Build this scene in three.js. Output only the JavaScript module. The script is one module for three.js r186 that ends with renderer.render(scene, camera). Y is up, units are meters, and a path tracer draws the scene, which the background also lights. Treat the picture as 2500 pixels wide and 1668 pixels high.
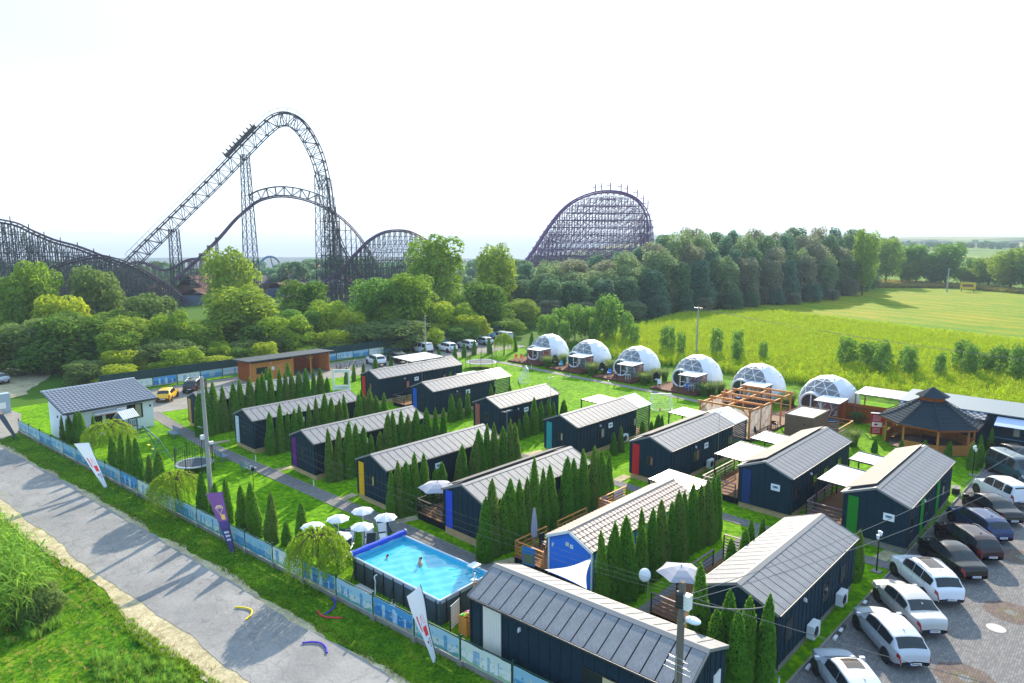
import * as THREE from 'three';
import { mergeGeometries } from 'three/addons/utils/BufferGeometryUtils.js';
import { MarchingCubes } from 'three/addons/objects/MarchingCubes.js';

// ---------- camera, sky, sun, exposure ----------
const scene = new THREE.Scene();
const YAW = 43.62 * Math.PI / 180, PITCH = 8.46 * Math.PI / 180;
const camera = new THREE.PerspectiveCamera(53.93, 1024 / 683, 0.5, 9000);
camera.position.set(0, 19, 0);
camera.lookAt(Math.cos(YAW) * Math.cos(PITCH) * 100, 19 - Math.sin(PITCH) * 100, -Math.sin(YAW) * Math.cos(PITCH) * 100);
const SUN_EL = 25 * Math.PI / 180;
const sunDir = new THREE.Vector3(0.872 * Math.cos(SUN_EL), Math.sin(SUN_EL), -0.49 * Math.cos(SUN_EL)).normalize();
const EXPOSURE = 2.55;
function makeSky() {
  const w = 512, h = 256, d = new Float32Array(w * h * 4), v = new THREE.Vector3(), cloud = fbm(6, 4, 301);
  for (let j = 0; j < h; j++) for (let i = 0; i < w; i++) {
    const el = ((j + .5) / h - .5) * Math.PI, th = ((i + .5) / w - .5) * 2 * Math.PI;
    v.set(Math.cos(th) * Math.cos(el), Math.sin(el), Math.sin(th) * Math.cos(el));
    const up = Math.max(0, v.y), c = Math.max(0, v.dot(sunDir));
    const hz = Math.exp(-up * 3.2), glow = Math.pow(c, 8) * .17 + Math.pow(c, 2) * .06 + Math.pow(c, 60) * .5;
    const k = (j * w + i) * 4;
    const ahead = .5 + .5 * v.dot(sunDir), cl = (cloud((i + .5) / w, el * 1.6) - .5) * .14 * (1 - hz * .6); d[k] = .15 + .14 * ahead + .2 * hz + glow + cl; d[k + 1] = .315 + .09 * ahead + .15 * hz + glow * .99 + cl; d[k + 2] = .57 - .03 * ahead + .06 * hz + glow * .96 + cl; d[k + 3] = 1;
    if (v.y < 0) { const q = 1 - .45 * sstep(.12, .5, -v.y); d[k] *= q; d[k + 1] *= q; d[k + 2] *= q; }
  }
  const t = new THREE.DataTexture(d, w, h, THREE.RGBAFormat, THREE.FloatType);
  t.mapping = THREE.EquirectangularReflectionMapping; t.minFilter = t.magFilter = THREE.LinearFilter; t.wrapS = THREE.RepeatWrapping; t.needsUpdate = true;
  return t;
}
scene.background = makeSky(); scene.environment = scene.background;
const sun = new THREE.DirectionalLight(0xfff0d8, 3.9);
sun.position.copy(sunDir).multiplyScalar(400).add(new THREE.Vector3(60, 0, -50)); sun.target.position.set(60, 0, -50);
sun.castShadow = true; sun.shadow.radius = 1.6; sun.shadow.mapSize.set(4096, 4096);
Object.assign(sun.shadow.camera, { left: -260, right: 260, top: 220, bottom: -220, near: 10, far: 900 });
scene.add(sun, sun.target);
scene.fog = new THREE.FogExp2(0xdcebff, 0.00028);

// ---------- helpers ----------
function rng(seed) { let s = seed >>> 0; return () => { s = (s + 0x6D2B79F5) | 0; let t = Math.imul(s ^ (s >>> 15), 1 | s); t = (t + Math.imul(t ^ (t >>> 7), 61 | t)) ^ t; return ((t ^ (t >>> 14)) >>> 0) / 4294967296; }; }
const R0 = rng(7);
const names = {};
function numbered(n) { if (!(n in names)) { names[n] = 0; return n; } names[n]++; return n + '_' + String(names[n]).padStart(3, '0'); }
function tag(o, label, category, group, kind) { o.userData.label = label; o.userData.category = category; if (group) o.userData.group = group; if (kind) o.userData.kind = kind; return o; }
function thing(name, label, category, p = [0, 0, 0], ry = 0, group) { const o = new THREE.Group(); o.name = numbered(name); o.position.set(...p); o.rotation.y = ry; scene.add(o); return tag(o, label, category, group); }
function part(name, geo, mat, parent, p, r) { const m = new THREE.Mesh(geo, mat); m.name = name; m.castShadow = m.receiveShadow = true; if (p) m.position.set(...p); if (r) m.rotation.set(...r); parent.add(m); return m; }
function single(name, label, category, geo, mat, p, ry, group) { const m = part(numbered(name), geo, mat, scene, p); if (ry) m.rotation.y = ry; return tag(m, label, category, group); }
function struct(name, geo, mat, kind = 'structure', label) { const m = part(numbered(name), geo, mat, scene); m.userData.kind = kind; if (label) m.userData.label = label; return m; }
function copyOf(src, p, ry, label, group, s) { const c = src.clone(); c.userData = { ...src.userData }; c.name = numbered(src.name.replace(/_\d{3}$/, '')); scene.add(c); if (p) c.position.set(...p); if (ry !== undefined) c.rotation.y = ry; if (label) c.userData.label = label; if (group) c.userData.group = group; if (s) c.scale.set(...s); return c; }
const V = (x, y, z) => new THREE.Vector3(x, y, z);
class MB {
  constructor() { this.p = []; this.n = []; this.u = []; this.i = []; }
  vert(p, n, u, v) { this.p.push(p.x, p.y, p.z); this.n.push(n.x, n.y, n.z); this.u.push(u, v); return this.p.length / 3 - 1; }
  poly(pts, uv) { const e1 = pts[1].clone().sub(pts[0]), e2 = pts[2].clone().sub(pts[0]), n = e1.clone().cross(e2).normalize(); const ax = Math.abs(n.x), ay = Math.abs(n.y), az = Math.abs(n.z);
    const id = pts.map((p, k) => { let u, v; if (uv) [u, v] = uv[k]; else if (ay >= ax && ay >= az) { u = p.x; v = p.z; } else if (ax >= az) { u = p.z; v = p.y; } else { u = p.x; v = p.y; } return this.vert(p, n, u, v); });
    for (let k = 1; k < pts.length - 1; k++) this.i.push(id[0], id[k], id[k + 1]); return this; }
  box(cx, cy, cz, sx, sy, sz, m) { const q = []; for (let k = 0; k < 8; k++) { const v = V((k & 1 ? .5 : -.5) * sx, (k & 2 ? .5 : -.5) * sy, (k & 4 ? .5 : -.5) * sz); if (m) v.applyMatrix4(m); q.push(v.add(V(cx, cy, cz))); }
    for (const f of [[1, 3, 7, 5], [0, 4, 6, 2], [2, 6, 7, 3], [0, 1, 5, 4], [4, 5, 7, 6], [0, 2, 3, 1]]) this.poly(f.map(k => q[k])); return this; }
  bar(a, b, w, h) { const d = b.clone().sub(a), L = d.length(); d.normalize(); let up = Math.abs(d.y) > .95 ? V(1, 0, 0) : V(0, 1, 0); const s = d.clone().cross(up).normalize(); up = s.clone().cross(d); const m = new THREE.Matrix4().makeBasis(s, up, d.clone().negate()); const c = a.clone().add(b).multiplyScalar(.5); return this.box(c.x, c.y, c.z, w, h ?? w, L, m); }
  tube(a, b, r1, r2, n = 6, caps = true) { const d = b.clone().sub(a); const L = d.length(); d.normalize(); const up = Math.abs(d.y) > .95 ? V(1, 0, 0) : V(0, 1, 0); const s = d.clone().cross(up).normalize(), t = s.clone().cross(d); const ia = [], ib = [];
    for (let k = 0; k <= n; k++) { const th = k / n * Math.PI * 2, nn = s.clone().multiplyScalar(Math.cos(th)).addScaledVector(t, Math.sin(th)); ia.push(this.vert(a.clone().addScaledVector(nn, r1), nn, k / n, 0)); ib.push(this.vert(b.clone().addScaledVector(nn, r2), nn, k / n, L)); }
    for (let k = 0; k < n; k++) this.i.push(ia[k], ib[k + 1], ia[k + 1], ia[k], ib[k], ib[k + 1]);
    if (caps) { const pa = [], pb = []; for (let k = 0; k < n; k++) { const th = k / n * Math.PI * 2, nn = s.clone().multiplyScalar(Math.cos(th)).addScaledVector(t, Math.sin(th)); pa.push(a.clone().addScaledVector(nn, r1)); pb.push(b.clone().addScaledVector(nn, r2)); } if (r1 > .001) this.poly(pa); if (r2 > .001) this.poly(pb.reverse()); } return this; }
  path(pts, r, n = 6) { for (let k = 0; k < pts.length - 1; k++) this.tube(pts[k], pts[k + 1], Array.isArray(r) ? r[k] : r, Array.isArray(r) ? r[k + 1] : r, n, k === 0 || k === pts.length - 2); return this; }
  geo() { const g = new THREE.BufferGeometry(); g.setAttribute('position', new THREE.Float32BufferAttribute(this.p, 3)); g.setAttribute('normal', new THREE.Float32BufferAttribute(this.n, 3)); g.setAttribute('uv', new THREE.Float32BufferAttribute(this.u, 2)); g.setIndex(this.i); return g; }
}
const cache = {};
const memo = (k, f) => cache[k] ?? (cache[k] = f());
const f3 = x => Math.round(x * 1000) / 1000;
const boxGeo = (sx, sy, sz) => memo('b' + [f3(sx), f3(sy), f3(sz)], () => new MB().box(0, 0, 0, sx, sy, sz).geo());
const cylGeo = (r1, r2, h, n = 12) => memo('c' + [r1, r2, h, n], () => new MB().tube(V(0, 0, 0), V(0, h, 0), r1, r2, n).geo());
function spline(pts, n) { return new THREE.CatmullRomCurve3(pts.map(p => V(...p))).getPoints(n); }
// tileable value noise
function lattice(n, seed) { const r = rng(seed), a = new Float32Array(n * n); for (let k = 0; k < a.length; k++) a[k] = r(); return (u, v) => { u = ((u % 1) + 1) % 1 * n; v = ((v % 1) + 1) % 1 * n; const x = Math.floor(u), y = Math.floor(v), fx = u - x, fy = v - y, sx = fx * fx * (3 - 2 * fx), sy = fy * fy * (3 - 2 * fy), x1 = (x + 1) % n, y1 = (y + 1) % n, x0 = x % n, y0 = y % n; return (a[y0 * n + x0] * (1 - sx) + a[y0 * n + x1] * sx) * (1 - sy) + (a[y1 * n + x0] * (1 - sx) + a[y1 * n + x1] * sx) * sy; }; }
function fbm(n, oct, seed) { const L = []; for (let k = 0; k < oct; k++) L.push(lattice(Math.min(512, n << k), seed + k)); return (u, v) => { let s = 0, a = .5, t = 0; for (const l of L) { s += l(u, v) * a; t += a; a *= .55; } return s / t; }; }
function dtex(w, h, fn, rep = [1, 1], srgb = true) { const d = new Uint8Array(w * h * 4); for (let j = 0; j < h; j++) for (let i = 0; i < w; i++) { const c = fn((i + .5) / w, (j + .5) / h), k = (j * w + i) * 4; d[k] = Math.max(0, Math.min(255, c[0])); d[k + 1] = Math.max(0, Math.min(255, c[1])); d[k + 2] = Math.max(0, Math.min(255, c[2])); d[k + 3] = 255; }
  const t = new THREE.DataTexture(d, w, h); t.wrapS = t.wrapT = THREE.RepeatWrapping; t.magFilter = THREE.LinearFilter; t.minFilter = THREE.LinearMipmapLinearFilter; t.generateMipmaps = true; t.repeat.set(1 / rep[0], 1 / rep[1]); if (srgb) t.colorSpace = THREE.SRGBColorSpace; t.needsUpdate = true; return t; }
function canvasTex(w, h, draw) { const c = document.createElement('canvas'); c.width = w; c.height = h; draw(c.getContext('2d'), w, h); const t = new THREE.CanvasTexture(c); t.colorSpace = THREE.SRGBColorSpace; return t; }
const lin = (r, g, b) => new THREE.Color().setRGB(r, g, b);
function mat(c, rough = .8, o = {}) { return new THREE.MeshPhysicalMaterial({ color: Array.isArray(c) ? lin(...c) : new THREE.Color(c), roughness: rough, side: THREE.DoubleSide, specularIntensity: rough >= .8 ? .12 : rough >= .6 ? .4 : 1, ...o }); }
const mix = (a, b, t) => [a[0] + (b[0] - a[0]) * t, a[1] + (b[1] - a[1]) * t, a[2] + (b[2] - a[2]) * t];
function sstep(a, b, x) { const t = Math.max(0, Math.min(1, (x - a) / (b - a))); return t * t * (3 - 2 * t); }

// ---------- materials ----------
const nA = fbm(8, 5, 11), nB = fbm(32, 4, 23), nC = fbm(128, 2, 31), nD = fbm(4, 3, 47);
const grain = (a, b, amt, size, rep, bumpK) => dtex(size, size, (u, v) => { const t = nA(u, v) * .45 + nB(u, v) * .3 + nC(u, v) * .35; return mix(a, b, Math.max(0, Math.min(1, (t - .55) * amt + .5))); }, rep);
const T = {
  lawn: dtex(1024, 1024, (u, v) => { const a = nA(u, v), c = nC(u, v), b = nB(u, v) * .6 + nD(u, v) * .4; let k = mix([70, 118, 2], [116, 160, 3], (a - .5) * 1.0 + (c - .5) * 1.8 + .5); if (b > .6) k = mix(k, [134, 146, 24], Math.min(.4, (b - .6) * 2.2)); return k; }, [31, 31]),
  verge: dtex(1024, 1024, (u, v) => { const a = nA(u, v), c = nC(u, v), b = nB(u + .3, v); let k = mix([46, 92, 8], [100, 136, 20], (a - .5) * 2.2 + (c - .5) * 1.6 + .5); k = mix(k, [168, 150, 78], Math.max(0, Math.min(.8, (b - .6) * 4 * nA(v, u)))); return k; }, [14, 14]),
  field: dtex(1024, 1024, (u, v) => { const a = nA(u, v), s = nD(u * 1.0, v) , st = .5 + .5 * Math.sin(v * 2 * Math.PI * 14 + s * 9), c = nC(u, v); return mix([100, 128, 0], [156, 140, 26], st * .55 + (a - .5) * 1.4 + (c - .5) * .8); }, [110, 110]),
  sand: grain([138, 128, 98], [206, 194, 160], 2.2, 512, [7, 7]),
  concrete: grain([120, 116, 110], [165, 160, 150], 1.6, 512, [5, 5]),
  wood: dtex(512, 512, (u, v) => { const g = nB(u * .25, v * 3) * .6 + nC(u * .2, v * 2) * .4; return mix([166, 108, 54], [230, 168, 98], (g - .5) * 2 + .5); }, [1.6, 1.6]),
  greyWood: dtex(512, 512, (u, v) => { const g = nB(u * .25, v * 3) * .6 + nC(u * .2, v * 2) * .4; return mix([112, 92, 78], [170, 146, 126], (g - .5) * 2 + .5); }, [1.6, 1.6]),
  paleWood: dtex(256, 256, (u, v) => { const g = nB(u * .25, v * 3) * .6 + nC(u * .2, v * 2) * .4; return mix([176, 140, 104], [224, 190, 150], (g - .5) * 2 + .5); }, [1.6, 1.6]),
  dark: dtex(512, 512, (u, v) => { const g = nB(u * 2, v * .3) * .5 + nC(u, v) * .5; return mix([14, 40, 52], [30, 58, 72], (g - .5) * 1.8 + .5); }, [2, 2]),
  roof: dtex(512, 512, (u, v) => { const g = nA(u, v) * .55 + nC(u, v) * .45; return mix([116, 117, 121], [150, 149, 150], (g - .5) * 2 + .5); }, [5, 5]),
  leaf: dtex(256, 256, (u, v) => { const g = nC(u, v); return mix([200, 200, 200], [255, 255, 255], g); }, [1, 1]),
  paver: dtex(1024, 1024, (u, v) => { // 20 x 10 cm blocks, running bond, 2.4 m tile
    const N = 12, row = Math.floor(v * 24), x = u * N + (row % 2) * .5, col = Math.floor(x), fx = x - col, fy = v * 24 - row; const jnt = Math.min(fx * 2, (1 - fx) * 2, fy, 1 - fy); const hsh = ((Math.sin((col % N) * 127.1 + row * 311.7) * 43758.5453) % 1 + 1) % 1; const c = mix([106, 105, 106], [140, 137, 134], hsh * .7 + nC(u, v) * .4); return jnt < .09 ? mix(c, [96, 92, 86], .7) : c; }, [2.4, 2.4]),
};
const M = {
  lawn: mat('#ffffff', .95, { map: T.lawn }), verge: mat('#ffffff', .95, { map: T.verge }), field: mat('#ffffff', .95, { map: T.field }),
  sand: mat('#ffffff', .95, { map: T.sand }), concrete: mat('#ffffff', .9, { map: T.concrete }), wood: mat('#ffffff', .75, { map: T.wood }), greyWood: mat('#ffffff', .85, { map: T.greyWood }),
  skirt: mat('#ffffff', .85, { map: T.paleWood }), wall: mat('#ffffff', .7, { map: T.dark }), wallCore: mat([.012, .017, .021], .8),
  roof: mat('#ffffff', .62, { map: T.roof }), roofTrim: mat([.24, .235, .23], .6), coverSheet: mat([.15, .14, .13], .7),
  paver: mat('#ffffff', .9, { map: T.paver }), redPaver: mat('#ead4ca', .9, { map: T.paver }), yellowPaver: mat('#e6dab8', .9, { map: T.paver }),
  white: mat([.78, .78, .78], .5), whiteMatt: mat([.74, .75, .76], .85), black: mat([.012, .012, .014], .5), darkMetal: mat([.035, .038, .042], .45, { metalness: .4 }), green: mat([.012, .07, .05], .5), steel: mat([.5, .51, .53], .35, { metalness: .8 }),
  glass: new THREE.MeshStandardMaterial({ color: lin(.02, .028, .032), roughness: .06, metalness: 0, side: THREE.DoubleSide }),
  clear: new THREE.MeshPhysicalMaterial({ color: lin(.92, .95, .96), roughness: .03, transmission: 1, thickness: 0, side: THREE.DoubleSide }),
  poly: new THREE.MeshPhysicalMaterial({ color: lin(.86, .88, .9), roughness: .35, transmission: .35, thickness: 0, side: THREE.DoubleSide }),
  canvas: new THREE.MeshPhysicalMaterial({ color: lin(.8, .81, .84), roughness: .9, transmission: .25, thickness: 0, side: THREE.DoubleSide }),
  greyCanvas: new THREE.MeshPhysicalMaterial({ color: lin(.42, .42, .48), roughness: .95, transmission: .15, thickness: 0, side: THREE.DoubleSide }),
  blueCanvas: mat([.16, .2, .28], .9), trunk: mat([.10, .075, .05], .9), birchTrunk: mat([.45, .43, .4], .9), pole: mat([.36, .35, .33], .85), poleWood: mat([.17, .15, .13], .9),
  decking: mat('#f0d2b4', .8, { map: T.greyWood }), redDeck: mat('#c8a298', .8, { map: T.greyWood }), brown: mat([.12, .055, .035], .7), purpleRail: mat([.2, .13, .17], .6), honey: mat('#fff0dc', .65, { map: T.wood }), honeyDark: mat('#c8986c', .7, { map: T.wood }),
  tyre: mat([.012, .012, .012], .85), rim: mat([.4, .41, .43], .3, { metalness: .8 }), chrome: mat([.6, .6, .62], .15, { metalness: 1 }),
};
const leafMat = (r, g, b, tr = .6) => new THREE.MeshPhysicalMaterial({ color: lin(r, g, b), roughness: .9, transmission: tr, thickness: 0, side: THREE.DoubleSide, specularIntensity: .1 });
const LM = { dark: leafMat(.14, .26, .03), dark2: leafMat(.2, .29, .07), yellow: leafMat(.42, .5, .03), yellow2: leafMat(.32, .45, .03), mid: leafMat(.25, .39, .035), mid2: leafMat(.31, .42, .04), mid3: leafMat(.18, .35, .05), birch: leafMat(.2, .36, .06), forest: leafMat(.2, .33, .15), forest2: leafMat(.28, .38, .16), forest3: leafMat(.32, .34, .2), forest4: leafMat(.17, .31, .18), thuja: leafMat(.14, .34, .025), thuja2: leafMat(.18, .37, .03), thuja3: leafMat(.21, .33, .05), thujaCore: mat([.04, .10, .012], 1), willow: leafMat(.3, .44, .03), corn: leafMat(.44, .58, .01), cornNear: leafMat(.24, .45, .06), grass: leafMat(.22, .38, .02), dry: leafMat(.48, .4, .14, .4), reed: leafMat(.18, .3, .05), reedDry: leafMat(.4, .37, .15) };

// ---------- the ground ----------
const RT = [Math.sin(YAW), Math.cos(YAW)], FW = [Math.cos(YAW), -Math.sin(YAW)];
const hn = fbm(6, 4, 77);
function terr(x, z) { const r = Math.hypot(x, z), f = x * FW[0] + z * FW[1], s = x * RT[0] + z * RT[1], az = Math.atan2(s, f) * 180 / Math.PI; const left = 1 - sstep(-8, 12, az); return -.06 - (78 * sstep(280, 1700, r) + 150 * sstep(1500, 4200, r)) * left + 16 * sstep(500, 2400, r) * (1 - left) + 13 * sstep(420, 1100, r) * sstep(20, 30, az) + (hn(x / 4000 + .5, z / 4000 + .5) - .5) * 26 * sstep(450, 1500, r); }
{
  const rs = [0, 15, 40, 80, 130, 180, 240, 300, 370, 450, 550, 680, 840, 1040, 1300, 1650, 2100, 2700, 3400, 4200], na = 120, p = [], u = [], ix = [];
  for (let j = 0; j < rs.length; j++) for (let i = 0; i <= na; i++) { const a = i / na * Math.PI * 2, x = rs[j] * Math.cos(a), z = rs[j] * Math.sin(a); p.push(x, terr(x, z), z); u.push(x / 3000 + .5, z / 3000 + .5); }
  for (let j = 0; j < rs.length - 1; j++) for (let i = 0; i < na; i++) { const a = j * (na + 1) + i, b = a + na + 1; ix.push(a, a + 1, b, a + 1, b + 1, b); }
  const g = new THREE.BufferGeometry(); g.setAttribute('position', new THREE.Float32BufferAttribute(p, 3)); g.setAttribute('uv', new THREE.Float32BufferAttribute(u, 2)); g.setIndex(ix); g.computeVertexNormals();
  const parcels = dtex(1024, 1024, (a, b) => { const w = nD(a, b) * .06, i = Math.floor((a * .8 + b * .6 + w) * 26), j = Math.floor((b * .8 - a * .6 + w) * 11), hsh = ((Math.sin(i * 91.7 + j * 47.3) * 43758.5) % 1 + 1) % 1; const c = hsh < .4 ? [92, 128, 40] : hsh < .62 ? [160, 150, 100] : hsh < .85 ? [120, 138, 60] : [64, 92, 40]; const rr = Math.hypot(a - .5, b - .5) * 3000; return mix([66, 100, 26], mix(c, [80, 100, 40], nC(a, b) * .5), sstep(230, 420, rr)); });
  struct('terrain', g, mat('#ffffff', 1, { map: parcels }));
}
function sheetGeo(pts, y, rot = 0) { const c = pts.map(p => new THREE.Vector2(p[0], p[1])), t = THREE.ShapeUtils.triangulateShape(c, []), p = [], n = [], u = [], ix = [], co = Math.cos(rot), si = Math.sin(rot); for (const q of pts) { p.push(q[0], y, q[1]); n.push(0, 1, 0); u.push(q[0] * co + q[1] * si, -q[0] * si + q[1] * co); } for (const f of t) { const [a, b, d] = f; const area = (pts[b][0] - pts[a][0]) * (pts[d][1] - pts[a][1]) - (pts[d][0] - pts[a][0]) * (pts[b][1] - pts[a][1]); area < 0 ? ix.push(a, b, d) : ix.push(a, d, b); }
  const g = new THREE.BufferGeometry(); g.setAttribute('position', new THREE.Float32BufferAttribute(p, 3)); g.setAttribute('normal', new THREE.Float32BufferAttribute(n, 3)); g.setAttribute('uv', new THREE.Float32BufferAttribute(u, 2)); g.setIndex(ix); return g; }
function wobble(pts, amp, step = .5, seed = 3) { const n = lattice(256, seed), n2 = lattice(256, seed + 9), out = []; let s = 0; for (let k = 0; k < pts.length - 1; k++) { const [ax, az] = pts[k], [bx, bz] = pts[k + 1], L = Math.hypot(bx - ax, bz - az), m = Math.max(1, Math.round(L / step)), nx = -(bz - az) / L, nz = (bx - ax) / L; for (let i = 0; i < m; i++) { const t = i / m, d = (n(s / 700, .3) - .5) * amp * 1.4 + (n2(s / 160, .7) - .5) * amp * .6; out.push([ax + (bx - ax) * t + nx * d, az + (bz - az) * t + nz * d]); s += L / m; } } out.push(pts[pts.length - 1]); return out; }
function smooth(pts, n = 60) { return spline(pts.map(p => [p[0], 0, p[1]]), n).map(v => [v.x, v.z]); }
const fenceX = z => 13.2 + (z + 80.9) * .0912;
struct('roadside_grass', sheetGeo([[-60, -170], [10, -170], [13, -100], [13.2, -80.9], [20, -6], [24, 20], [-60, 20]], -.03), M.verge);
struct('lawn', sheetGeo([[13.2, -94], [13.2, -80.9], [19.9, -8], [88, -8], [88, -94]], -.014), M.lawn);
// road
const roadR = smooth([[2, -160], [7, -115], [10, -88], [11.06, -76], [12.5, -62], [13.6, -49.4], [14.5, -40.5], [15.24, -30], [15.9, -22.5], [16.8, -12], [18, 2]], 80);
const roadL = smooth([[-4, -160], [2, -120], [5.4, -92], [7, -74], [8.5, -58], [10.06, -40.4], [11.1, -31.9], [11.6, -26], [12.3, -18], [13.8, 2]], 80);
{
  const cracks = []; const r = rng(91);
  const W = 1024, H = 2048, buf = new Float32Array(W * H); // 16 m across (u = x), 64 m along
  const line = (x, y, a, len, w, wig) => { for (let k = 0; k < len; k++) { a += (r() - .5) * wig; x += Math.cos(a); y += Math.sin(a); const X = Math.floor(x), Y = ((Math.floor(y) % H) + H) % H; for (let q = -w; q <= w; q++) if (X + q >= 0 && X + q < W) buf[Y * W + X + q] = Math.max(buf[Y * W + X + q], w ? 1 - Math.abs(q) / (w + 1) : 1); } };
  for (let k = 0; k < 1100; k++) line(r() * W, r() * H, Math.PI / 2 + (r() - .5) * 2.6, 20 + r() * 90, 0, 1.1);
  for (let k = 0; k < 12; k++) line(300 + r() * 500, r() * H, Math.PI / 2, 1400, 0, .6);
  const t = dtex(W, H, (u, v) => { const a = nA(u * 1, v * 4), c = nC(u * 2, v * 8), b = nB(u, v * 4); let k = mix([128, 127, 125], [154, 152, 149], (a - .5) * 1.6 + (c - .5) * .9 + .5); if (b > .62) k = mix(k, [116, 116, 117], (b - .62) * 3); const cr = buf[Math.min(H - 1, Math.floor(v * H)) * W + Math.min(W - 1, Math.floor(u * W))]; return mix(k, [86, 86, 88], cr * .6); }, [16, 64]);
  struct('road', sheetGeo([...wobble(roadR, .28, .4, 5), ...wobble(roadL, .22, .4, 8).reverse()], .004), mat('#ffffff', .85, { map: t }));
}
const sandL = smooth([[-6, -160], [.5, -120], [4, -92], [6, -72], [7.5, -56.2], [9, -43.1], [9.4, -35.5], [9.75, -31.9], [10.2, -28.6], [11, -18], [12, 2]], 80);
struct('sandy_shoulder', sheetGeo([...wobble(roadL.map(p => [p[0] + .3, p[1]]), .1, 1), ...wobble(sandL, .55, .6, 21).reverse()], -.008), M.sand);
struct('road_edge_gravel', sheetGeo([...wobble(roadR.map(p => [p[0] + .28, p[1]]), .5, .35, 31), ...roadR.map(p => [p[0] - .3, p[1]]).reverse()], -.004), M.sand);
struct('gate_apron', sheetGeo([[8.5, -98], [13.5, -99], [15, -90], [13.4, -81.6], [11.2, -79.2], [9.5, -84]], 0), M.concrete);
struct('dirt_yard', sheetGeo(wobble([[24, -116], [17.8, -101.5], [13, -99.3], [4, -103], [1, -125], [18, -128], [24, -116]], .8, 1), .002), M.sand);
// paths
const strip = (pts, w) => { const l = [], r = []; for (let k = 0; k < pts.length; k++) { const a = pts[Math.max(0, k - 1)], b = pts[Math.min(pts.length - 1, k + 1)], L = Math.hypot(b[0] - a[0], b[1] - a[1]), nx = -(b[1] - a[1]) / L * w / 2, nz = (b[0] - a[0]) / L * w / 2; l.push([pts[k][0] + nx, pts[k][1] + nz]); r.push([pts[k][0] - nx, pts[k][1] - nz]); } return [...l, ...r.reverse()]; };
const pathC = [[25.3, -80], [24.75, -70], [24.5, -62], [24.9, -52.3], [25.2, -44.9], [25.35, -40.9], [25.75, -35], [25.9, -27.4], [26.1, -22], [26.3, -17.6]];
struct('main_path', sheetGeo(strip(smooth(pathC, 50), 1.15), .012), M.paver);
{ const e = new MB(), s = smooth(pathC, 40); for (const d of [-.62, .62]) for (let k = 0; k < s.length - 1; k++) e.bar(V(s[k][0] + d, .005, s[k][1]), V(s[k + 1][0] + d, .005, s[k + 1][1]), .06, .05); struct('path_kerb', e.geo(), M.concrete); }
const cross = [[[25.2, -63.3], [26.6, -63]], [[25.6, -51.75], [26.9, -51.5]], [[25.7, -42.1], [27.1, -42.3]], [[26.1, -35.9], [27.6, -35.4]], [[26.5, -26.6], [28, -26]]];
for (const c of cross) struct('cabin_path', sheetGeo(strip(c, .75), .017), M.sand);
struct('row_path', sheetGeo(strip(smooth([[42.2, -62], [42.4, -50], [42.6, -40], [42.8, -30], [42.6, -22], [42.4, -13.6], [42.5, -9.4]], 30), 1.1), .012), M.paver);
struct('side_path', sheetGeo(strip([[26.9, -17.3], [33, -17.3], [42, -17.3]], 1.0), .017), M.paver);
for (const c of [[[43.1, -39.3], [45, -39]], [[43.2, -29.6], [44.8, -29.6]], [[43.2, -49.2], [45, -48.8]], [[43, -10.3], [44.6, -10]]]) struct('cabin_path', sheetGeo(strip(c, .8), .017), M.sand);
struct('dome_path', sheetGeo(strip(smooth([[75.2, -78], [74.8, -71.3], [73.9, -59], [73.5, -47.5], [72.5, -38], [71.2, -30], [71, -20.5]], 40), 1.15), .012), M.concrete);
struct('parking_paving', sheetGeo([[24, -9.75], [33.6, -9.5], [41.1, -9.3], [50, -9.05], [65, -8.75], [84, -8.4], [84, 20], [24, 20]], .012), M.paver);
{ const k = new MB(); const q = [[24, -9.8], [33.6, -9.55], [41.1, -9.35], [50, -9.1], [65, -8.8], [80, -8.45]]; for (let i = 0; i < q.length - 1; i++) k.bar(V(q[i][0], .03, q[i][1]), V(q[i + 1][0], .03, q[i + 1][1]), .1, .14); struct('parking_kerb', k.geo(), M.concrete); }
for (const [x, z] of [[41.2, -3.6], [33.3, -4.2], [49.2, -4.1]]) { const ring = (r0, r1) => { const o = []; for (let k = 0; k <= 8; k++) { const a = k / 8 * Math.PI * 2 + .39; o.push([x + r1 * Math.cos(a), z + r1 * Math.sin(a)]); } for (let k = 8; k >= 0; k--) { const a = k / 8 * Math.PI * 2 + .39; o.push([x + r0 * Math.cos(a), z + r0 * Math.sin(a)]); } return o; }; struct('paving_inlay', sheetGeo(ring(.55, 1.25), .016), M.redPaver); struct('paving_inlay', sheetGeo(ring(.3, .55), .016), M.yellowPaver); }
single('manhole_cover', 'round pale manhole cover set in the parking paving', 'manhole cover', new MB().tube(V(0, 0, 0), V(0, .01, 0), .42, .42, 24).geo(), mat([.5, .47, .42], .8), [38.94, .013, -3.9]);
struct('driveway', sheetGeo([[24.5, -79], [25.6, -79.4], [29, -79], [43, -83.5], [58, -80.5], [66, -83], [90, -82], [90, -93], [24, -93]], -.006), M.concrete);
// fields
struct('corn_field_soil', sheetGeo([[87, -70], [100, -84], [117.3, -81], [158, -90], [179, -70.4], [157.5, -16.5], [150, 30], [87, 30]], -.01), mat('#d8e070', 1, { map: T.verge }));
struct('mown_field', sheetGeo(wobble([[156, -91.5], [190.1, -86], [270, -84], [326.7, -86.3], [338, -71.4], [330, -40], [300, -20], [310, 90], [148, 90], [157.5, -16.5], [179, -70.4], [158, -90]], 1.5, 3), -.02, -1.2), M.field);

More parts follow.
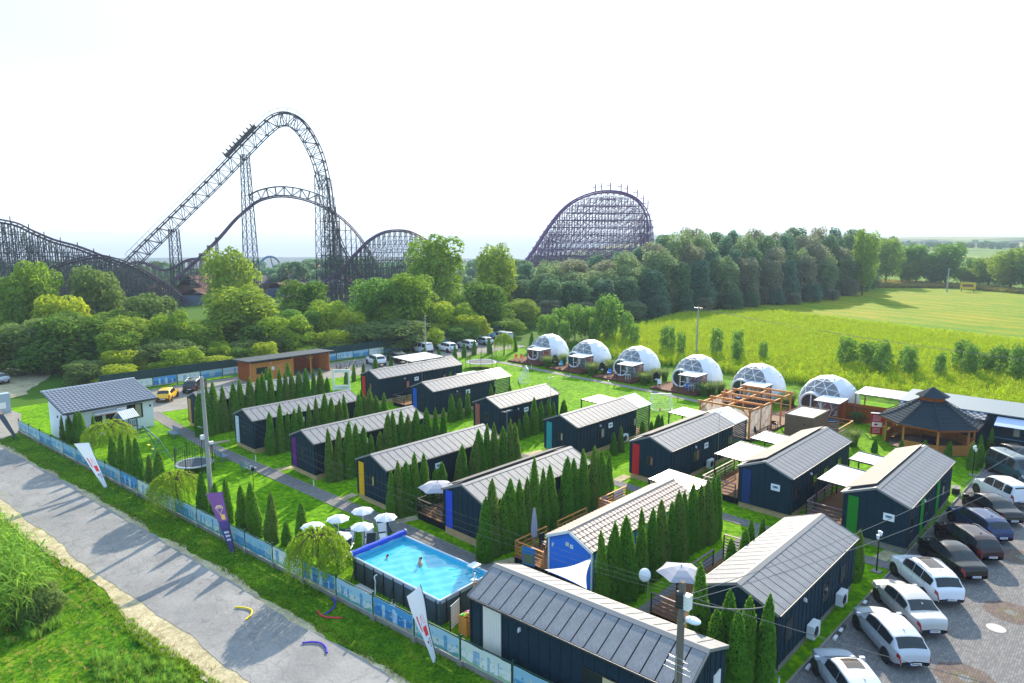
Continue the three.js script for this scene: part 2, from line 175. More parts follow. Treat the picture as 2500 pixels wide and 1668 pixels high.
// distant ridges
function ridge(name, label, r, az0, az1, topFn, m, seed, depth = 300, bump = 6) { const n = fbm(8, 5, seed), N = 220, p = [], ix = []; for (let k = 0; k <= N; k++) { const az = (az0 + (az1 - az0) * k / N) * Math.PI / 180, t = k / N; for (const [dr, f] of [[-depth, 0], [-depth * .25, .8], [0, 1], [depth, 0]]) { const R = r + dr, x = R * (Math.cos(az) * FW[0] + Math.sin(az) * RT[0]), z = R * (Math.cos(az) * FW[1] + Math.sin(az) * RT[1]); const b = terr(x, z) - 12, top = topFn(t) + (n(t, .3) - .5) * bump * 2.4 + (n(t * 3 % 1, .6) - .5) * bump; p.push(x, b + (top - b) * f, z); } } for (let k = 0; k < N; k++) for (let j = 0; j < 3; j++) { const a = k * 4 + j, b = a + 4; ix.push(a, a + 1, b, a + 1, b + 1, b); } const g = new THREE.BufferGeometry(); g.setAttribute('position', new THREE.Float32BufferAttribute(p, 3)); g.setIndex(ix); g.computeVertexNormals(); struct(name, g, m, 'structure', label); }
ridge('hills', 'hazy blue wooded hills beyond the amusement park', 2700, -60, 9, t => -41 - 6 * Math.sin(t * 9), mat([.025, .055, .04], 1), 5);
ridge('hills', 'hazy blue hills on the horizon behind the fields', 3300, 8, 48, t => 40 + 10 * Math.sin(t * 7), mat([.05, .09, .05], 1), 9);
ridge('hills', 'dark blue treeline across the far fields', 1500, 22, 48, t => 18 + 6 * t, mat([.03, .06, .035], 1), 14, 60, 7);

// ---------- vegetation builders ----------
function leafGeo(list) { const N = list.length, p = new Float32Array(N * 12), n = new Float32Array(N * 12), ix = new Uint32Array(N * 6), a = V(), b = V(), nn = V(); list.forEach((L, k) => { nn.copy(L.n).normalize(); a.copy(L.t).addScaledVector(nn, -L.t.dot(nn)); if (a.lengthSq() < 1e-6) a.set(nn.y, nn.z, nn.x); a.normalize(); b.crossVectors(nn, a); const s = L.s, w = L.s * (L.w ?? .6); const q = [[a, s], [b, w], [a, -s], [b, -w]]; for (let j = 0; j < 4; j++) { const [d, m] = q[j], o = k * 12 + j * 3; p[o] = L.p.x + d.x * m; p[o + 1] = L.p.y + d.y * m; p[o + 2] = L.p.z + d.z * m; n[o] = nn.x; n[o + 1] = nn.y; n[o + 2] = nn.z; } ix.set([k * 4, k * 4 + 1, k * 4 + 2, k * 4, k * 4 + 2, k * 4 + 3], k * 6); });
  const g = new THREE.BufferGeometry(); g.setAttribute('position', new THREE.BufferAttribute(p, 3)); g.setAttribute('normal', new THREE.BufferAttribute(n, 3)); g.setIndex(new THREE.BufferAttribute(ix, 1)); return g; }
const sph = r => { const z = r() * 2 - 1, a = r() * Math.PI * 2, s = Math.sqrt(1 - z * z); return V(s * Math.cos(a), z, s * Math.sin(a)); };
// broad crown in metres for a tree h tall with crown radius R
function crown(seed, h, R, low, n, ls, lobesN, taper = 0) { const r = rng(seed), L = [], lobes = []; const cy = h * (low + 1) / 2, ry = h * (1 - low) / 2; for (let k = 0; k < lobesN; k++) { const yy = -.78 + 1.56 * (k + r() * .9) / lobesN, a = k * 2.4 + r() * 1.2, q = Math.pow(1 - yy * yy, .42) * (1 - taper * (yy + 1) / 2) * (.28 + .44 * Math.sqrt(r())), sz = 1 - taper * .45 * (yy + 1) / 2; lobes.push({ c: V(Math.cos(a) * q * R, cy + yy * ry, Math.sin(a) * q * R), a: (.30 + r() * .2) * R * sz, b: (.26 + r() * .14) * Math.min(ry, R * 1.5) }); }
  lobes.sort(() => r() - .5);
  for (let k = 0; k < n; k++) { const lb = lobes[Math.floor(r() * lobes.length)], d = sph(r), m = .55 + .5 * Math.sqrt(r()); if (d.y < -.3 && r() < .5) d.y *= -1; const p = V(lb.c.x + d.x * lb.a * m, lb.c.y + d.y * lb.b * m, lb.c.z + d.z * lb.a * m); L.push({ p, n: d.clone().add(V(0, .4, 0)).addScaledVector(sph(r), .9), t: sph(r), s: ls * (.6 + r() * .8) }); }
  return { geo: leafGeo(L), lobes }; }
function trunkGeo(h, low, rad, lobes, seed) { const r = rng(seed), g = new MB(); const pts = [V(0, -.1, 0)]; for (let k = 1; k <= 5; k++) pts.push(V((r() - .5) * rad * 1.6, h * .85 * k / 5, (r() - .5) * rad * 1.6)); g.path(pts, [rad, rad * .85, rad * .65, rad * .5, rad * .3, rad * .12], 7); lobes.slice(0, 7).forEach(l => { const s = pts[1 + Math.floor(r() * 3)]; const m = s.clone().lerp(l.c, .5).add(V(0, h * .03, 0)); g.path([s, m, l.c], [rad * .4, rad * .25, rad * .08], 5); }); return g.geo(); }
function makeTree(name, label, cat, seed, h, R, low, n, ls, lobesN, m, trunkM, group, taper) { const t = thing(name, label, cat, [0, 0, 0], 0, group), c = crown(seed, h, R, low, n, ls, lobesN, taper); part('trunk', trunkGeo(h, low, Math.max(.1, R * .06), c.lobes, seed + 1), trunkM, t); part('crown', c.geo, m, t); t.userData.h = h; t.userData.R = R; return t; }
function placed(protos, used, x, z, h, R, r, label, group, y = 0) { const k = Math.floor(r() * protos.length), pr = protos[k]; const s = [R / pr.userData.R, h / pr.userData.h, R / pr.userData.R]; if (!used[k]) { used[k] = 1; pr.position.set(x, y, z); pr.scale.set(...s); pr.rotation.y = r() * 6.28; if (label) pr.userData.label = label; if (group) pr.userData.group = group; return pr; } return copyOf(pr, [x, y, z], r() * 6.28, label, group, s); }
const clean = arr => arr.forEach(p => { delete p.userData.h; delete p.userData.R; });
const dims = []; // prototypes whose helper entries are removed at the end
// thuja: columnar evergreen, 4 m
function makeThuja(seed, m) { const r = rng(seed), H = 4, Rm = .52, L = [], ln = fbm(6, 3, seed), prof = y => Rm * Math.pow(1 - y, .46) * (.8 + .2 * Math.min(1, y / .3)) * (1 - .08 * y); const t = thing('thuja', 'slender green thuja', 'thuja'); const lp = []; for (let k = 0; k <= 14; k++) { const y = k / 14 * .96; lp.push(new THREE.Vector2(prof(y) * .8 + .004, y * H + .02)); } part('trunk', cylGeo(.06, .05, .5, 6), M.trunk, t);
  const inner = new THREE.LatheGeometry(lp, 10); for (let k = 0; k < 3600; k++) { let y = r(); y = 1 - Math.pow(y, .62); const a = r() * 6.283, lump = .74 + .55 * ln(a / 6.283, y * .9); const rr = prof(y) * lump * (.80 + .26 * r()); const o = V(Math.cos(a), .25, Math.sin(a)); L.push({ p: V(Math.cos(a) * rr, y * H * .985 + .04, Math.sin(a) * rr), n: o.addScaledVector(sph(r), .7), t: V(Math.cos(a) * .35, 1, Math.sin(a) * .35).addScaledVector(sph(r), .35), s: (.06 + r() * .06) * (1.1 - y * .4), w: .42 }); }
  for (let k = 0; k < 60; k++) { const a = r() * 6.283; L.push({ p: V(Math.cos(a) * .03, H * (.93 + .08 * r()), Math.sin(a) * .03), n: sph(r), t: V(0, 1, 0), s: .08, w: .35 }); }
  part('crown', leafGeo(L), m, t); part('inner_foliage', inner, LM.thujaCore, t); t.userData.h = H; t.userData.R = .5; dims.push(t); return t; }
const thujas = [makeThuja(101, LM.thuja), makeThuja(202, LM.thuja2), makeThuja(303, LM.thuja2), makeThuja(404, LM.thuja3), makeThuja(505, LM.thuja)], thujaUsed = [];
function thujaRow(list, label, group, seed) { const r = rng(seed); for (const [x, z, h] of list) { const o = placed(thujas, thujaUsed, x + (r() - .5) * .12, z + (r() - .5) * .3, h * (.95 + r() * .1), (.28 + .056 * h) * (.8 + r() * .42), r, label, group); o.rotation.x = (r() - .5) * .09; o.rotation.z = (r() - .5) * .09; } }
// weeping tree
function makeWillow(seed, H, R, name, label, trunkH) { const r = rng(seed), L = [], t = thing(name, label, 'weeping tree'), g = new MB(); g.path([V(0, -.1, 0), V(.04, trunkH * .5, .03), V(0, trunkH, 0)], [.11, .09, .08], 8); for (let k = 0; k < 9; k++) { const a = k / 9 * 6.283 + r(), q = [V(0, trunkH, 0), V(Math.cos(a) * R * .3, H * .97, Math.sin(a) * R * .3), V(Math.cos(a) * R * .65, H * .9, Math.sin(a) * R * .65), V(Math.cos(a) * R * .9, H * .62, Math.sin(a) * R * .9)]; g.path(q, [.06, .04, .025, .01], 5); }
  for (let k = 0; k < 330; k++) { const a = r() * 6.283, q = Math.sqrt(r()), rr = R * (.12 + .85 * q), y0 = H * (1.0 - .35 * q * q + (r() - .5) * .06), len = H * (.25 + .5 * r()) * (.5 + .5 * q), sw = .12 * r(); for (let j = 0; j < 24; j++) { const s = j / 24, d = rr + R * .1 * s + (r() - .5) * .1; const p = V(Math.cos(a + sw * s) * d + (r() - .5) * .12, Math.max(.25, y0 - len * s * s * .75 - len * s * .25), Math.sin(a + sw * s) * d + (r() - .5) * .12); L.push({ p, n: V(Math.cos(a), .4, Math.sin(a)).addScaledVector(sph(r), 1), t: V(0, -1, 0).addScaledVector(sph(r), .5), s: .055 + r() * .05, w: .38 }); } }
  part('trunk', g.geo(), M.trunk, t); part('crown', leafGeo(L), LM.willow, t); return t; }
// arching grass clump
function clumpGeo(seed, H, R, n, w) { const r = rng(seed), p = [], nn = [], ix = []; for (let k = 0; k < n; k++) { const a = r() * 6.283, b0 = r() * R * .25, hh = H * (.6 + .45 * r()), out = R * (.2 + .8 * r()), side = V(-Math.sin(a), 0, Math.cos(a)); let base = p.length / 3; for (let j = 0; j <= 4; j++) { const s = j / 4, d = b0 + out * s * s, y = hh * (1 - Math.pow(1 - s, 1.7)) - hh * .25 * s * s * s, ww = w * (1 - s * .9); const c = V(Math.cos(a) * d, y, Math.sin(a) * d); p.push(c.x + side.x * ww, c.y, c.z + side.z * ww, c.x - side.x * ww, c.y, c.z - side.z * ww); if (j) ix.push(base + j * 2 - 2, base + j * 2 - 1, base + j * 2 + 1, base + j * 2 - 2, base + j * 2 + 1, base + j * 2); } }
  const g = new THREE.BufferGeometry(); g.setAttribute('position', new THREE.Float32BufferAttribute(p, 3)); g.setIndex(ix); g.computeVertexNormals(); return g; }
function cornGeo(seed, H) { const r = rng(seed), g = new MB(); g.tube(V(0, 0, 0), V(.02, H * .92, 0), .018, .01, 4, false); for (let k = 0; k < 9; k++) { const a = k * 2.6 + r(), y = H * (.14 + .78 * k / 9), ln = H * (.26 + .14 * r()), w = .045, d = V(Math.cos(a), 0, Math.sin(a)), s = V(-d.z, 0, d.x); const c = [V(0, y, 0), V(0, y + ln * .38, 0).addScaledVector(d, ln * .4), V(0, y + ln * .3, 0).addScaledVector(d, ln * .78), V(0, y - ln * .05, 0).addScaledVector(d, ln)]; const wd = [w * .6, w, w * .7, .004]; for (let j = 0; j < 3; j++) g.poly([c[j].clone().addScaledVector(s, -wd[j]), c[j].clone().addScaledVector(s, wd[j]), c[j + 1].clone().addScaledVector(s, wd[j + 1]), c[j + 1].clone().addScaledVector(s, -wd[j + 1])]); } for (let k = 0; k < 5; k++) { const a = k * 1.3; g.poly([V(0, H * .9, .01), V(0, H * .9, -.01), V(Math.cos(a) * .12, H * (1 + .06 * r()), Math.sin(a) * .12)]); } return g.geo(); }
function scatter(name, label, geo, m, spots, seed, smin, smax, cat) { const im = new THREE.InstancedMesh(geo, m, spots.length), r = rng(seed), o = new THREE.Object3D(), c = new THREE.Color(); spots.forEach((s, k) => { o.position.set(s[0], s[2] ?? 0, s[1]); o.rotation.set((r() - .5) * .2, r() * 6.28, (r() - .5) * .2); const q = smin + r() * (smax - smin); o.scale.set(q, q * (.85 + r() * .3), q); o.updateMatrix(); im.setMatrixAt(k, o.matrix); const t = .75 + r() * .5; im.setColorAt(k, c.setRGB(t * (.9 + r() * .3), t, t * .9)); }); im.name = numbered(name); im.castShadow = im.receiveShadow = true; scene.add(im); im.userData.kind = 'stuff'; im.userData.label = label; return im; }
function inside(poly, x, z) { let c = false; for (let i = 0, j = poly.length - 1; i < poly.length; j = i++) { const [xi, zi] = poly[i], [xj, zj] = poly[j]; if ((zi > z) !== (zj > z) && x < (xj - xi) * (z - zi) / (zj - zi) + xi) c = !c; } return c; }
function fill(poly, n, seed) { const xs = poly.map(p => p[0]), zs = poly.map(p => p[1]), x0 = Math.min(...xs), x1 = Math.max(...xs), z0 = Math.min(...zs), z1 = Math.max(...zs), r = rng(seed), out = []; for (let k = 0; k < n * 4 && out.length < n; k++) { const x = x0 + r() * (x1 - x0), z = z0 + r() * (z1 - z0); if (inside(poly, x, z)) out.push([x, z]); } return out; }

// ---------- woods ----------
const mk = (name, label, cat, group, specs) => specs.map(s => { const t = makeTree(name, label, cat, ...s, group); dims.push(t); return t; });
const wDark = [1, 2].map(k => makeTree('broadleaf_tree', 'dark green bushy tree in the wood behind the rear fence', 'tree', 400 + k, 9, 4, .02, 6000, .25, 24, k === 1 ? LM.dark : LM.dark2, M.trunk, 'dark trees of the wood behind the rear fence'));
const wYel = [1, 2].map(k => makeTree('young_tree', 'yellow-green bushy young tree in the wood behind the rear fence', 'tree', 420 + k, 7, 3.8, .0, 5600, .22, 22, k === 1 ? LM.yellow : LM.yellow2, M.trunk, 'yellow-green trees of the wood behind the rear fence'));
const wMid = [1, 2, 3].map(k => makeTree('tall_tree', 'tall mid-green tree rising above the wood before the roller coasters', 'tree', 440 + k, 13, 4.4, .12, 6400, .26, 24, [LM.mid, LM.mid2, LM.mid3][k - 1], M.trunk, 'tall trees of the wood before the roller coasters'));
const wBirch = [1, 2].map(k => makeTree('sapling', 'slim light green sapling at the edge of the corn field', 'sapling', 460 + k, 5, 1.7, .1, 2100, .14, 20, LM.birch, M.birchTrunk, 'saplings between the domes and the corn field', .3));
const wFor = [1, 2, 3, 4].map(k => makeTree('forest_tree', 'tall blue-green forest tree beside the sunlit field', 'tree', 480 + k, 18, 4.4, -.02, 6800, .28, 30, [LM.forest, LM.forest2, LM.forest3, LM.forest4][k - 1], M.trunk, 'forest trees beside the sunlit field', [.35, .1, .3, .6][k - 1]));
dims.push(...wDark, ...wYel, ...wMid, ...wBirch, ...wFor);
const usedW = [[], [], [], [], []], WT = [wDark, wYel, wMid, wBirch, wFor];
const WOOD = [[21.5,-118.1,7.1,4.7,0],[26.6,-114.1,7.6,5.1,0],[32.0,-111.4,5.4,4.9,0],[35.9,-104.4,4.4,3.8,0],[17.1,-119.8,6.4,4.3,1],[23.3,-137.9,11.8,3.3,2],[27.2,-138.1,14.8,3.7,2],[28.6,-129.5,9.1,3.9,1],[36.1,-138.9,13.3,4.2,0],[35.5,-125.1,7.1,3.6,2],[41.5,-127.5,8.7,4.2,0],[39.4,-109.4,6.2,2.7,1],[44.2,-113.1,5.5,3.9,0],[60.9,-139.0,15.7,4.8,2],[52.7,-115.8,10.1,5.7,2],[52.5,-108.7,5.1,4.0,0],[54.6,-105.0,6.3,4.0,1],[69.1,-123.2,10.9,4.4,0],[64.8,-108.9,7.6,4.0,1],[66.6,-104.0,6.2,3.5,1],[75.2,-106.6,10.8,4.6,2],[80.5,-104.0,11.9,5.1,2],[71.1,-96.5,4.9,6.1,0],[65.9,-99.0,4.7,4.1,0],[103.4,-123.4,18.2,6.7,2],[87.3,-99.8,6.2,4.3,1],[99.0,-102.0,10.1,4.8,0],[120.4,-120.0,16.6,5.0,2],[87.2,-94.0,4.5,3.3,1],[97.1,-93.8,2.4,3.1,2],[110.3,-101.7,5.9,3.9,2],[55.5,-101.2,3.7,2.9,1],[60.1,-99.3,4.1,3.3,1],[47.2,-104.1,2.8,2.4,0],[43.9,-106.1,2.3,2.0,1],[76.6,-93.6,0.7,2.7,1],[83.3,-92.3,1.7,2.8,2]];
const FOREST = [[129.3,-119.7,9.3,4.2,2],[124.8,-106.1,10.0,3.2,4],[130.4,-102.8,9.7,4.3,4],[137.1,-98.9,9.8,3.9,4],[143.1,-96.0,10.5,3.5,2],[150.1,-93.1,12.0,4.2,4],[163.1,-92.5,13.9,3.2,2],[172.4,-91.9,14.1,4.4,2],[184.1,-90.3,14.7,3.9,4],[194.1,-88.5,14.6,4.0,2],[204.9,-85.5,13.7,3.6,4],[213.9,-83.4,13.4,3.6,4],[223.8,-81.9,14.6,3.6,4],[236.5,-79.9,14.6,3.6,4],[257.8,-80.7,14.2,4.4,4],[300.7,-85.7,14.2,3.2,2],[134.5,-124.7,10.3,3.4,4],[128.9,-111.4,11.3,4.3,2],[136.2,-107.0,11.5,3.8,4],[142.5,-103.2,11.8,4.3,2],[150.6,-99.3,12.8,4.5,4],[159.8,-96.7,16.8,4.5,4],[174.8,-95.9,18.6,3.7,4],[184.5,-94.5,16.9,3.5,4],[195.5,-92.8,16.8,3.4,2],[204.0,-90.7,17.2,3.6,4],[213.4,-88.0,17.4,3.8,4],[225.3,-85.5,16.8,3.9,2],[236.6,-83.8,18.6,4.5,4],[257.8,-82.9,17.8,3.8,4],[287.1,-85.2,17.9,3.8,2],[140.3,-128.7,13.0,4.1,4],[136.8,-116.6,13.2,4.0,4],[142.8,-112.9,14.5,4.8,4],[150.2,-108.4,14.3,3.6,4],[156.7,-105.1,16.4,4.0,2],[164.4,-101.7,19.0,4.4,2],[176.7,-100.9,22.1,3.9,4],[188.6,-99.7,22.0,3.9,2],[199.3,-97.8,21.0,3.5,4],[208.1,-96.1,21.2,4.1,2],[217.9,-93.2,21.4,3.9,4],[228.0,-90.3,21.8,3.9,2],[240.9,-88.1,21.8,4.7,2],[257.3,-86.0,21.9,3.6,2],[279.6,-86.6,22.4,4.3,4],[323.0,-91.7,19.1,4.4,4],[151.7,-141.2,13.7,4.8,4],[147.1,-125.9,13.7,4.0,4],[153.3,-122.0,14.1,4.8,4],[159.7,-117.9,15.4,4.1,4],[165.7,-114.4,16.1,4.0,4],[171.8,-111.4,17.6,4.3,4],[181.3,-108.8,21.5,5.0,4],[195.2,-107.5,23.8,4.3,4],[207.5,-105.3,22.7,3.7,4],[216.4,-103.6,23.0,4.2,4],[227.3,-100.5,23.7,4.3,2],[237.5,-97.2,22.6,3.9,4],[248.0,-94.8,24.6,5.0,4],[262.3,-92.1,24.9,3.6,4],[277.2,-91.1,24.6,3.8,4],[299.6,-91.4,24.6,4.2,4],[339.2,-96.4,23.0,4.0,2]];
const FAR = [[260.1,-74.9,23.0,4.7,4],[331.9,-86.5,20.8,6.3,2],[348.0,-84.1,17.0,5.0,2],[344.9,-80.2,10.2,4.9,4],[352.8,-79.2,17.9,5.5,2],[346.3,-71.4,13.8,4.9,2],[350.7,-66.9,18.4,7.8,2],[356.1,-61.2,7.4,4.9,4],[383.0,-61.9,11.4,5.7,2],[351.6,-51.4,12.8,6.6,2],[333.7,-41.2,16.0,7.9,2],[331.4,-36.3,11.3,6.0,4],[343.6,-45.3,7.3,4.5,2],[360.9,-56.2,5.5,4.9,4],[282.3,-80.6,13.1,3.4,4],[347.5,-70.3,6.5,3.9,2]];
const BIRCH = [[97.0,-83.8,4.1,1.7,3],[100.5,-82.9,5.0,1.9,3],[102.6,-80.8,5.6,2.1,3],[106.2,-79.8,4.8,1.9,3],[103.7,-73.9,7.2,3.1,3],[99.3,-58.2,4.0,1.6,3],[101.1,-50.4,4.1,1.2,3],[102.6,-47.4,3.9,1.2,3],[102.5,-43.2,2.8,0.8,3],[106.2,-32.1,3.9,1.6,3],[107.2,-29.5,3.4,1.7,3],[108.7,-28.0,2.9,1.9,3],[109.0,-24.7,0.8,1.4,3],[113.4,-18.7,3.9,1.5,3],[114.5,-16.1,2.4,1.2,3],[115.9,-14.6,3.3,1.8,3],[118.0,-12.4,2.6,1.8,3]];
{ const r = rng(55);
  for (const [x, z, h, R, t] of WOOD) placed(WT[t], usedW[t], x, z, Math.max(3.4, h * (1.02 + r() * .14)), R * 1.2, r);
  for (const [x, z, h, R, t] of FOREST) placed(WT[4], usedW[4], x, z, h * 1.02, R * 1.25, r);
  FOREST.slice(0, 32).forEach(([x, z, h, R], k) => { const q = r() * 4 - 2; placed(wFor, usedW[4], x - 2.6 + q, z + 3 + r() * 1.5, 3.4 + r() * 3, 2.6 + r() * 1.4, r, 'low bushy shrub along the edge of the forest', 'shrubs along the edge of the forest'); });
  for (const [x, z, h, R, t] of FAR) placed(WT[2], usedW[2], x, z, h, R * 1.1, r, 'rounded tree in the row at the far edge of the mown field', 'trees at the far edge of the mown field', terr(x, z));
  for (const [x, z, h, R] of BIRCH) placed(wBirch, usedW[3], x, z, Math.max(3.6, h * 1.3), R * 1.1, r);
  for (const [x, z, h, R] of [[95, -80, 5, 2], [98.5, -79, 5.6, 2.2], [101, -77, 6, 2.2], [104.5, -77.5, 6, 2.4], [107.5, -75.5, 6.5, 2.5], [94, -76.5, 4.4, 1.8], [99, -73.6, 4.6, 1.8], [104, -69.8, 5.6, 2.2], [101, -66, 4, 1.6], [97, -54.5, 4, 1.4], [98, -45.5, 3.6, 1.3], [103, -26.4, 4.6, 2], [104.6, -23.4, 4.2, 1.8], [106.4, -20, 3.4, 1.5], [110, -17, 4.4, 2], [111.5, -12, 4.6, 2.2], [112, -9.2, 5, 2.2]]) placed(wBirch, usedW[3], x, z, h * 1.15, R * .72, r);
  placed(wDark, usedW[0], 6.4, -39.2, 1.7, 1.25, r, 'low rounded bush at the corner of the roadside maize');
  for (let k = 0; k < 26; k++) { const x = 22 + k * 3.1 + r() * 2, z = -103 - r() * 22; const t = [2, 1, 2][k % 3]; placed(WT[t], usedW[t], x, z, 4.5 + r() * 4, 2.8 + r() * 1.6, r); }
  // shrubs closing the foot of the wood
  for (let k = 0; k < 34; k++) { const x = 24 + k * 2.3 + r() * 1.5, z = -97 - r() * 7; placed(k % 3 ? wYel : wDark, usedW[k % 3 ? 1 : 0], x, z, 2.2 + r() * 2, 2 + r() * 1.2, r, k % 3 ? 'low yellow-green shrub at the foot of the wood' : 'low dark shrub at the foot of the wood', k % 3 ? 'yellow-green shrubs at the foot of the wood' : 'dark shrubs at the foot of the wood'); }
}
{ const far = crown(777, 7, 4.2, 0, 1100, .5, 14).geo, r = rng(66), spots = []; for (let k = 0; k < 5000 && spots.length < 620; k++) { const R = 270 + Math.pow(r(), 1.4) * 1300, a = (-46 + r() * 56) * Math.PI / 180, x = R * (Math.cos(a) * FW[0] + Math.sin(a) * RT[0]), z = R * (Math.cos(a) * FW[1] + Math.sin(a) * RT[1]); if (hn(x / 900 + .5, z / 900 + .5) > .5 || R < 330 && r() < .5) spots.push([x, z, terr(x, z) - .5]); } scatter('far_wood', 'distant scattered woodland around the amusement park', far, LM.forest4, spots, 67, .7, 1.7);
  const s2 = []; for (let k = 0; k < 3000 && s2.length < 260; k++) { const R = 420 + r() * 1000, a = (20 + r() * 24) * Math.PI / 180, x = R * (Math.cos(a) * FW[0] + Math.sin(a) * RT[0]), z = R * (Math.cos(a) * FW[1] + Math.sin(a) * RT[1]); if (hn(x / 700 + .2, z / 700 + .9) > .56) s2.push([x, z, terr(x, z) - .5]); } scatter('far_wood', 'distant clumps of trees among the far fields', far, LM.forest4, s2, 68, .6, 1.3); }
// ---------- hedges of thuja ----------
const rowZ = (z, list) => list.map(([x, h]) => [x, z, h]);
thujaRow(rowZ(-66.4, [[25.3, 4.6], [26.1, 5], [26.8, 5.3], [27.6, 4.9], [28.7, 4.7], [29.4, 5.2], [30.3, 5.3], [31.1, 5], [31.9, 5.2], [32.7, 5.6], [33.6, 5.6], [34.5, 5.3], [35.2, 5.1], [35.9, 5.1], [36.9, 5.3], [37.7, 5.2], [38.6, 4.8], [39.5, 3.9]]), 'slender thuja in the tall hedge between the gold-striped and the white-striped cabin', 'hedge beside the gold-striped cabin', 1);
thujaRow(rowZ(-56, [[27.3, 4], [28.2, 4.4], [29, 3.4], [29.7, 3.8], [30.5, 4.2], [31.2, 4.1], [31.9, 4.3], [32.7, 4.6], [33.4, 4.4], [34.3, 4], [35.2, 4.2], [36.6, 4.1], [37.4, 3.6], [38.1, 4.2], [38.9, 3.5], [39.7, 3.7]]), 'slender thuja in the hedge between the white-striped and the purple-striped cabin', 'hedge beside the white-striped cabin', 2);
thujaRow(rowZ(-45.9, [[27.3, 4.4], [27.9, 4.5], [28.8, 4.8], [29.7, 4.1], [30.4, 4.1], [31.1, 3.2], [31.9, 3.1], [32.5, 4.5], [33.4, 4.5], [34.2, 4.5], [34.9, 4.2], [35.6, 4.3], [36.5, 3], [37.2, 4.2], [38, 4.2], [38.9, 4.1]]), 'slender thuja in the hedge between the purple-striped and the yellow-striped cabin', 'hedge beside the purple-striped cabin', 3);
thujaRow(rowZ(-36.5, [[26.2, 3.5], [26.9, 3.9], [27.5, 3.7], [28.3, 4.3], [29.3, 3.8], [30.2, 2.7], [30.9, 3.1], [32.4, 3.1], [33, 3.8], [33.9, 4.2], [34.8, 4.7], [35.5, 4.8], [36.3, 4.6], [37.2, 4.5], [37.8, 4.7], [38.6, 4.5]]), 'slender thuja in the hedge between the yellow-striped and the blue-striped cabin', 'hedge beside the yellow-striped cabin', 4);
thujaRow(rowZ(-27.5, [[26.4, 4.1], [27.1, 4.7], [28, 3.6], [28.7, 4.5], [29.5, 4.4], [30.2, 4.1], [31, 5], [32, 4.1], [33, 4.2], [34.1, 4.6], [35.2, 4.3], [36.3, 4.5], [37, 4.6], [37.7, 4.6], [38.5, 4], [39.2, 3.6]]), 'slender thuja in the hedge between the blue-striped cabin and the bright blue cabin', 'hedge beside the blue-striped cabin', 5);
thujaRow(rowZ(-19, [[27, 4.2], [27.6, 3.9], [28.1, 4.5], [28.7, 4.5], [29.3, 3.7], [29.9, 3.6], [30.6, 4.3], [31.3, 4.4], [32, 4], [32.8, 4.2], [33.6, 4.1], [34.3, 4.4], [35, 4.3], [35.7, 4.4], [36.4, 4.2], [37.1, 4.3], [37.8, 4.2], [38.5, 4.1], [39.2, 4]]), 'slender thuja in the dense hedge along the bright blue cabin', 'hedge beside the bright blue cabin', 6);
thujaRow([[26.3, -13.1, 4.6], [25.6, -13.3, 3.2], [25.4, -12.1, 3.5], [26.2, -11.8, 4.1], [25, -11, 3.9], [26, -10.9, 4.3], [26.3, -10.4, 4.5], [25.7, -13.9, 2.6]], 'bright green thuja between the corrugated-panel cabin and the cabin by the parking', 'thujas between the two grey-roofed cabins', 7);
thujaRow([[34, -14.8, 3.6], [35.1, -14.8, 3.7], [36.4, -14.8, 3.5], [39.2, -10.6, 2.6], [39.6, -10.7, 2.8], [33.2, -14.9, 3.1]], 'short thuja beside the wall of the cabin by the parking', 'thujas around the cabin by the parking', 8);
thujaRow([[15.7, -74.6, 2.9], [15.9, -73.4, 2.7], [16.3, -72.6, 3], [16.5, -71.8, 3.3], [17.2, -70.9, 2.9]], 'thuja standing against the white reception house', 'thujas by the reception house', 9);
thujaRow([[16.4, -62.2, 2.8], [16.5, -60.6, 3.3], [16.7, -59, 3.4], [16.9, -57.3, 3.6], [17.1, -55.6, 2.6], [17.3, -54.4, 3.1], [17.4, -52.4, 1.6]], 'thuja in the row behind the banner fence by the playground', 'thujas behind the banner fence by the playground', 10);
thujaRow([[17.6, -46.8, 3], [17.9, -45.4, 2.6], [18.1, -43.9, 3.3], [18.3, -42.1, 3.1], [18.8, -41.6, 2.8], [18.4, -40.6, 3.5], [18.7, -39, 3.4], [19.3, -38.2, 1.4], [19.9, -37.4, 2.9]], 'thuja in the row behind the banner fence by the sunlit lawn', 'thujas behind the banner fence by the lawn', 11);
thujaRow([[46, -52.6, 3], [47.2, -52.9, 2.4], [48.5, -53, 2.8], [52.8, -53.4, 2.9], [55.8, -53.6, 2.4], [40.2, -63.2, 2.6], [41.3, -63, 2], [42, -63.4, 2.5], [55.6, -63.9, 2.6]], 'small thuja beside the cabins of the second row', 'thujas around the far cabins of the second row', 12);
thujaRow([[46.2, -43, 2.1], [47.2, -43.2, 2.5], [48.6, -43.3, 3.9], [49.8, -43.3, 3.2], [50.9, -43.3, 3.2], [51.8, -43.3, 2.7], [54.9, -44.4, 1.8], [55.4, -45, 2], [56, -45.6, 1.9]], 'small thuja beside the terracotta-striped cabin', 'thujas beside the terracotta-striped cabin', 13);
thujaRow([[48.6, -33.6, 2.1], [49.6, -33.7, 2.4], [53.6, -33.9, 2.2], [55.2, -34, 1.8], [56.7, -34, 2.2], [57.4, -34.1, 1.9]], 'small thuja beside the teal-striped cabin', 'thujas beside the teal-striped cabin', 14);
thujaRow([[67.4, -9.2, 2], [69.1, -9.4, 2.4], [66.2, -9.6, 2.2], [73.4, -9.2, 2.1], [65.6, -16.9, 1.3], [66.3, -14.9, 1.4], [67.2, -13.2, 1.5], [67.6, -11.4, 1.7]], 'small thuja round the grill hut', 'thujas round the grill hut', 15);
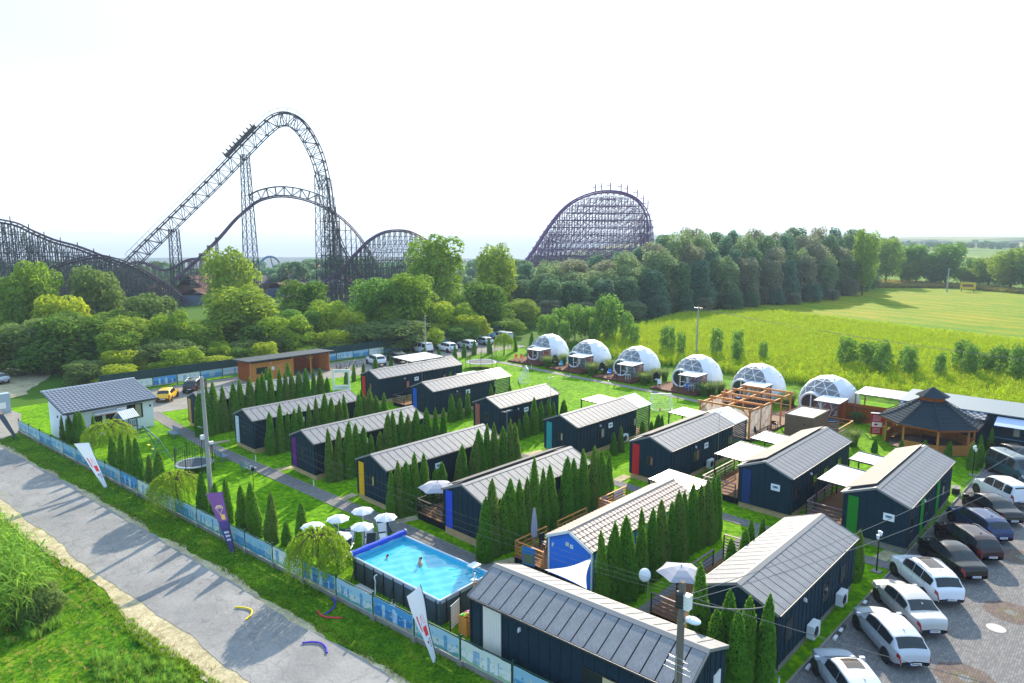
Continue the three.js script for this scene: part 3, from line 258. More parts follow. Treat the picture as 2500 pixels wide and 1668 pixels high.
thujaRow([[48.9, -77.4, 2.2], [50.6, -78.4, 2.5], [53, -79.5, 2], [55.4, -80.2, 2.6], [58.6, -80.8, 2.2], [63.2, -82.1, 2.3], [66.2, -82, 2.7], [68.6, -81.4, 2.3], [71.2, -80.6, 2.5], [74.1, -81.6, 2.4], [77, -82.4, 2.4], [79.5, -81, 2.7], [84.5, -79.6, 3.2], [86.4, -77.6, 3.4], [88.2, -76.4, 3.3], [89.6, -75.4, 3]], 'small thuja by the rear car park', 'thujas by the rear car park', 16);
thujaRow([[40.3, -82.8, 2.6], [43.6, -83.4, 2.9]], 'rounded thuja in front of the wooden shed', 'thujas before the wooden shed', 17);
// weeping trees
makeWillow(61, 3.3, 1.75, 'weeping_willow', 'weeping willow with bare top branches leaning over the fence beside the pool', 2.6).position.set(17.95, 0, -32);
makeWillow(62, 3.4, 2.2, 'weeping_willow', 'broad weeping willow behind the fence next to the reception house', 2.4).position.set(17.0, 0, -65.4);
makeWillow(63, 2.9, 1.9, 'weeping_willow', 'weeping willow hanging over the fence beside the grey utility pole', 2.2).position.set(16.5, 0, -48.6);
makeWillow(64, 3.6, 1.7, 'weeping_willow', 'weeping willow at the far corner beside the first dome', 2.6).position.set(80.5, 0, -78.6);
// grass clumps by the domes
{ const gA = clumpGeo(71, 1.7, 1.35, 620, .02), gB = clumpGeo(72, 1.5, 1.2, 560, .02), gP = clumpGeo(73, 1.9, 1.2, 60, .02); let first; const r = rng(4);
  const put = (x, z, s, label, group) => { let o; if (!first) { first = thing('grass_clump', label, 'ornamental grass', [x, 0, z], 0, group); part('blades', gA, LM.reed, first); part('plumes', gP, LM.reedDry, first); o = first; } else o = copyOf(first, [x, 0, z], r() * 6.28, label, group); o.scale.setScalar(s); };
  for (const [x, z] of [[76.4, -65.3], [77.6, -66.4], [79, -65.6], [80.6, -65.6], [76.2, -56.9], [77.6, -57.4], [79.2, -56.6], [80.8, -56.9], [76, -48], [77.5, -48.4], [79, -47.9], [80.6, -47.6], [75.3, -38.9], [76.6, -38.6], [78.4, -38.2], [76.6, -29.5], [78, -29.3], [79.4, -29.8]]) put(x, z, .95 + r() * .4, 'arching clump of ornamental grass between two domes', 'ornamental grasses between the domes');
  put(66.4, -18.9, 1.15, 'large round clump of ornamental grass between the sauna and the grill hut'); put(64.6, -19.2, .95, 'smaller clump of ornamental grass beside the large one by the sauna'); put(75.2, -21.2, .9, 'clump of ornamental grass before the brown board fence'); put(32.6, -78.2, .9, 'yellow-green clump of grass beside the yellow car'); put(28.2, -75, .6, 'small clump of grass on the lawn by the gold-striped cabin'); }
// corn, grass
const cornField = [[90, -63], [101, -76], [117.3, -80], [157, -88], [177, -70.4], [156, -16.5], [149, 8], [93, 4], [91, -20]];
scatter('corn_crop', 'bright green maize crop in the field behind the domes', cornGeo(81, 1.5), LM.corn, fill(cornField, 42000, 6), 7, .62, .98);
const nearCorn = [[-4, -70], [5.4, -62], [6.6, -52], [7.2, -44], [7, -40], [5.8, -38.2], [3.4, -39], [-2, -44]];
scatter('corn_crop', 'tall leafy maize plants at the edge of the road field', cornGeo(82, 2.6), LM.cornNear, fill(nearCorn, 1300, 8), 9, .75, 1.2);
const tuft = clumpGeo(83, .16, .12, 12, .008), weed = clumpGeo(84, .55, .3, 26, .014);
const vergeL = [[-6, -75], [5, -72], ...sandL.filter(p => p[1] > -70 && p[1] < -14).map(p => [p[0] - .25, p[1]]), [2, -14], [-6, -30]];
const vergeR = [...roadR.filter(p => p[1] > -80 && p[1] < -10).map(p => [p[0] + .35, p[1]]), ...[-10, -30, -50, -80].map(z => [fenceX(z) + .1, z])];
scatter('verge_grass', 'rough grass on the verge below the fence', tuft, LM.grass, fill(vergeR, 9000, 10), 11, .35, .8);
scatter('verge_grass', 'rough yellow-green grass on the far side of the road', tuft, LM.grass, fill(vergeL, 14000, 12), 13, .45, 1.1);
scatter('dry_grass', 'dry straw-coloured grass among the verge', tuft, LM.dry, fill(vergeL, 2500, 14), 15, .6, 1.5);
scatter('tall_weeds', 'tall lush weeds at the bottom of the verge', weed, LM.cornNear, [...fill([[7.3, -34], [9.4, -31], [10.2, -26], [8, -24], [6.5, -29]], 420, 16), ...fill([[5.2, -40.2], [7.4, -40.6], [7.2, -37.8], [5.6, -37]], 160, 17), ...fill(vergeL, 120, 18)], 19, .5, 1.1);
scatter('verge_weeds', 'low yellow-green weeds on the verge below the fence', weed, LM.willow, fill(vergeR, 260, 20), 21, .15, .4);
scatter('field_weeds', 'yellow flowering weeds along the far edge of the mown field', weed, leafMat(.3, .28, .05), fill([[300, -88], [362, -96], [350, -60], [318, -25], [300, -24], [326, -60]], 5000, 22), 23, 1.6, 3);

{ const edge = (line, d, w, n, seed) => { const r = rng(seed), o = []; for (let k = 0; k < n; k++) { const u = r() * (line.length - 1), i = Math.floor(u), f = u - i; o.push([line[i][0] + (line[i + 1][0] - line[i][0]) * f + d + (r() - .5) * w, line[i][1] + (line[i + 1][1] - line[i][1]) * f]); } return o.filter(q => q[1] > -90 && q[1] < -10); };
  scatter('edge_grass', 'ragged grass along both edges of the road', tuft, LM.grass, [...edge(sandL, -.1, .7, 3500, 41), ...edge(roadR, .5, .5, 2600, 42)], 43, .5, 1.3);
  scatter('edge_straw', 'dry straw scattered along the sandy shoulder', tuft, LM.dry, [...edge(sandL, .25, 1.1, 900, 44), ...edge(roadR, .35, .5, 700, 45)], 46, .25, .7); }

// ---------- cabins ----------
const stripeGeo = (w, h) => memo('st' + [w, h], () => { const g = new MB(); g.box(0, 0, 0, .03, h, w); const n = Math.round(w / .11); for (let k = 0; k < n; k++) g.box(-.025, 0, -w / 2 + w * (k + .5) / n, .03, h, w / n * .5); return g.geo(); });
const panelGeo = (w, s) => memo('rp' + [f3(w), f3(s)], () => new MB().box(0, 0, 0, w - .06, .045, s).geo());
const boardGeo = (w, h) => memo('wb' + [f3(w), f3(h)], () => new MB().box(0, 0, 0, w - .008, h, .03).box(-w / 2 + .025, 0, .025, .035, h, .025).geo());
const gableGeo = (z0, z1, y0, ya, yb) => memo('gb' + [z0, z1, y0, ya, yb].map(f3), () => { const g = new MB(), a = .004; for (const [x0, x1, q0, q1] of [[-.03, 0, z0 + a, z1 - a], [-.055, -.03, z0 + a, z0 + .04]]) { const yq = z => ya + (yb - ya) * (z - z0) / (z1 - z0); const P = [V(x0, y0, q0), V(x0, y0, q1), V(x0, yq(q1), q1), V(x0, yq(q0), q0)], Q = P.map(p => V(x1, p.y, p.z)); g.poly(P); g.poly([...Q].reverse()); for (let k = 0; k < 4; k++) g.poly([P[k], Q[k], Q[(k + 1) % 4], P[(k + 1) % 4]]); } return g.geo(); });
function windowPart(parent, p, ry, w, h, cur) { const f = part('window', memo('wf' + [w, h], () => new MB().box(0, h / 2 - .03, 0, w, .06, .05).box(0, -h / 2 + .03, 0, w, .06, .05).box(-w / 2 + .03, 0, 0, .06, h - .12, .05).box(w / 2 - .03, 0, 0, .06, h - .12, .05).geo()), M.darkMetal, parent, p, [0, ry, 0]); part('pane', boxGeo(w - .11, h - .11, .012), M.glass, f); if (cur) part('curtain', boxGeo(w * .35, h - .16, .014), cur, f, [w * .22, 0, .008]); return f; }
const signTex = canvasTex(128, 96, (c, w, h) => { c.fillStyle = '#f2f4f6'; c.fillRect(0, 0, w, h); c.fillStyle = '#7d93a8'; c.fillRect(22, 24, 84, 34); c.fillStyle = '#31465c'; c.fillRect(44, 34, 40, 18); c.fillStyle = '#9aa6b0'; c.fillRect(30, 68, 68, 6); });
const signMat = mat('#ffffff', .6, { map: signTex });
const signGeo = memo('sign', () => { const g = new MB(); g.box(0, 0, 0, .62, .46, .03); g.poly([V(-.29, -.21, .018), V(.29, -.21, .018), V(.29, .21, .018), V(-.29, .21, .018)], [[0, 0], [1, 0], [1, 1], [0, 1]]); return g.geo(); });
function lampPart(parent, p, ry) { part('wall_lamp', memo('wl', () => new MB().box(0, 0, .05, .08, .16, .1).tube(V(0, .06, .1), V(0, -.1, .13), .05, .03, 6).geo()), M.white, parent, p, [0, ry, 0]); }
function acUnit(label, p, ry) { const t = thing('air_conditioner', label, 'air conditioner', p, ry); part('casing', boxGeo(.85, .65, .34), M.white, t, [0, .36, 0]); part('fan_grille', memo('fg', () => { const g = new MB(); for (let k = 0; k < 4; k++) { const r = .06 + k * .065; for (let j = 0; j < 20; j++) { const a = j / 20 * 6.283, b = (j + 1) / 20 * 6.283; g.bar(V(Math.cos(a) * r, Math.sin(a) * r, 0), V(Math.cos(b) * r, Math.sin(b) * r, 0), .012, .012); } } g.tube(V(0, 0, -.012), V(0, 0, -.005), .27, .27, 20); return g.geo(); }), M.darkMetal, t, [-.12, .36, .186]); part('bracket', new MB().box(-.3, .02, 0, .05, .04, .4).box(.3, .02, 0, .05, .04, .4).geo(), M.steel, t); return t; }
function cabin(o) {
  const { x, z, L, W = 3.75, ry = 0, eave = 3.05, ridge = 3.8, label } = o; const t = thing('cabin', label, 'cabin', [x, 0, z], ry, o.group);
  const y0 = o.y0 ?? .42, sk = o.skirt ?? M.skirt, wallM = o.wall ?? M.wall, An = o.annex ?? 0, LL = L - An; const rf = zz => eave + (ridge - eave) * (1 - Math.abs(zz - W / 2) / (W / 2));
  part('skirting', new MB().box(L / 2, y0 / 2 - .02, W / 2, L - .12, y0 + .04, W - .12).geo(), sk, t);
  { const g = new MB(); const pr = [[.035, y0], [W - .035, y0], [W - .035, rf(W - .035) - .04], [W / 2, ridge - .04], [.035, rf(.035) - .04]]; const A = pr.map(([a, b]) => V(.035, b, a)), B = pr.map(([a, b]) => V(LL - .035, b, a)); g.poly([...A].reverse()); g.poly(B); for (let k = 0; k < 5; k++) g.poly([A[k], B[k], B[(k + 1) % 5], A[(k + 1) % 5]]); part('wall', g.geo(), M.wallCore, t); }
  const bw = o.board ?? .5, nb = Math.round(LL / bw), w = LL / nb, hh = eave - .05 - y0; for (let k = 0; k < nb; k++) part('wall_board', boardGeo(w, hh), wallM, t, [(k + .5) * w, y0 + hh / 2, W - .015]);
  { const g = new MB(); g.box(LL / 2, y0 + hh / 2, .015, LL, hh, .03); for (let k = 0; k < nb; k++) g.box((k + .5) * w, y0 + hh / 2, -.012, .04, hh, .025); part('back_wall', g.geo(), wallM, t); }
  const ng = Math.round(W / bw), gw = W / ng; for (const end of [0, 1]) { if (end && An) continue; for (let k = 0; k < ng; k++) { const a = k * gw, b = a + gw; const parts = (a < W / 2 - .01 && b > W / 2 + .01) ? [[a, W / 2], [W / 2, b]] : [[a, b]]; for (const [p, q] of parts) { const m = part('gable_board', gableGeo(p, q, y0, rf(p) - .05, rf(q) - .05), wallM, t, [end ? LL : 0, 0, end ? W : 0]); if (end) m.rotation.y = Math.PI; } } }
  // roof
  const ov = .1, sl = Math.hypot(W / 2 + ov, (ridge - eave) * (W / 2 + ov) / (W / 2)), ang = Math.atan2(ridge - eave, W / 2), RL = LL + .16, np = Math.round(RL / (o.pw ?? .64)), pw = RL / np, cz = (W / 2 + ov) / 2, cyy = ridge - Math.tan(ang) * cz;
  const rm = o.roofMat ?? M.roof; for (let k = 0; k < np; k++) { part('roof_panel', panelGeo(pw, sl), rm, t, [-.08 + (k + .5) * pw, cyy + .02, W / 2 + cz], [ang, 0, 0]); part('roof_panel', panelGeo(pw, sl), rm, t, [-.08 + (k + .5) * pw, cyy + .02, W / 2 - cz], [-ang, 0, 0]); }
  part('roof_deck', (() => { const g = new MB(); for (const s of [1, -1]) g.box(RL / 2 - .08, cyy - .015, W / 2 + s * cz, RL - .02, .02, sl - .02, new THREE.Matrix4().makeRotationX(s * ang)); return g.geo(); })(), M.wallCore, t);
  { const g = new MB(); for (const s of [1, -1]) { g.box(RL / 2 - .08, ridge + .055 - Math.tan(ang) * .09, W / 2 + s * .1, RL + .02, .02, .22, new THREE.Matrix4().makeRotationX(s * ang)); } part('ridge_cap', g.geo(), M.roofTrim, t); }
  for (const xx of [-.1, LL + .1]) for (const s of [1, -1]) part('verge_trim', boxGeo(.035, .13, sl), o.trim ?? M.roofTrim, t, [xx, cyy, W / 2 + s * cz], [s * ang, 0, 0]);
  { const g = new MB(); for (const zz of [-ov - .05, W + ov + .05]) g.tube(V(-.08, eave - .06, zz), V(LL + .08, eave - .06, zz), .05, .05, 6); g.tube(V(.06, eave - .08, W + .09), V(.06, y0, W + .09), .035, .035, 6); part('gutter', g.geo(), M.darkMetal, t); }
  if (An) { // open annex with a translucent roof and louvred wall
    const an = Math.round(An / .62), aw = (An + .05) / an; for (let k = 0; k < an; k++) for (const s of [1, -1]) part('skylight_panel', panelGeo(aw, sl), M.poly, t, [LL + .1 + (k + .5) * aw, cyy + .03, W / 2 + s * cz], [s * ang, 0, 0]);
    const n = 14; for (let k = 0; k < n; k++) { const yy = y0 + .1 + k * (eave - y0 - .15) / n; for (const zz of [W - .03, .03]) part('louvre_slat', boxGeo(An - .16, .11, .02), wallM, t, [LL + An / 2, yy, zz], [zz > 1 ? -.5 : .5, 0, 0]); }
    const g = new MB(); for (const zz of [.05, W - .05]) g.box(L - .05, (eave + y0) / 2, zz, .1, eave - y0 - .05, .1); g.box(L - .05, eave - .08, W / 2, .08, .1, W - .2); part('annex_post', g.geo(), M.darkMetal, t); }
  if (o.cover) { part('roof_cover', new MB().box(0, 0, 0, LL * .94, .05, sl * .86).geo(), M.coverSheet, t, [LL * .5, cyy + .2, W / 2 - cz * 1.02], [-ang, 0, 0]); part('cover_edge', new MB().box(0, 0, 0, LL * .94, .09, .04).geo(), M.black, t, [LL * .5, cyy + .2 + Math.sin(ang) * sl * .43, W / 2 - cz * 1.02 + Math.cos(ang) * sl * .445], [-ang, 0, 0]); }
  if (o.stripe) part('stripe_panel', stripeGeo(.62, 2.5), mat(o.stripe, .5), t, [-.062, y0 + 1.28, .62]);
  if (o.frontWin !== false) windowPart(t, [-.045, 1.85, W * .52], -Math.PI / 2, .55, .75, o.winCur);
  for (const [q, ww, wh] of o.wins ?? [[L * .3, 1, .9], [L * .75, .9, .8]]) windowPart(t, [q, 1.75, W + .03], 0, ww, wh, o.winCur);
  if (o.sign !== false) part('wall_sign', signGeo, signMat, t, [L * (o.signAt ?? .42), 2.25, W + .045]);
  if (o.gableSign) part('wall_sign', signGeo, signMat, t, [-.08, 2.15, W * .72], [0, -Math.PI / 2, 0]);
  lampPart(t, [L * .28, 2.55, W + .04], 0);
  return t;
}
const cab = (x, z, L, s, label, o = {}) => cabin({ x, z, L, stripe: s, label, ...o });
cab(26.1, -71.5, 11.2, '#c9a063', 'dark cabin with a gold corrugated stripe half hidden behind the tall thuja hedge');
cab(26.4, -61.1, 11.2, '#dde3ec', 'dark cabin with a white corrugated stripe on its gable');
cab(26.6, -50.9, 11.2, '#7a1f86', 'dark cabin with a purple corrugated stripe on its gable');
cab(26.85, -41.5, 11.1, '#f2bd12', 'dark cabin with a yellow corrugated stripe on its gable', { winCur: mat([.5, .38, .12], .8) });
cab(27.3, -32.2, 10.8, '#2d55d8', 'dark cabin with a royal blue corrugated stripe beside the pool path', { cover: true, frontWin: false, y0: .55 });
cab(45.3, -68.5, 13.1, '#e0301c', 'long dark cabin with an orange-red stripe at the far end of the lawn', { winCur: mat([.5, .2, .16], .8) });
cab(45.3, -58.6, 11.9, '#1d6ad8', 'dark cabin with a bright blue stripe and a translucent roof end', { annex: 2.6 });
cab(45.1, -48.3, 8.8, '#b76a5c', 'short dark cabin with a terracotta stripe on its gable');
cab(44.9, -38.7, 11.7, '#2fa7ac', 'dark cabin with a teal stripe and a translucent roof end', { annex: 2.4, winCur: mat([.4, .36, .28], .8) });
cab(44.6, -29.3, 13.3, '#d2202c', 'dark cabin with a red stripe and a translucent roof end', { annex: 2.8, cover: true, winCur: mat([.3, .15, .12], .8) });
cab(44.9, -20.2, 12, '#123a78', 'dark cabin with a navy stripe and a grey cover sheet on its roof', { cover: true, gableSign: true, sign: false, frontWin: false, wins: [[1, .9, .9], [4.4, .9, .9], [6.6, .9, .9], [9.6, .9, .9]] });
{ const t = cab(44.7, -13.05, 12.1, '#128a24', 'dark cabin with bright green stripes beside the parked cars', { cover: true, gableSign: true, sign: false, frontWin: false, skirt: M.concrete, wins: [[.8, .9, 1], [4.6, .8, 1], [9.4, .8, 1]] }); for (const q of [3.1, 7.4]) part('stripe_panel', stripeGeo(.62, 2.5), mat('#149a2a', .45), t, [q, 1.7, 3.81], [0, Math.PI / 2, 0]); }
cab(27.5, -14.05, 10.5, null, 'dark cabin with a grey metal roof and air conditioners beside the parking kerb', { sign: false, frontWin: false, skirt: M.concrete, wins: [[1.4, .95, 1], [6, .95, 1], [8.6, .9, .9]] });
{ const t = cabin({ x: 23.0, z: -21.35, L: 10.5, W: 3.62, ry: -Math.PI / 2 + .072, label: 'dark cabin with pale corrugated wall panels right behind the roadside fence', y0: .3, sign: false, frontWin: false, wins: [[7.0, 1.7, .95]], winCur: mat([.62, .52, .3], .8), pw: .62, board: .55 });
  part('stripe_panel', stripeGeo(1.05, 2.62), mat('#e6e2d8', .5), t, [1.35, 1.66, 3.68], [0, Math.PI / 2, 0]); part('stripe_panel', stripeGeo(1.5, 2.4), mat('#e6e2d8', .5), t, [9.6, 1.5, 3.68], [0, Math.PI / 2, 0]); part('door', boxGeo(.05, 2, .62), M.white, t, [10.57, 1.4, .9]); }
// bright blue timber cabin with a metal tile roof
{ const x = 27.7, z = -23.45, L = 10.9, W = 3.05, ev = 2.5, rd = 3.2, t = thing('timber_cabin', 'bright blue boarded cabin with white trim and a beige tiled roof', 'cabin', [x, 0, z]);
  const blue = mat([.035, .2, .8], .6), rf = zz => ev + (rd - ev) * (1 - Math.abs(zz - W / 2) / (W / 2)), g = new MB(); const pr = [[.02, .2], [W - .02, .2], [W - .02, ev], [W / 2, rd - .03], [.02, ev]], A = pr.map(([a, b]) => V(.02, b, a)), B = pr.map(([a, b]) => V(L, b, a)); g.poly([...A].reverse()); g.poly(B); for (let k = 0; k < 5; k++) g.poly([A[k], B[k], B[(k + 1) % 5], A[(k + 1) % 5]]); part('wall', g.geo(), blue, t);
  part('skirting', new MB().box(L / 2, .09, W / 2, L - .1, .24, W - .1).geo(), M.wallCore, t);
  for (let k = 0; k < 21; k++) { const y = .22 + k * .14; if (y > rd - .1) break; const half = y + .1 > ev ? Math.max(.05, (rd - y - .1) / (rd - ev) * W / 2) : W / 2; part('cladding_board', boxGeo(.03, .13, half * 2 - .02), blue, t, [-.005, y + .065, W / 2], [0, 0, -.06]); }
  for (let k = 0; k < 16; k++) for (const s of [0, 1]) part('cladding_board', boxGeo(L - .06, .13, .03), blue, t, [L / 2, .29 + k * .14, s ? W : 0]);
  { const q = new MB(); for (const zz of [0, W]) q.box(-.02, ev / 2 + .1, zz, .1, ev - .2, .1); part('corner_trim', q.geo(), M.white, t); }
  const ang = Math.atan2(rd - ev, W / 2), sl = (W / 2 + .12) / Math.cos(ang); const tile = mat('#b59f92', .55, { metalness: .15 }); const nx = 33, nz = 5, tw = (L + .3) / nx, ts = sl / nz;
  const tg = memo('mt', () => { const q = new MB(); const n = 4; for (let k = 0; k < n; k++) { const a = -tw / 2 + tw * k / n, b = a + tw / n, ya = .03 * Math.sin(k / n * Math.PI), yb = .03 * Math.sin((k + 1) / n * Math.PI); q.poly([V(a, ya, -ts / 2), V(a, ya + .035, ts / 2), V(b, yb + .035, ts / 2), V(b, yb, -ts / 2)]); q.poly([V(a, ya + .035, ts / 2), V(a, ya - .01, ts / 2), V(b, yb - .01, ts / 2), V(b, yb + .035, ts / 2)]); } return q.geo(); });
  for (const s of [1, -1]) for (let j = 0; j < nz; j++) for (let i = 0; i < nx; i++) { const d = (j + .5) * ts; const m = part('roof_tile', tg, tile, t, [-.15 + (i + .5) * tw, rd + .03 - Math.sin(ang) * d, W / 2 + s * Math.cos(ang) * d]); m.rotation.set(ang * s, s > 0 ? 0 : 0, 0); if (s < 0) { m.rotation.set(ang, Math.PI, 0, 'YXZ'); } }
  part('roof_underlay', (() => { const q = new MB(); for (const s of [1, -1]) q.box(L / 2, rd - .03 - Math.sin(ang) * sl / 2, W / 2 + s * Math.cos(ang) * sl / 2, L + .28, .03, sl, new THREE.Matrix4().makeRotationX(s * ang)); return q.geo(); })(), M.wallCore, t);
  part('ridge_cap', new MB().tube(V(-.17, rd + .045, W / 2), V(L + .17, rd + .045, W / 2), .075, .075, 8).geo(), mat('#b7a596', .6), t);
  { const q = new MB(); for (const xx of [-.17, L + .17]) for (const s of [1, -1]) q.box(xx, rd - .02 - Math.sin(ang) * sl / 2, W / 2 + s * Math.cos(ang) * sl / 2, .04, .16, sl, new THREE.Matrix4().makeRotationX(s * ang)); part('verge_board', q.geo(), M.white, t); }
  part('vent_plate', boxGeo(.03, .22, .22), mat([.7, .72, .5], .6), t, [-.04, 2.35, W * .44]); part('vent_plate', boxGeo(.03, .22, .22), M.white, t, [-.04, 2.3, W * .54]); lampPart(t, [-.02, 2.05, .35], -Math.PI / 2); }
// reception house
{ const t = thing('reception_house', 'white rendered house with a blue-grey pantile roof by the gate', 'house', [15.25, 0, -77.9], .09), L = 7.9, W = 4.6, ev = 3.0, rd = 4.15; const wh = mat('#e9ebef', .9), g = new MB(); const pr = [[0, 0], [W, 0], [W, ev], [0, rd]], A = pr.map(([a, b]) => V(0, b, a)), B = pr.map(([a, b]) => V(L, b, a)); g.poly([...A].reverse()); g.poly(B); for (let k = 0; k < 4; k++) g.poly([A[k], B[k], B[(k + 1) % 4], A[(k + 1) % 4]]); part('wall', g.geo(), wh, t);
  const ang = Math.atan2(rd - ev, W), sl = (W + .9) / Math.cos(ang), nx = 26, nz = 13, tw = (L + .8) / nx, ts = sl / nz; const tile = mat('#868b94', .5); const tg = new MB(); { const n = 5; for (let k = 0; k < n; k++) { const a = -tw / 2 + tw * k / n, b = a + tw / n, ya = .075 * Math.sin(k / n * Math.PI), yb = .075 * Math.sin((k + 1) / n * Math.PI); tg.poly([V(a, ya, -ts / 2), V(a, ya + .065, ts / 2), V(b, yb + .065, ts / 2), V(b, yb, -ts / 2)]); tg.poly([V(a, ya + .065, ts / 2), V(a, ya - .02, ts / 2), V(b, yb - .02, ts / 2), V(b, yb + .065, ts / 2)]); } } const tgg = tg.geo();
  for (let j = 0; j < nz; j++) for (let i = 0; i < nx; i++) if (i < 23) part('roof_tile', tgg, tile, t, [-.4 + (i + .5) * tw, rd + .17 - Math.sin(ang) * (j + .5) * ts, -.45 + Math.cos(ang) * (j + .5) * ts], [ang, 0, 0]);
  { const q = new MB(); const rest = []; for (let j = 0; j < nz; j++) for (let i = 23; i < nx; i++) { const c = tgg.clone(); c.rotateX(ang); c.translate(-.4 + (i + .5) * tw, rd + .17 - Math.sin(ang) * (j + .5) * ts, -.45 + Math.cos(ang) * (j + .5) * ts); rest.push(c); } part('roof_tiles', mergeGeometries(rest), tile, t).userData.kind = 'stuff'; }
  part('roof_deck', new MB().box(L / 2, rd + .1 - Math.sin(ang) * sl / 2, -.45 + Math.cos(ang) * sl / 2, L + .78, .1, sl, new THREE.Matrix4().makeRotationX(ang)).geo(), M.darkMetal, t);
  part('gutter', new MB().tube(V(-.4, ev - .1, W + .52), V(L + .4, ev - .1, W + .52), .07, .07, 6).tube(V(.1, ev - .1, W + .1), V(.1, 0, W + .1), .05, .05, 6).geo(), M.darkMetal, t); part('ridge_cap', new MB().tube(V(-.42, rd + .21, -.45), V(L + .42, rd + .21, -.45), .09, .09, 8).geo(), M.steel, t);
  windowPart(t, [2.6, 1.4, W + .02], 0, .9, 1.4); const d = part('door', boxGeo(1.15, 2.1, .06), M.darkMetal, t, [3.95, 1.06, W + .02]); part('door_handle', boxGeo(.04, .2, .06), M.steel, d, [.45, 0, .05]); windowPart(t, [6.1, 1.9, W + .02], 0, 1.5, 1.5, mat([.4, .34, .2], .8)); for (const q of [[-.02, 2.2, 2.3, -Math.PI / 2], [7.6, 2.2, W + .02, 0]]) part('wall_lamp', boxGeo(.16, .22, .1), M.black, t, [q[0], q[1], q[2]], [0, q[3], 0]);
  part('porch_roof', new MB().box(3.4, 2.45, W + .5, 2.4, .05, 1, new THREE.Matrix4().makeRotationX(.15)).geo(), M.poly, t); part('porch_beam', new MB().box(3.4, 2.36, W + .95, 2.4, .12, .08).geo(), M.honeyDark, t); part('wall_unit', boxGeo(.9, .62, .3), M.white, t, [4.75, 2.3, W + .17]); }

// ---------- roadside fence with printed banners ----------
const bannerMats = (() => { const out = [], pal = [['#c9d4cf', '#8fc0d6', '#3f86b8', '#4f8f8a'], ['#4a90bc', '#a9cfd6', '#cfcdb6', '#3f8a9a'], ['#dfe4da', '#c8d6c8', '#6f9cc4', '#90b084'], ['#2f78b4', '#5aa6d6', '#d6e2ea', '#a59a80']];
  for (let k = 0; k < 12; k++) { const r = rng(900 + k), P = pal[k % 4]; out.push(mat('#ffffff', .75, { map: canvasTex(512, 208, (c, w, h) => { c.fillStyle = P[0]; c.fillRect(0, 0, w, h); c.globalAlpha = .7; c.fillStyle = P[1]; c.fillRect(0, 0, w, h * (.3 + r() * .3)); for (let j = 0; j < 4; j++) { c.fillStyle = P[2]; c.fillRect(r() * w, h * (.1 + r() * .3), 12 + r() * 46, h); } c.globalAlpha = .55; for (let j = 0; j < 90; j++) { c.fillStyle = P[Math.floor(r() * 4)]; c.beginPath(); c.ellipse(r() * w, h * (.3 + r() * .7), 3 + r() * 16, 2 + r() * 9, r() * 3, 0, 6.3); c.fill(); } c.globalAlpha = .8; c.fillStyle = P[3]; c.beginPath(); c.moveTo(0, h); for (let j = 0; j <= 10; j++) c.lineTo(j * w / 10, h * (.72 + r() * .2)); c.lineTo(w, h); c.fill(); c.globalAlpha = 1; c.strokeStyle = '#dfe8ea'; c.lineWidth = 5; c.strokeRect(0, 0, w, h); }) })); } return out; })();
{ const t = thing('banner_fence', 'green mesh fence with blue printed banners along the road', 'fence', [0, 0, 0]); const n = 24, z0 = -80.9, z1 = -9, st = (z1 - z0) / n; const r = rng(3); let pw;
  const bg = (() => { const q = [], m = 8, L = st - .12, h = 1.0; const g = new MB(); for (let k = 0; k < m; k++) { const a = k / m, b = (k + 1) / m, f = s => .018 * Math.sin(s * 12); g.poly([V(f(a), 0, a * L), V(f(b), 0, b * L), V(f(b), h, b * L), V(f(a), h, a * L)], [[a, 0], [b, 0], [b, 1], [a, 1]]); } return g.geo(); })();
  const mesh = (() => { const g = new MB(); for (let k = 1; k < 14; k++) g.box(0, .72, k * st / 14, .008, 1.15, .008); for (let k = 0; k < 6; k++) g.box(0, .2 + k * .22, st / 2, .01, .01, st); return g.geo(); })();
  for (let k = 0; k <= n; k++) { const z = z0 + k * st, x = fenceX(z); part('post', boxGeo(.09, 1.5, .07), M.green, t, [x, .74, z]); part('footing', boxGeo(.26, .3, .3), M.concrete, t, [x, .1, z]); if (k === n) break; const ry = Math.atan2(.0912, 1); part('base_slab', boxGeo(.06, .24, st - .1), M.concrete, t, [fenceX(z + st / 2), .1, z + st / 2], [0, ry, 0]); part('mesh_panel', mesh, M.green, t, [x, 0, z], [0, ry, 0]); part('banner', bg, bannerMats[Math.floor(r() * 12)], t, [x - .03, .27, z + .06], [0, ry, 0]); part('top_rail', boxGeo(.05, .04, st - .09), M.green, t, [fenceX(z + st / 2), 1.32, z + st / 2], [0, ry, 0]); } }
// rear fence
{ const t = thing('rear_fence', 'tall dark green screened fence with pale blue banners behind the rear car park', 'fence', [0, 0, 0]), n = 24, x0 = 24, x1 = 97, st = (x1 - x0) / n, r = rng(8); const net = new THREE.MeshPhysicalMaterial({ color: lin(.01, .05, .045), roughness: .9, transmission: .1, thickness: 0, side: THREE.DoubleSide }); for (let k = 0; k <= n; k++) { const x = x0 + k * st, z = -94 + (k / n) * .8; part('post', boxGeo(.1, 2.5, .1), M.green, t, [x, 1.2, z]); if (k === n) break; part('screen', boxGeo(st - .1, 1.1, .03), net, t, [x + st / 2, 1.9, z - .02]); part('banner', memo('rb', () => new MB().poly([V(0, 0, 0), V(st - .12, 0, 0), V(st - .12, 1.1, 0), V(0, 1.1, 0)], [[0, 0], [1, 0], [1, 1], [0, 1]]).geo()), bannerMats[Math.floor(r() * 10)], t, [x + .06, .2, z + .03]); } }
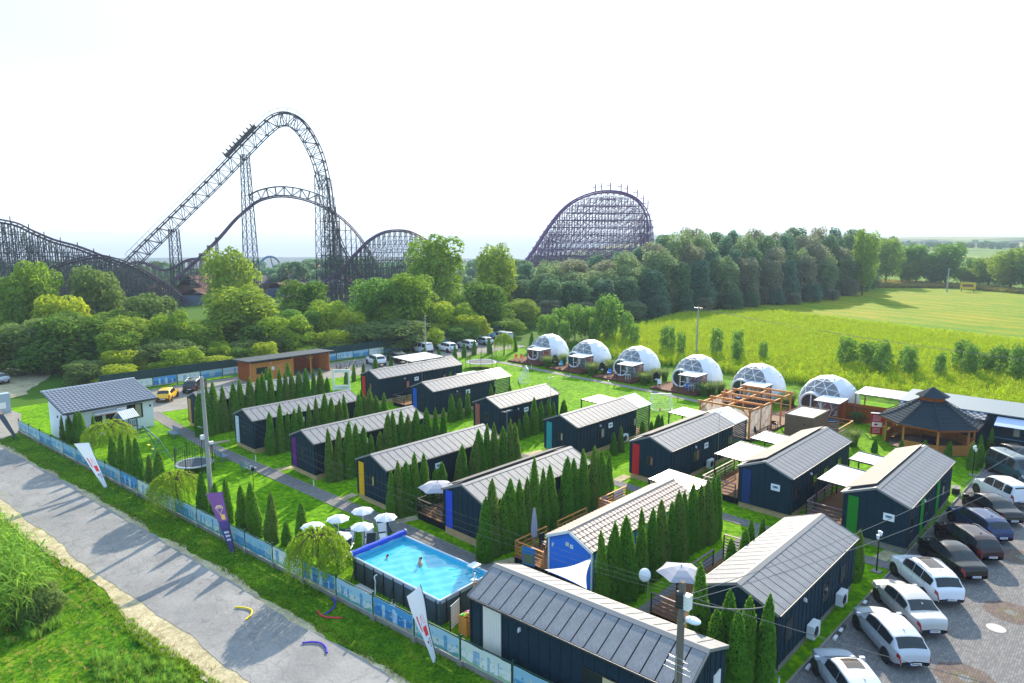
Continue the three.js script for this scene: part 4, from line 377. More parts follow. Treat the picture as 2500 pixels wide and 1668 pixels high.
// feather flags
function flag(label, base, tl, tr, tex, polM) { const t = thing('feather_flag', label, 'flag', [base[0], 0, base[2]]); const N = 16, B = V(0, base[1], 0), A = V(tl[0] - base[0], tl[1], tl[2] - base[2]), C = V(tr[0] - base[0], tr[1], tr[2] - base[2]); const g = new MB(), side = C.clone().sub(A), nrm = side.clone().cross(A).normalize(); const bw = .34; const pt = (u, v) => { const e = Math.pow(v, .8); const l = B.clone().addScaledVector(side, -bw * .5 / side.length()).lerp(A, v), rr = B.clone().addScaledVector(side, bw * .5 / side.length()).lerp(C, v); const wf = Math.pow(v, .55); const mid = l.clone().add(rr).multiplyScalar(.5); const L2 = mid.clone().lerp(l, wf * .3 + .7), R2 = mid.clone().lerp(rr, wf * .3 + .7); return L2.lerp(R2, u).addScaledVector(nrm, .09 * Math.sin(v * 7 + u * 2.2) * v); };
  for (let j = 0; j < N; j++) for (let i = 0; i < 4; i++) { const u0 = i / 4, u1 = (i + 1) / 4, v0 = j / N, v1 = (j + 1) / N; g.poly([pt(u0, v0), pt(u1, v0), pt(u1, v1), pt(u0, v1)], [[u0, v0], [u1, v0], [u1, v1], [u0, v1]]); }
  part('cloth', g.geo(), new THREE.MeshPhysicalMaterial({ map: tex, roughness: .8, transmission: .15, thickness: 0, side: THREE.DoubleSide }), t);
  const pole = new MB(), q = []; for (let k = 0; k <= 8; k++) q.push(pt(1, k / 8).addScaledVector(side.clone().normalize(), .02)); pole.path([V(.05, 0, 0), ...q], .02, 6); part('flag_pole', pole.geo(), M.darkMetal, t); part('ground_spike', new MB().tube(V(.05, -.1, 0), V(.05, .25, 0), .035, .03, 6).geo(), M.steel, t); return t; }
const whiteFlag = canvasTex(128, 512, (c, w, h) => { c.fillStyle = '#eceff4'; c.fillRect(0, 0, w, h); c.fillStyle = '#ef3f34'; c.fillRect(22, 170, 14, 110); c.fillRect(52, 262, 52, 66); c.strokeStyle = '#ef6a6a'; c.lineWidth = 4; c.beginPath(); c.moveTo(50, 250); c.lineTo(66, 180); c.lineTo(80, 250); c.moveTo(84, 180); c.lineTo(100, 250); c.stroke(); c.fillStyle = '#d43a3a'; c.beginPath(); c.ellipse(56, 368, 14, 12, .5, 0, 6.3); c.fill(); c.fillStyle = '#4a4f78'; for (let k = 0; k < 4; k++) c.fillRect(78, 352 + k * 16, 34, 7); });
const purpleFlag = canvasTex(128, 512, (c, w, h) => { c.fillStyle = '#7d4f8e'; c.fillRect(0, 0, w, h); c.fillStyle = '#4c3c7a'; c.fillRect(0, 250, w, 70); c.fillStyle = '#3a3566'; c.fillRect(0, 310, w, h); c.strokeStyle = '#f1d9a0'; c.lineWidth = 4; c.beginPath(); c.ellipse(66, 140, 36, 26, 0, Math.PI, 6.3); c.stroke(); for (let k = -3; k < 4; k++) { c.beginPath(); c.moveTo(66 + k * 11, 140); c.lineTo(66 + k * 5, 112); c.stroke(); } c.beginPath(); c.moveTo(34, 140); c.lineTo(60, 190); c.lineTo(98, 140); c.stroke(); c.fillStyle = '#eec35e'; c.fillRect(58, 192, 44, 44); c.fillStyle = '#ececf4'; for (let k = 0; k < 3; k++) for (let j = 0; j < 5; j++) c.fillRect(30 + j * 15 + (k * 3) % 5, 336 + k * 32, 10, 20 - (j * 7 + k) % 6); });
flag('white feather flag with red print leaning over the verge by the playground', [14.35, .15, -57.2], [13.0, 3.5, -59.3], [13.9, 3.5, -58.8], whiteFlag);
flag('purple feather flag with a yellow emblem leaning over the verge', [16.31, .15, -39.26], [15.75, 3.5, -41.3], [16.6, 3.5, -40.9], purpleFlag);
flag('white feather flag with red print leaning beside the pool', [17.89, .1, -21.9], [16.8, 3.5, -22.5], [17.75, 3.6, -22.7], whiteFlag);
flag('dark printed feather flag leaning beside the gate', [12.47, .1, -78.8], [11.0, 3.4, -81.6], [11.6, 3.5, -81], canvasTex(64, 256, (c, w, h) => { c.fillStyle = '#3a4656'; c.fillRect(0, 0, w, h); c.fillStyle = '#c8a090'; c.fillRect(0, 0, w, 90); c.fillStyle = '#e8d8d0'; c.fillRect(12, 30, 40, 20); }));
// ---------- pool ----------
{ const cx = 21.75, cz = -27.75, rot = -.05, t = thing('frame_pool', 'rectangular above-ground frame pool with bright blue water', 'pool', [cx, 0, cz], .045); const Wd = 3.7, Ln = 7.2, H = 1.3; const liner = mat([.055, .075, .095], .6), inner = mat([.06, .52, .78], .5);
  { const g = new MB(); for (const s of [-1, 1]) { g.box(s * Wd / 2, H / 2, 0, .03, H, Ln); g.box(0, H / 2, s * Ln / 2, Wd, H, .03); } part('liner', g.geo(), liner, t); }
  { const g = new MB(); for (const s of [-1, 1]) { g.box(s * (Wd / 2 - .03), H / 2, 0, .02, H - .04, Ln - .06); g.box(0, H / 2, s * (Ln / 2 - .03), Wd - .08, H - .04, .02); } g.box(0, .03, 0, Wd - .08, .04, Ln - .08); part('inner_liner', g.geo(), inner, t); }
  { const g = new MB(), nx = 40, nz = 76, f = (x, z) => 1.12 + .012 * Math.sin(x * 5 + z * 3) + .01 * Math.sin(x * -4 + z * 7.3) + .012 * (nB((x + 4) / 9, (z + 4) / 9) - .5) * 2 + .01 * Math.sin(Math.hypot(x - .3, z + .4) * 16) * Math.exp(-Math.hypot(x - .3, z + .4)) , p = [], ix = []; const a = Wd / 2 - .045, b = Ln / 2 - .045; for (let j = 0; j <= nz; j++) for (let i = 0; i <= nx; i++) { const x = -a + 2 * a * i / nx, z = -b + 2 * b * j / nz; p.push(x, f(x, z), z); } for (let j = 0; j < nz; j++) for (let i = 0; i < nx; i++) { const q = j * (nx + 1) + i, w = q + nx + 1; ix.push(q, w, q + 1, q + 1, w, w + 1); } const gg = new THREE.BufferGeometry(); gg.setAttribute('position', new THREE.Float32BufferAttribute(p, 3)); gg.setIndex(ix); gg.computeVertexNormals(); const m = new THREE.MeshPhysicalMaterial({ color: lin(.08, .6, .74), roughness: .05, transmission: .35, thickness: 0, side: THREE.DoubleSide }); part('water', gg, m, t); }
  const rail = mat([.62, .65, .7], .4); for (const s of [-1, 1]) { part('top_rail', new MB().tube(V(s * Wd / 2, H + .03, -Ln / 2), V(s * Wd / 2, H + .03, Ln / 2), .05, .05, 8).geo(), rail, t); part('top_rail', new MB().tube(V(-Wd / 2, H + .03, s * Ln / 2), V(Wd / 2, H + .03, s * Ln / 2), .05, .05, 8).geo(), rail, t); part('rail_sleeve', new MB().box(s * (Wd / 2 + .022), H - .09, 0, .012, .15, Ln - .1).geo(), mat([.32, .35, .44], .6), t); part('rail_sleeve', new MB().box(0, H - .09, s * (Ln / 2 + .022), Wd - .1, .15, .012).geo(), mat([.32, .35, .44], .6), t); }
  const leg = memo('pl', () => new MB().bar(V(0, 0, 0), V(0, H - .02, 0), .05, .05).bar(V(.34, .02, 0), V(.02, .8, 0), .04, .04).geo()); for (let k = 0; k <= 8; k++) for (const s of [-1, 1]) part('leg', leg, M.darkMetal, t, [s * (Wd / 2 + .05), 0, -Ln / 2 + .25 + k * (Ln - .5) / 8], [0, s > 0 ? 0 : Math.PI, 0]); for (let k = 0; k < 4; k++) for (const s of [-1, 1]) part('leg', leg, M.darkMetal, t, [-Wd / 2 + .4 + k * (Wd - .8) / 3, 0, s * (Ln / 2 + .05)], [0, s > 0 ? -Math.PI / 2 : Math.PI / 2, 0]);
  const c = thing('pool_cover_roll', 'rolled royal blue pool cover on the far rim of the pool', 'pool cover', [cx - .17, 0, cz - 3.62], .045); const g = new MB(); for (let k = 0; k < 24; k++) { const a = -1.95 + k * 3.9 / 24, b = a + 3.9 / 24, w = s => .17 + .018 * Math.sin(s * 5.3) + .01 * Math.sin(s * 13); g.tube(V(a, H + .2, 0), V(b, H + .2, 0), w(a), w(b), 14, k === 0 || k === 23); } part('roll', g.geo(), mat([.01, .06, .55], .35), c); for (const s of [-1, 1]) part('end_wheel', new MB().tube(V(s * 1.96, H + .2, 0), V(s * 2.02, H + .2, 0), .2, .2, 16).geo(), M.steel, c);
  const ld = thing('pool_ladder', 'white-topped pool ladder with steel rails at the near right corner of the pool', 'ladder', [23.45, 0, -25.2], .045); for (const zz of [-.22, .22]) part('rail', new MB().path([V(-.5, .3, zz), V(-.28, 1.55, zz), V(.28, 1.55, zz), V(.55, 0, zz)], .03, 8).geo(), M.steel, ld); for (let k = 0; k < 4; k++) part('step', boxGeo(.2, .03, .42), M.white, ld, [.5 - k * .07, .25 + k * .3, 0]); part('platform', boxGeo(.62, .05, .5), M.white, ld, [0, 1.58, 0]);
  for (const [z, lab] of [[-29.0, 'white hose hanging down the pool wall beside the pump table'], [-25.7, 'white corrugated hose looping down the near pool wall']]) single('pool_hose', lab, 'hose', new MB().path(spline([[19.78, 1.05, z], [19.6, 1.0, z], [19.58, .75, z + .1], [19.66, .4, z - .05], [19.5, .08, z + .15], [19.2, .06, z + .3]], 24), .035, 7).geo(), M.white);
  const tb = thing('pump_table', 'low grey bench holding pool equipment between the fence and the pool', 'bench', [19.0, 0, -29.1], .05); part('top', boxGeo(.42, .04, 1.3), M.steel, tb, [0, .48, 0]); for (const [a, b] of [[-.17, -.6], [.17, -.6], [-.17, .6], [.17, .6]]) part('leg', boxGeo(.04, .46, .04), M.steel, tb, [a, .23, b]);
  const pm = thing('pool_pump', 'grey sand filter pump with white pipes beside the pool', 'pump', [19.1, 0, -26.7]); part('tank', new THREE.SphereGeometry(.26, 18, 12), M.steel, pm, [0, .32, 0]); part('valve', cylGeo(.09, .09, .2, 10), M.black, pm, [0, .55, 0]); part('motor', new MB().tube(V(0, .16, .3), V(0, .16, .75), .12, .12, 12).geo(), M.darkMetal, pm); part('pipe', new MB().path(spline([[0, .65, 0], [-.2, .7, .2], [-.15, .5, .5], [.1, .2, .7]], 16), .03, 6).geo(), M.white, pm);
  const wg = thing('shower_screen', 'white square-meshed panel standing at the near end of the pool', 'panel', [20.5, 0, -23.45], .3); { const g2 = new MB(); for (let k = 0; k <= 6; k++) { g2.box(-.42 + k * .14, .7, 0, .02, 1.2, .02); g2.box(0, .1 + k * .2, 0, .86, .02, .02); } part('grid', g2.geo(), M.white, wg); part('panel', boxGeo(.84, 1.18, .012), mat([.5, .55, .58], .6), wg, [0, .7, -.02]); for (const s of [-1, 1]) part('leg', boxGeo(.05, 1.35, .05), M.darkMetal, wg, [s * .45, .66, 0]); }
}
// post and toy crate
{ const t = thing('shower_post', 'orange wooden post with a white lamp at the end of the pool', 'post', [20.75, 0, -22.25]); part('post', boxGeo(.13, 2.75, .13), M.honey, t, [0, 1.36, 0]); part('lamp', new MB().box(-.06, 2.85, 0, .22, .1, .22).tube(V(0, 2.9, 0), V(0, 3.2, 0), .05, .04, 8).geo(), M.white, t);
  const c = thing('toy_crate', 'orange slatted wooden crate filled with colourful pool toys', 'crate', [20.55, 0, -22.65]); for (let k = 0; k < 7; k++) for (const s of [0, 1, 2, 3]) part('slat', boxGeo(.56, .11, .025), M.honey, c, [s === 1 ? .28 : s === 3 ? -.28 : 0, .1 + k * .13, s === 0 ? .28 : s === 2 ? -.28 : 0], [0, s % 2 ? Math.PI / 2 : 0, 0]); for (const [a, b] of [[-.27, -.27], [.27, -.27], [.27, .27], [-.27, .27]]) part('corner_post', boxGeo(.06, .96, .06), M.honey, c, [a * .93, .48, b * .93]); const TC = [['#58c84a', .13], ['#e84a9a', .11], ['#f2e24a', .12], ['#3a8ae8', .1]]; TC.forEach(([col, q], k) => { const ring = new THREE.TorusGeometry(q, q * .4, 8, 14); single('pool_toy', ['lime green inflatable toy sticking out of the wooden crate', 'pink swim ring in the wooden crate', 'yellow swim ring in the wooden crate', 'blue swim ring in the wooden crate'][k], 'pool toy', ring, mat(col, .4), [20.45 + .2 * (k % 2), .98 + .03 * k, -22.75 + .2 * (k >> 1)]).rotation.x = 1.1 - k * .3; }); }
{ const t = thing('lamp_post', 'short orange wooden post with a small white lamp beside the near cabin', 'lamp post', [19.4, 0, -13.6]); part('post', boxGeo(.12, 1.85, .12), M.honey, t, [0, .92, 0]); part('lamp', new MB().tube(V(.08, 1.85, 0), V(.2, 1.7, .02), .08, .05, 8).geo(), M.white, t); }
// parasols
function parasol(name, label, p, R, H, m, n, seed, group, polM = M.white, sag = .42) { const t = thing(name, label, 'parasol', p, seed, group); part('pole', cylGeo(.022, .022, H, 8), polM, t); for (let k = 0; k < n; k++) { const a = k / n * 6.2832, b = (k + 1) / n * 6.2832, mid = (a + b) / 2, g = new MB(); const P = (an, s, d = 1) => V(Math.cos(an) * R * s * d, H - R * sag * Math.pow(s, 1.5) * 1.0, Math.sin(an) * R * s * d); const S = [0.02, .35, .7, 1]; for (let j = 0; j < 3; j++) { const c0 = 1 - .04 * S[j], c1 = 1 - .04 * S[j + 1]; const d0 = Math.cos((b - a) / 2) * c0, d1 = Math.cos((b - a) / 2) * c1; g.poly([P(a, S[j]), P(a, S[j + 1]), P(mid, S[j + 1], d1), P(mid, S[j], d0)]); g.poly([P(mid, S[j], d0), P(mid, S[j + 1], d1), P(b, S[j + 1]), P(b, S[j])]); } part('canopy_panel', g.geo(), m, t); } { const g = new MB(); for (let k = 0; k < n; k++) { const a = k / n * 6.2832; g.tube(V(0, H - .04, 0), V(Math.cos(a) * R * .96, H - R * sag * .93 - .03, Math.sin(a) * R * .96), .008, .006, 4); } part('ribs', g.geo(), polM, t); } part('finial', new THREE.SphereGeometry(.035, 8, 6), polM, t, [0, H + .02, 0]); return t; }
const PU = parasol('parasol', 'small white eight-sided parasol on the sunbathing lawn by the pool', [22.99, 0, -35.1], .74, 2.2, M.canvas, 8, .2, 'white parasols by the pool', M.white, .34);
for (const [x, z, a] of [[21.24, -35.18, .5], [23.4, -33.2, .1], [21.6, -33.1, .7], [19.57, -35.3, .3], [19.9, -32.9, .9]]) copyOf(PU, [x, 0, z], a);
parasol('terrace_parasol', 'large grey parasol over the terrace of the blue-striped cabin', [28.3, .5, -34.0], 1.36, 2.3, M.greyCanvas, 6, .3, null, M.darkMetal, .3);
parasol('terrace_parasol', 'large grey parasol over the terrace with purple rails', [29.0, .3, -15.8], 1.26, 2.5, M.greyCanvas, 6, .1, null, M.darkMetal, .3);
{ const t = thing('closed_parasol', 'folded light blue parasol on the wooden terrace of the bright blue cabin', 'parasol', [28.7, .45, -25.5]); part('pole', cylGeo(.03, .03, 2.7, 8), M.steel, t); const g = new MB(); for (let k = 0; k < 8; k++) { const a = k / 8 * 6.283, b = a + .785; const R = [.05, .14, .2, .17], Y = [2.75, 2.2, 1.4, .95]; for (let j = 0; j < 3; j++) { const m = (a + b) / 2; g.poly([V(Math.cos(a) * R[j], Y[j], Math.sin(a) * R[j]), V(Math.cos(a) * R[j + 1], Y[j + 1], Math.sin(a) * R[j + 1]), V(Math.cos(m) * R[j + 1] * .6, Y[j + 1], Math.sin(m) * R[j + 1] * .6), V(Math.cos(m) * R[j] * .6, Y[j], Math.sin(m) * R[j] * .6)]); g.poly([V(Math.cos(m) * R[j] * .6, Y[j], Math.sin(m) * R[j] * .6), V(Math.cos(m) * R[j + 1] * .6, Y[j + 1], Math.sin(m) * R[j + 1] * .6), V(Math.cos(b) * R[j + 1], Y[j + 1], Math.sin(b) * R[j + 1]), V(Math.cos(b) * R[j], Y[j], Math.sin(b) * R[j])]); } } part('folded_canopy', g.geo(), M.greyCanvas, t); const c2 = copyOf(t, [57, .05, -47.6], .5, 'folded grey parasol standing on the lawn behind the terracotta-striped cabin'); }
// sun loungers
function lounger(label, group) { const t = thing('sun_lounger', label, 'sun lounger', [0, 0, 0], 0, group); const sl = mat([.03, .05, .055], .8); part('seat', boxGeo(.58, .03, 1.1), sl, t, [0, .34, .25]); part('backrest', boxGeo(.58, .03, .85), sl, t, [0, .62, -.62], [.75, 0, 0]); part('frame', new MB().path([V(-.3, .33, .82), V(-.3, .33, -.32), V(-.3, .94, -.94)], .018, 6).path([V(.3, .33, .82), V(.3, .33, -.32), V(.3, .94, -.94)], .018, 6).tube(V(-.3, .94, -.94), V(.3, .94, -.94), .018, .018, 6).geo(), M.steel, t); for (const [a, b] of [[-.3, .7], [.3, .7], [-.3, -.3], [.3, -.3]]) part('leg', new MB().tube(V(a, .33, b), V(a, 0, b + .12), .016, .016, 6).geo(), M.steel, t); return t; }
{ const L0 = lounger('dark slung sun lounger on the grass under the white parasols', 'dark sun loungers by the pool'); L0.position.set(22.7, 0, -36.5); L0.rotation.y = 1.2; for (const [x, z, a] of [[21.8, -36.2, 1.1], [22.8, -34.2, -.6], [23.8, -34.1, -.5], [24.6, -34.9, -.4], [21.5, -34.6, -.8], [20.6, -33.7, -.9], [20.2, -34.6, -1.1], [22.2, -33.2, -.7]]) { copyOf(L0, [x, 0, z], a); } [[22.8, -34.2, -.6], [23.8, -34.1, -.5], [21.5, -34.6, -.8]].forEach(([x, z, a]) => single('towel', 'pale towel draped over a dark sun lounger', 'towel', new MB().box(0, .38, .1, .5, .02, .8).box(0, .66, -.6, .5, .02, .6, new THREE.Matrix4().makeRotationX(.75)).geo(), M.canvas, [x, 0, z], a, 'towels on the sun loungers')); }
// pool noodles
const noodle = (label, pts, c) => single('pool_noodle', label, 'pool noodle', new MB().path(spline(pts, 22), .042, 10).geo(), mat(c, .6));
noodle('yellow foam noodle lying on the road', [[13.7, .06, -33.1], [14.0, .06, -32.7], [14.15, .06, -32.2], [13.95, .06, -31.8], [13.55, .06, -31.55]], '#f0d020');
noodle('blue-violet foam noodle lying upright-curved on the grass', [[17.7, .06, -30.3], [17.6, .06, -29.8], [17.3, .08, -29.35], [16.9, .1, -29.1], [16.5, .14, -28.95]], '#4440b0');
noodle('red foam noodle lying on the grass verge', [[16.5, .06, -29.7], [16.4, .06, -29.2], [16.5, .06, -28.75], [16.75, .06, -28.45], [17.0, .06, -28.15]], '#d83a50');
noodle('purple foam noodle curved on the road', [[14.5, .06, -27.65], [14.85, .06, -27.4], [15.1, .06, -27.0], [15.08, .06, -26.5], [14.9, .06, -26.1]], '#4a35b8');

// ---------- terraces, rails and canopies ----------
function deck(label, x, z, L, W, h, m = M.decking) { const t = thing('terrace_deck', label, 'terrace', [x, 0, z]); const n = Math.max(3, Math.round(W / .15)), pw = W / n; for (let k = 0; k < n; k++) part('deck_board', boxGeo(L, .03, pw - .012), m, t, [L / 2, h, (k + .5) * pw]); part('deck_frame', new MB().box(L / 2, h / 2 - .02, W / 2, L - .1, h - .01, W - .1).geo(), m === M.redDeck ? M.brown : M.wallCore, t); return t; }
function rail(label, pts, y0, h, m, rails = 4, postM) { const t = thing('railing', label, 'railing', [0, 0, 0]); for (let k = 0; k < pts.length; k++) { part('post', boxGeo(.06, h, .06), postM ?? m, t, [pts[k][0], y0 + h / 2, pts[k][1]]); if (!k) continue; const a = pts[k - 1], b = pts[k]; for (let j = 0; j < rails; j++) { const y = y0 + h * (j + 1) / rails - (j === rails - 1 ? -.02 : .04); part('rail', new MB().bar(V(a[0], y, a[1]), V(b[0], y, b[1]), j === rails - 1 ? .1 : .03, j === rails - 1 ? .04 : .07).geo(), m, t); } } return t; }
function canopy(label, x0, z0, x1, z1, h, drop = .12, y0 = 0) { const t = thing('terrace_canopy', label, 'canopy', [x0, 0, z0]); const L = x1 - x0, W = z1 - z0, n = Math.max(3, Math.round(L / .95)); for (let k = 0; k < n; k++) part('roof_sheet', boxGeo(L / n - .02, .02, W), M.poly, t, [(k + .5) * L / n, h, W / 2], [drop / W, 0, 0]); { const g = new MB(); for (const xx of [0, L]) g.bar(V(xx, h + .01 + drop / 2, 0), V(xx, h + .01 - drop / 2, W), .06, .1); part('side_beam', g.geo(), M.darkMetal, t); g.geo(); } for (const zz of [0, W]) part('cross_beam', boxGeo(L, .1, .06), M.darkMetal, t, [L / 2, h - .07 + (zz ? -drop / 2 : drop / 2), zz]); for (const [a, b] of [[.05, .05], [L - .05, .05], [.05, W - .05], [L - .05, W - .05]]) part('post', boxGeo(.09, h - y0, .09), M.darkMetal, t, [a, y0 + (h - y0) / 2 - .05, b]); return t; }
function chairObj(name, label, p, ry, m, group) { const t = thing(name, label, 'chair', p, ry, group); part('seat', boxGeo(.46, .05, .46), m, t, [0, .43, 0]); part('backrest', boxGeo(.46, .5, .05), m, t, [0, .72, -.23], [-.15, 0, 0]); for (const [a, b] of [[-.2, -.2], [.2, -.2], [-.2, .2], [.2, .2]]) part('leg', boxGeo(.035, .42, .035), m, t, [a, .21, b]); for (const s of [-1, 1]) part('armrest', boxGeo(.04, .03, .44), m, t, [s * .24, .62, 0]); return t; }
function tableObj(label, p, ry, m, w = .8, d = .8) { const t = thing('garden_table', label, 'table', p, ry); part('table_top', boxGeo(w, .04, d), m, t, [0, .72, 0]); for (const [a, b] of [[-1, -1], [1, -1], [-1, 1], [1, 1]]) part('leg', boxGeo(.05, .7, .05), m, t, [a * (w / 2 - .06), .35, b * (d / 2 - .06)]); return t; }
const metalBlack = mat([.02, .021, .024], .5, { metalness: .3 });
deck('timber terrace beside the blue-striped cabin with a grey parasol', 27.5, -35.3, 6.5, 2.9, .5, M.decking);
rail('black horizontal-bar railing round the terrace of the blue-striped cabin', [[27.5, -32.5], [27.5, -35.2], [29.6, -35.2], [32, -35.2], [34, -35.2]], .5, .95, metalBlack);
tableObj('dark garden table under the grey parasol by the blue-striped cabin', [29.6, .52, -34], .2, metalBlack); chairObj('garden_chair', 'dark garden chair on the terrace of the blue-striped cabin', [28.8, .52, -33.2], 2.4, metalBlack);
deck('wooden terrace with wooden rails beside the bright blue cabin', 27.4, -26, 11.8, 2.5, .42, M.decking);
rail('light wooden railing round the terrace of the bright blue cabin', [[27.5, -23.7], [27.5, -25.9], [29, -25.9], [30.3, -25.9]], .42, .95, M.honey); rail('light wooden railing along the middle of the blue cabin terrace', [[31.4, -25.9], [33, -25.9], [34.4, -25.9]], .42, .95, M.honey); rail('light wooden railing at the far end of the blue cabin terrace', [[35.8, -24.2], [35.8, -25.9], [37.5, -25.9], [39.1, -25.9]], .42, 1.2, M.honey, 6);
for (let k = 0; k < 4; k++) chairObj('garden_chair', 'black garden chair at the table on the blue cabin terrace', [29.3 + (k % 2) * 1.1, .44, -25.2 + (k >> 1) * 1.1], k * 1.57, metalBlack, 'black chairs on the blue cabin terrace'); tableObj('black table among chairs on the blue cabin terrace', [29.85, .44, -24.65], 0, metalBlack, 1, .8);
canopy('white translucent canopy at the far end of the blue cabin terrace', 38.9, -24, 41.6, -20.8, 2.6, .15);
single('towel', 'white towel drying over the wooden railing', 'towel', new MB().box(0, 0, 0, 1.3, .7, .02).geo(), M.canvas, [38.2, 1.25, -25.97]); single('towel', 'small pale blue towel drying over the wooden railing', 'towel', new MB().box(0, 0, 0, .7, .6, .02).geo(), M.greyCanvas, [36.5, 1.3, -25.97]);
deck('timber terrace beside the green-striped cabin', 45.5, -15.7, 7, 2.6, .5); rail('dark railing round the terrace of the green-striped cabin', [[45.6, -13.2], [45.6, -15.6], [47, -15.6], [49, -15.6], [50.6, -15.6]], .5, .95, M.purpleRail, 4, metalBlack); canopy('large white translucent canopy beside the green-striped cabin', 46.9, -15.5, 51.2, -13.2, 2.65, .12, .5); canopy('smaller white translucent canopy behind the green-striped cabin', 53.2, -15.4, 55.8, -13.3, 2.6, .1);
deck('timber terrace beside the navy-striped cabin', 45.2, -23.3, 7, 2.9, .5); rail('dark railing round the terrace of the navy-striped cabin', [[45.3, -20.6], [45.3, -23.2], [47.4, -23.2], [49, -23.2], [50.6, -23.2]], .5, .95, M.purpleRail, 4, metalBlack); canopy('large white translucent canopy beside the navy-striped cabin', 47.2, -23.3, 51.7, -20.7, 2.65, .12, .5); canopy('smaller white translucent canopy behind the navy-striped cabin', 53.4, -23.2, 56.4, -20.8, 2.6, .1);
canopy('white translucent canopy on the lawn behind the red-striped cabin', 56.6, -32.9, 59.3, -29.9, 2.5, .1); canopy('white translucent canopy on the lawn behind the teal-striped cabin', 55, -42.4, 58.1, -39.6, 2.5, .1); canopy('wide white translucent canopy behind the orange-red striped cabin', 56.6, -77.8, 62.8, -73.4, 2.6, .15); canopy('low white canopy beside the bright-blue striped cabin', 55.2, -62.6, 58.6, -59.8, 2.4, .1);
deck('timber terrace with purple rails beside the cabin by the parking', 28, -17, 8, 2.7, .3, M.decking); rail('purple-topped railing of the terrace by the parking', [[30.6, -16.9], [32, -16.9], [34.7, -16.9]], .3, 1, M.purpleRail, 4, metalBlack); rail('short dark railing at the front of the terrace with purple rails', [[28.05, -16.9], [28.05, -15.2]], .3, 1, M.purpleRail, 4, metalBlack); rail('dark slatted screen with a purple top on the terrace by the parking', [[36, -16.9], [36.1, -15.4]], .3, 1.5, M.purpleRail, 8, metalBlack);
chairObj('garden_chair', 'white garden chair on the terrace with purple rails', [29.8, .32, -15.2], .4, M.white); chairObj('garden_chair', 'pale garden chair near the parasol on the terrace with purple rails', [29.3, .32, -14.8], 1.4, M.whiteMatt);
deck('small timber terrace beside the bright-blue striped cabin', 46, -63.2, 6, 2.4, .4); rail('black railing round the small terrace of the bright-blue striped cabin', [[46, -61], [46, -63.1], [48, -63.1], [49.8, -63.1]], .4, .9, metalBlack, 3);
// sail
{ const a = V(27.4, 2.3, -20.2), b = V(24.2, 2.6, -20.8), c = V(24.3, 2.5, -18.2), g = new MB(), n = 10; const pt = (i, j) => { const u = i / n, v = j / n, w = 1 - u - v; const p = V(0, 0, 0).addScaledVector(a, w).addScaledVector(b, u).addScaledVector(c, v); const m = V(0, 0, 0).addScaledVector(a, 1 / 3).addScaledVector(b, 1 / 3).addScaledVector(c, 1 / 3); const k = 2.2 * (u * v + v * w + u * w); const e = 4 * Math.max(u * v * (1 - w), v * w * (1 - u), u * w * (1 - v)); p.lerp(m, .2 * e * (1 - 27 * u * v * w)); p.y -= .25 * k * .5; return p; }; for (let i = 0; i < n; i++) for (let j = 0; j < n - i; j++) { g.poly([pt(i, j), pt(i + 1, j), pt(i, j + 1)]); if (j < n - i - 1) g.poly([pt(i + 1, j), pt(i + 1, j + 1), pt(i, j + 1)]); } single('shade_sail', 'white triangular shade sail stretched from the blue cabin to the near roof', 'shade sail', g.geo(), M.canvas); }
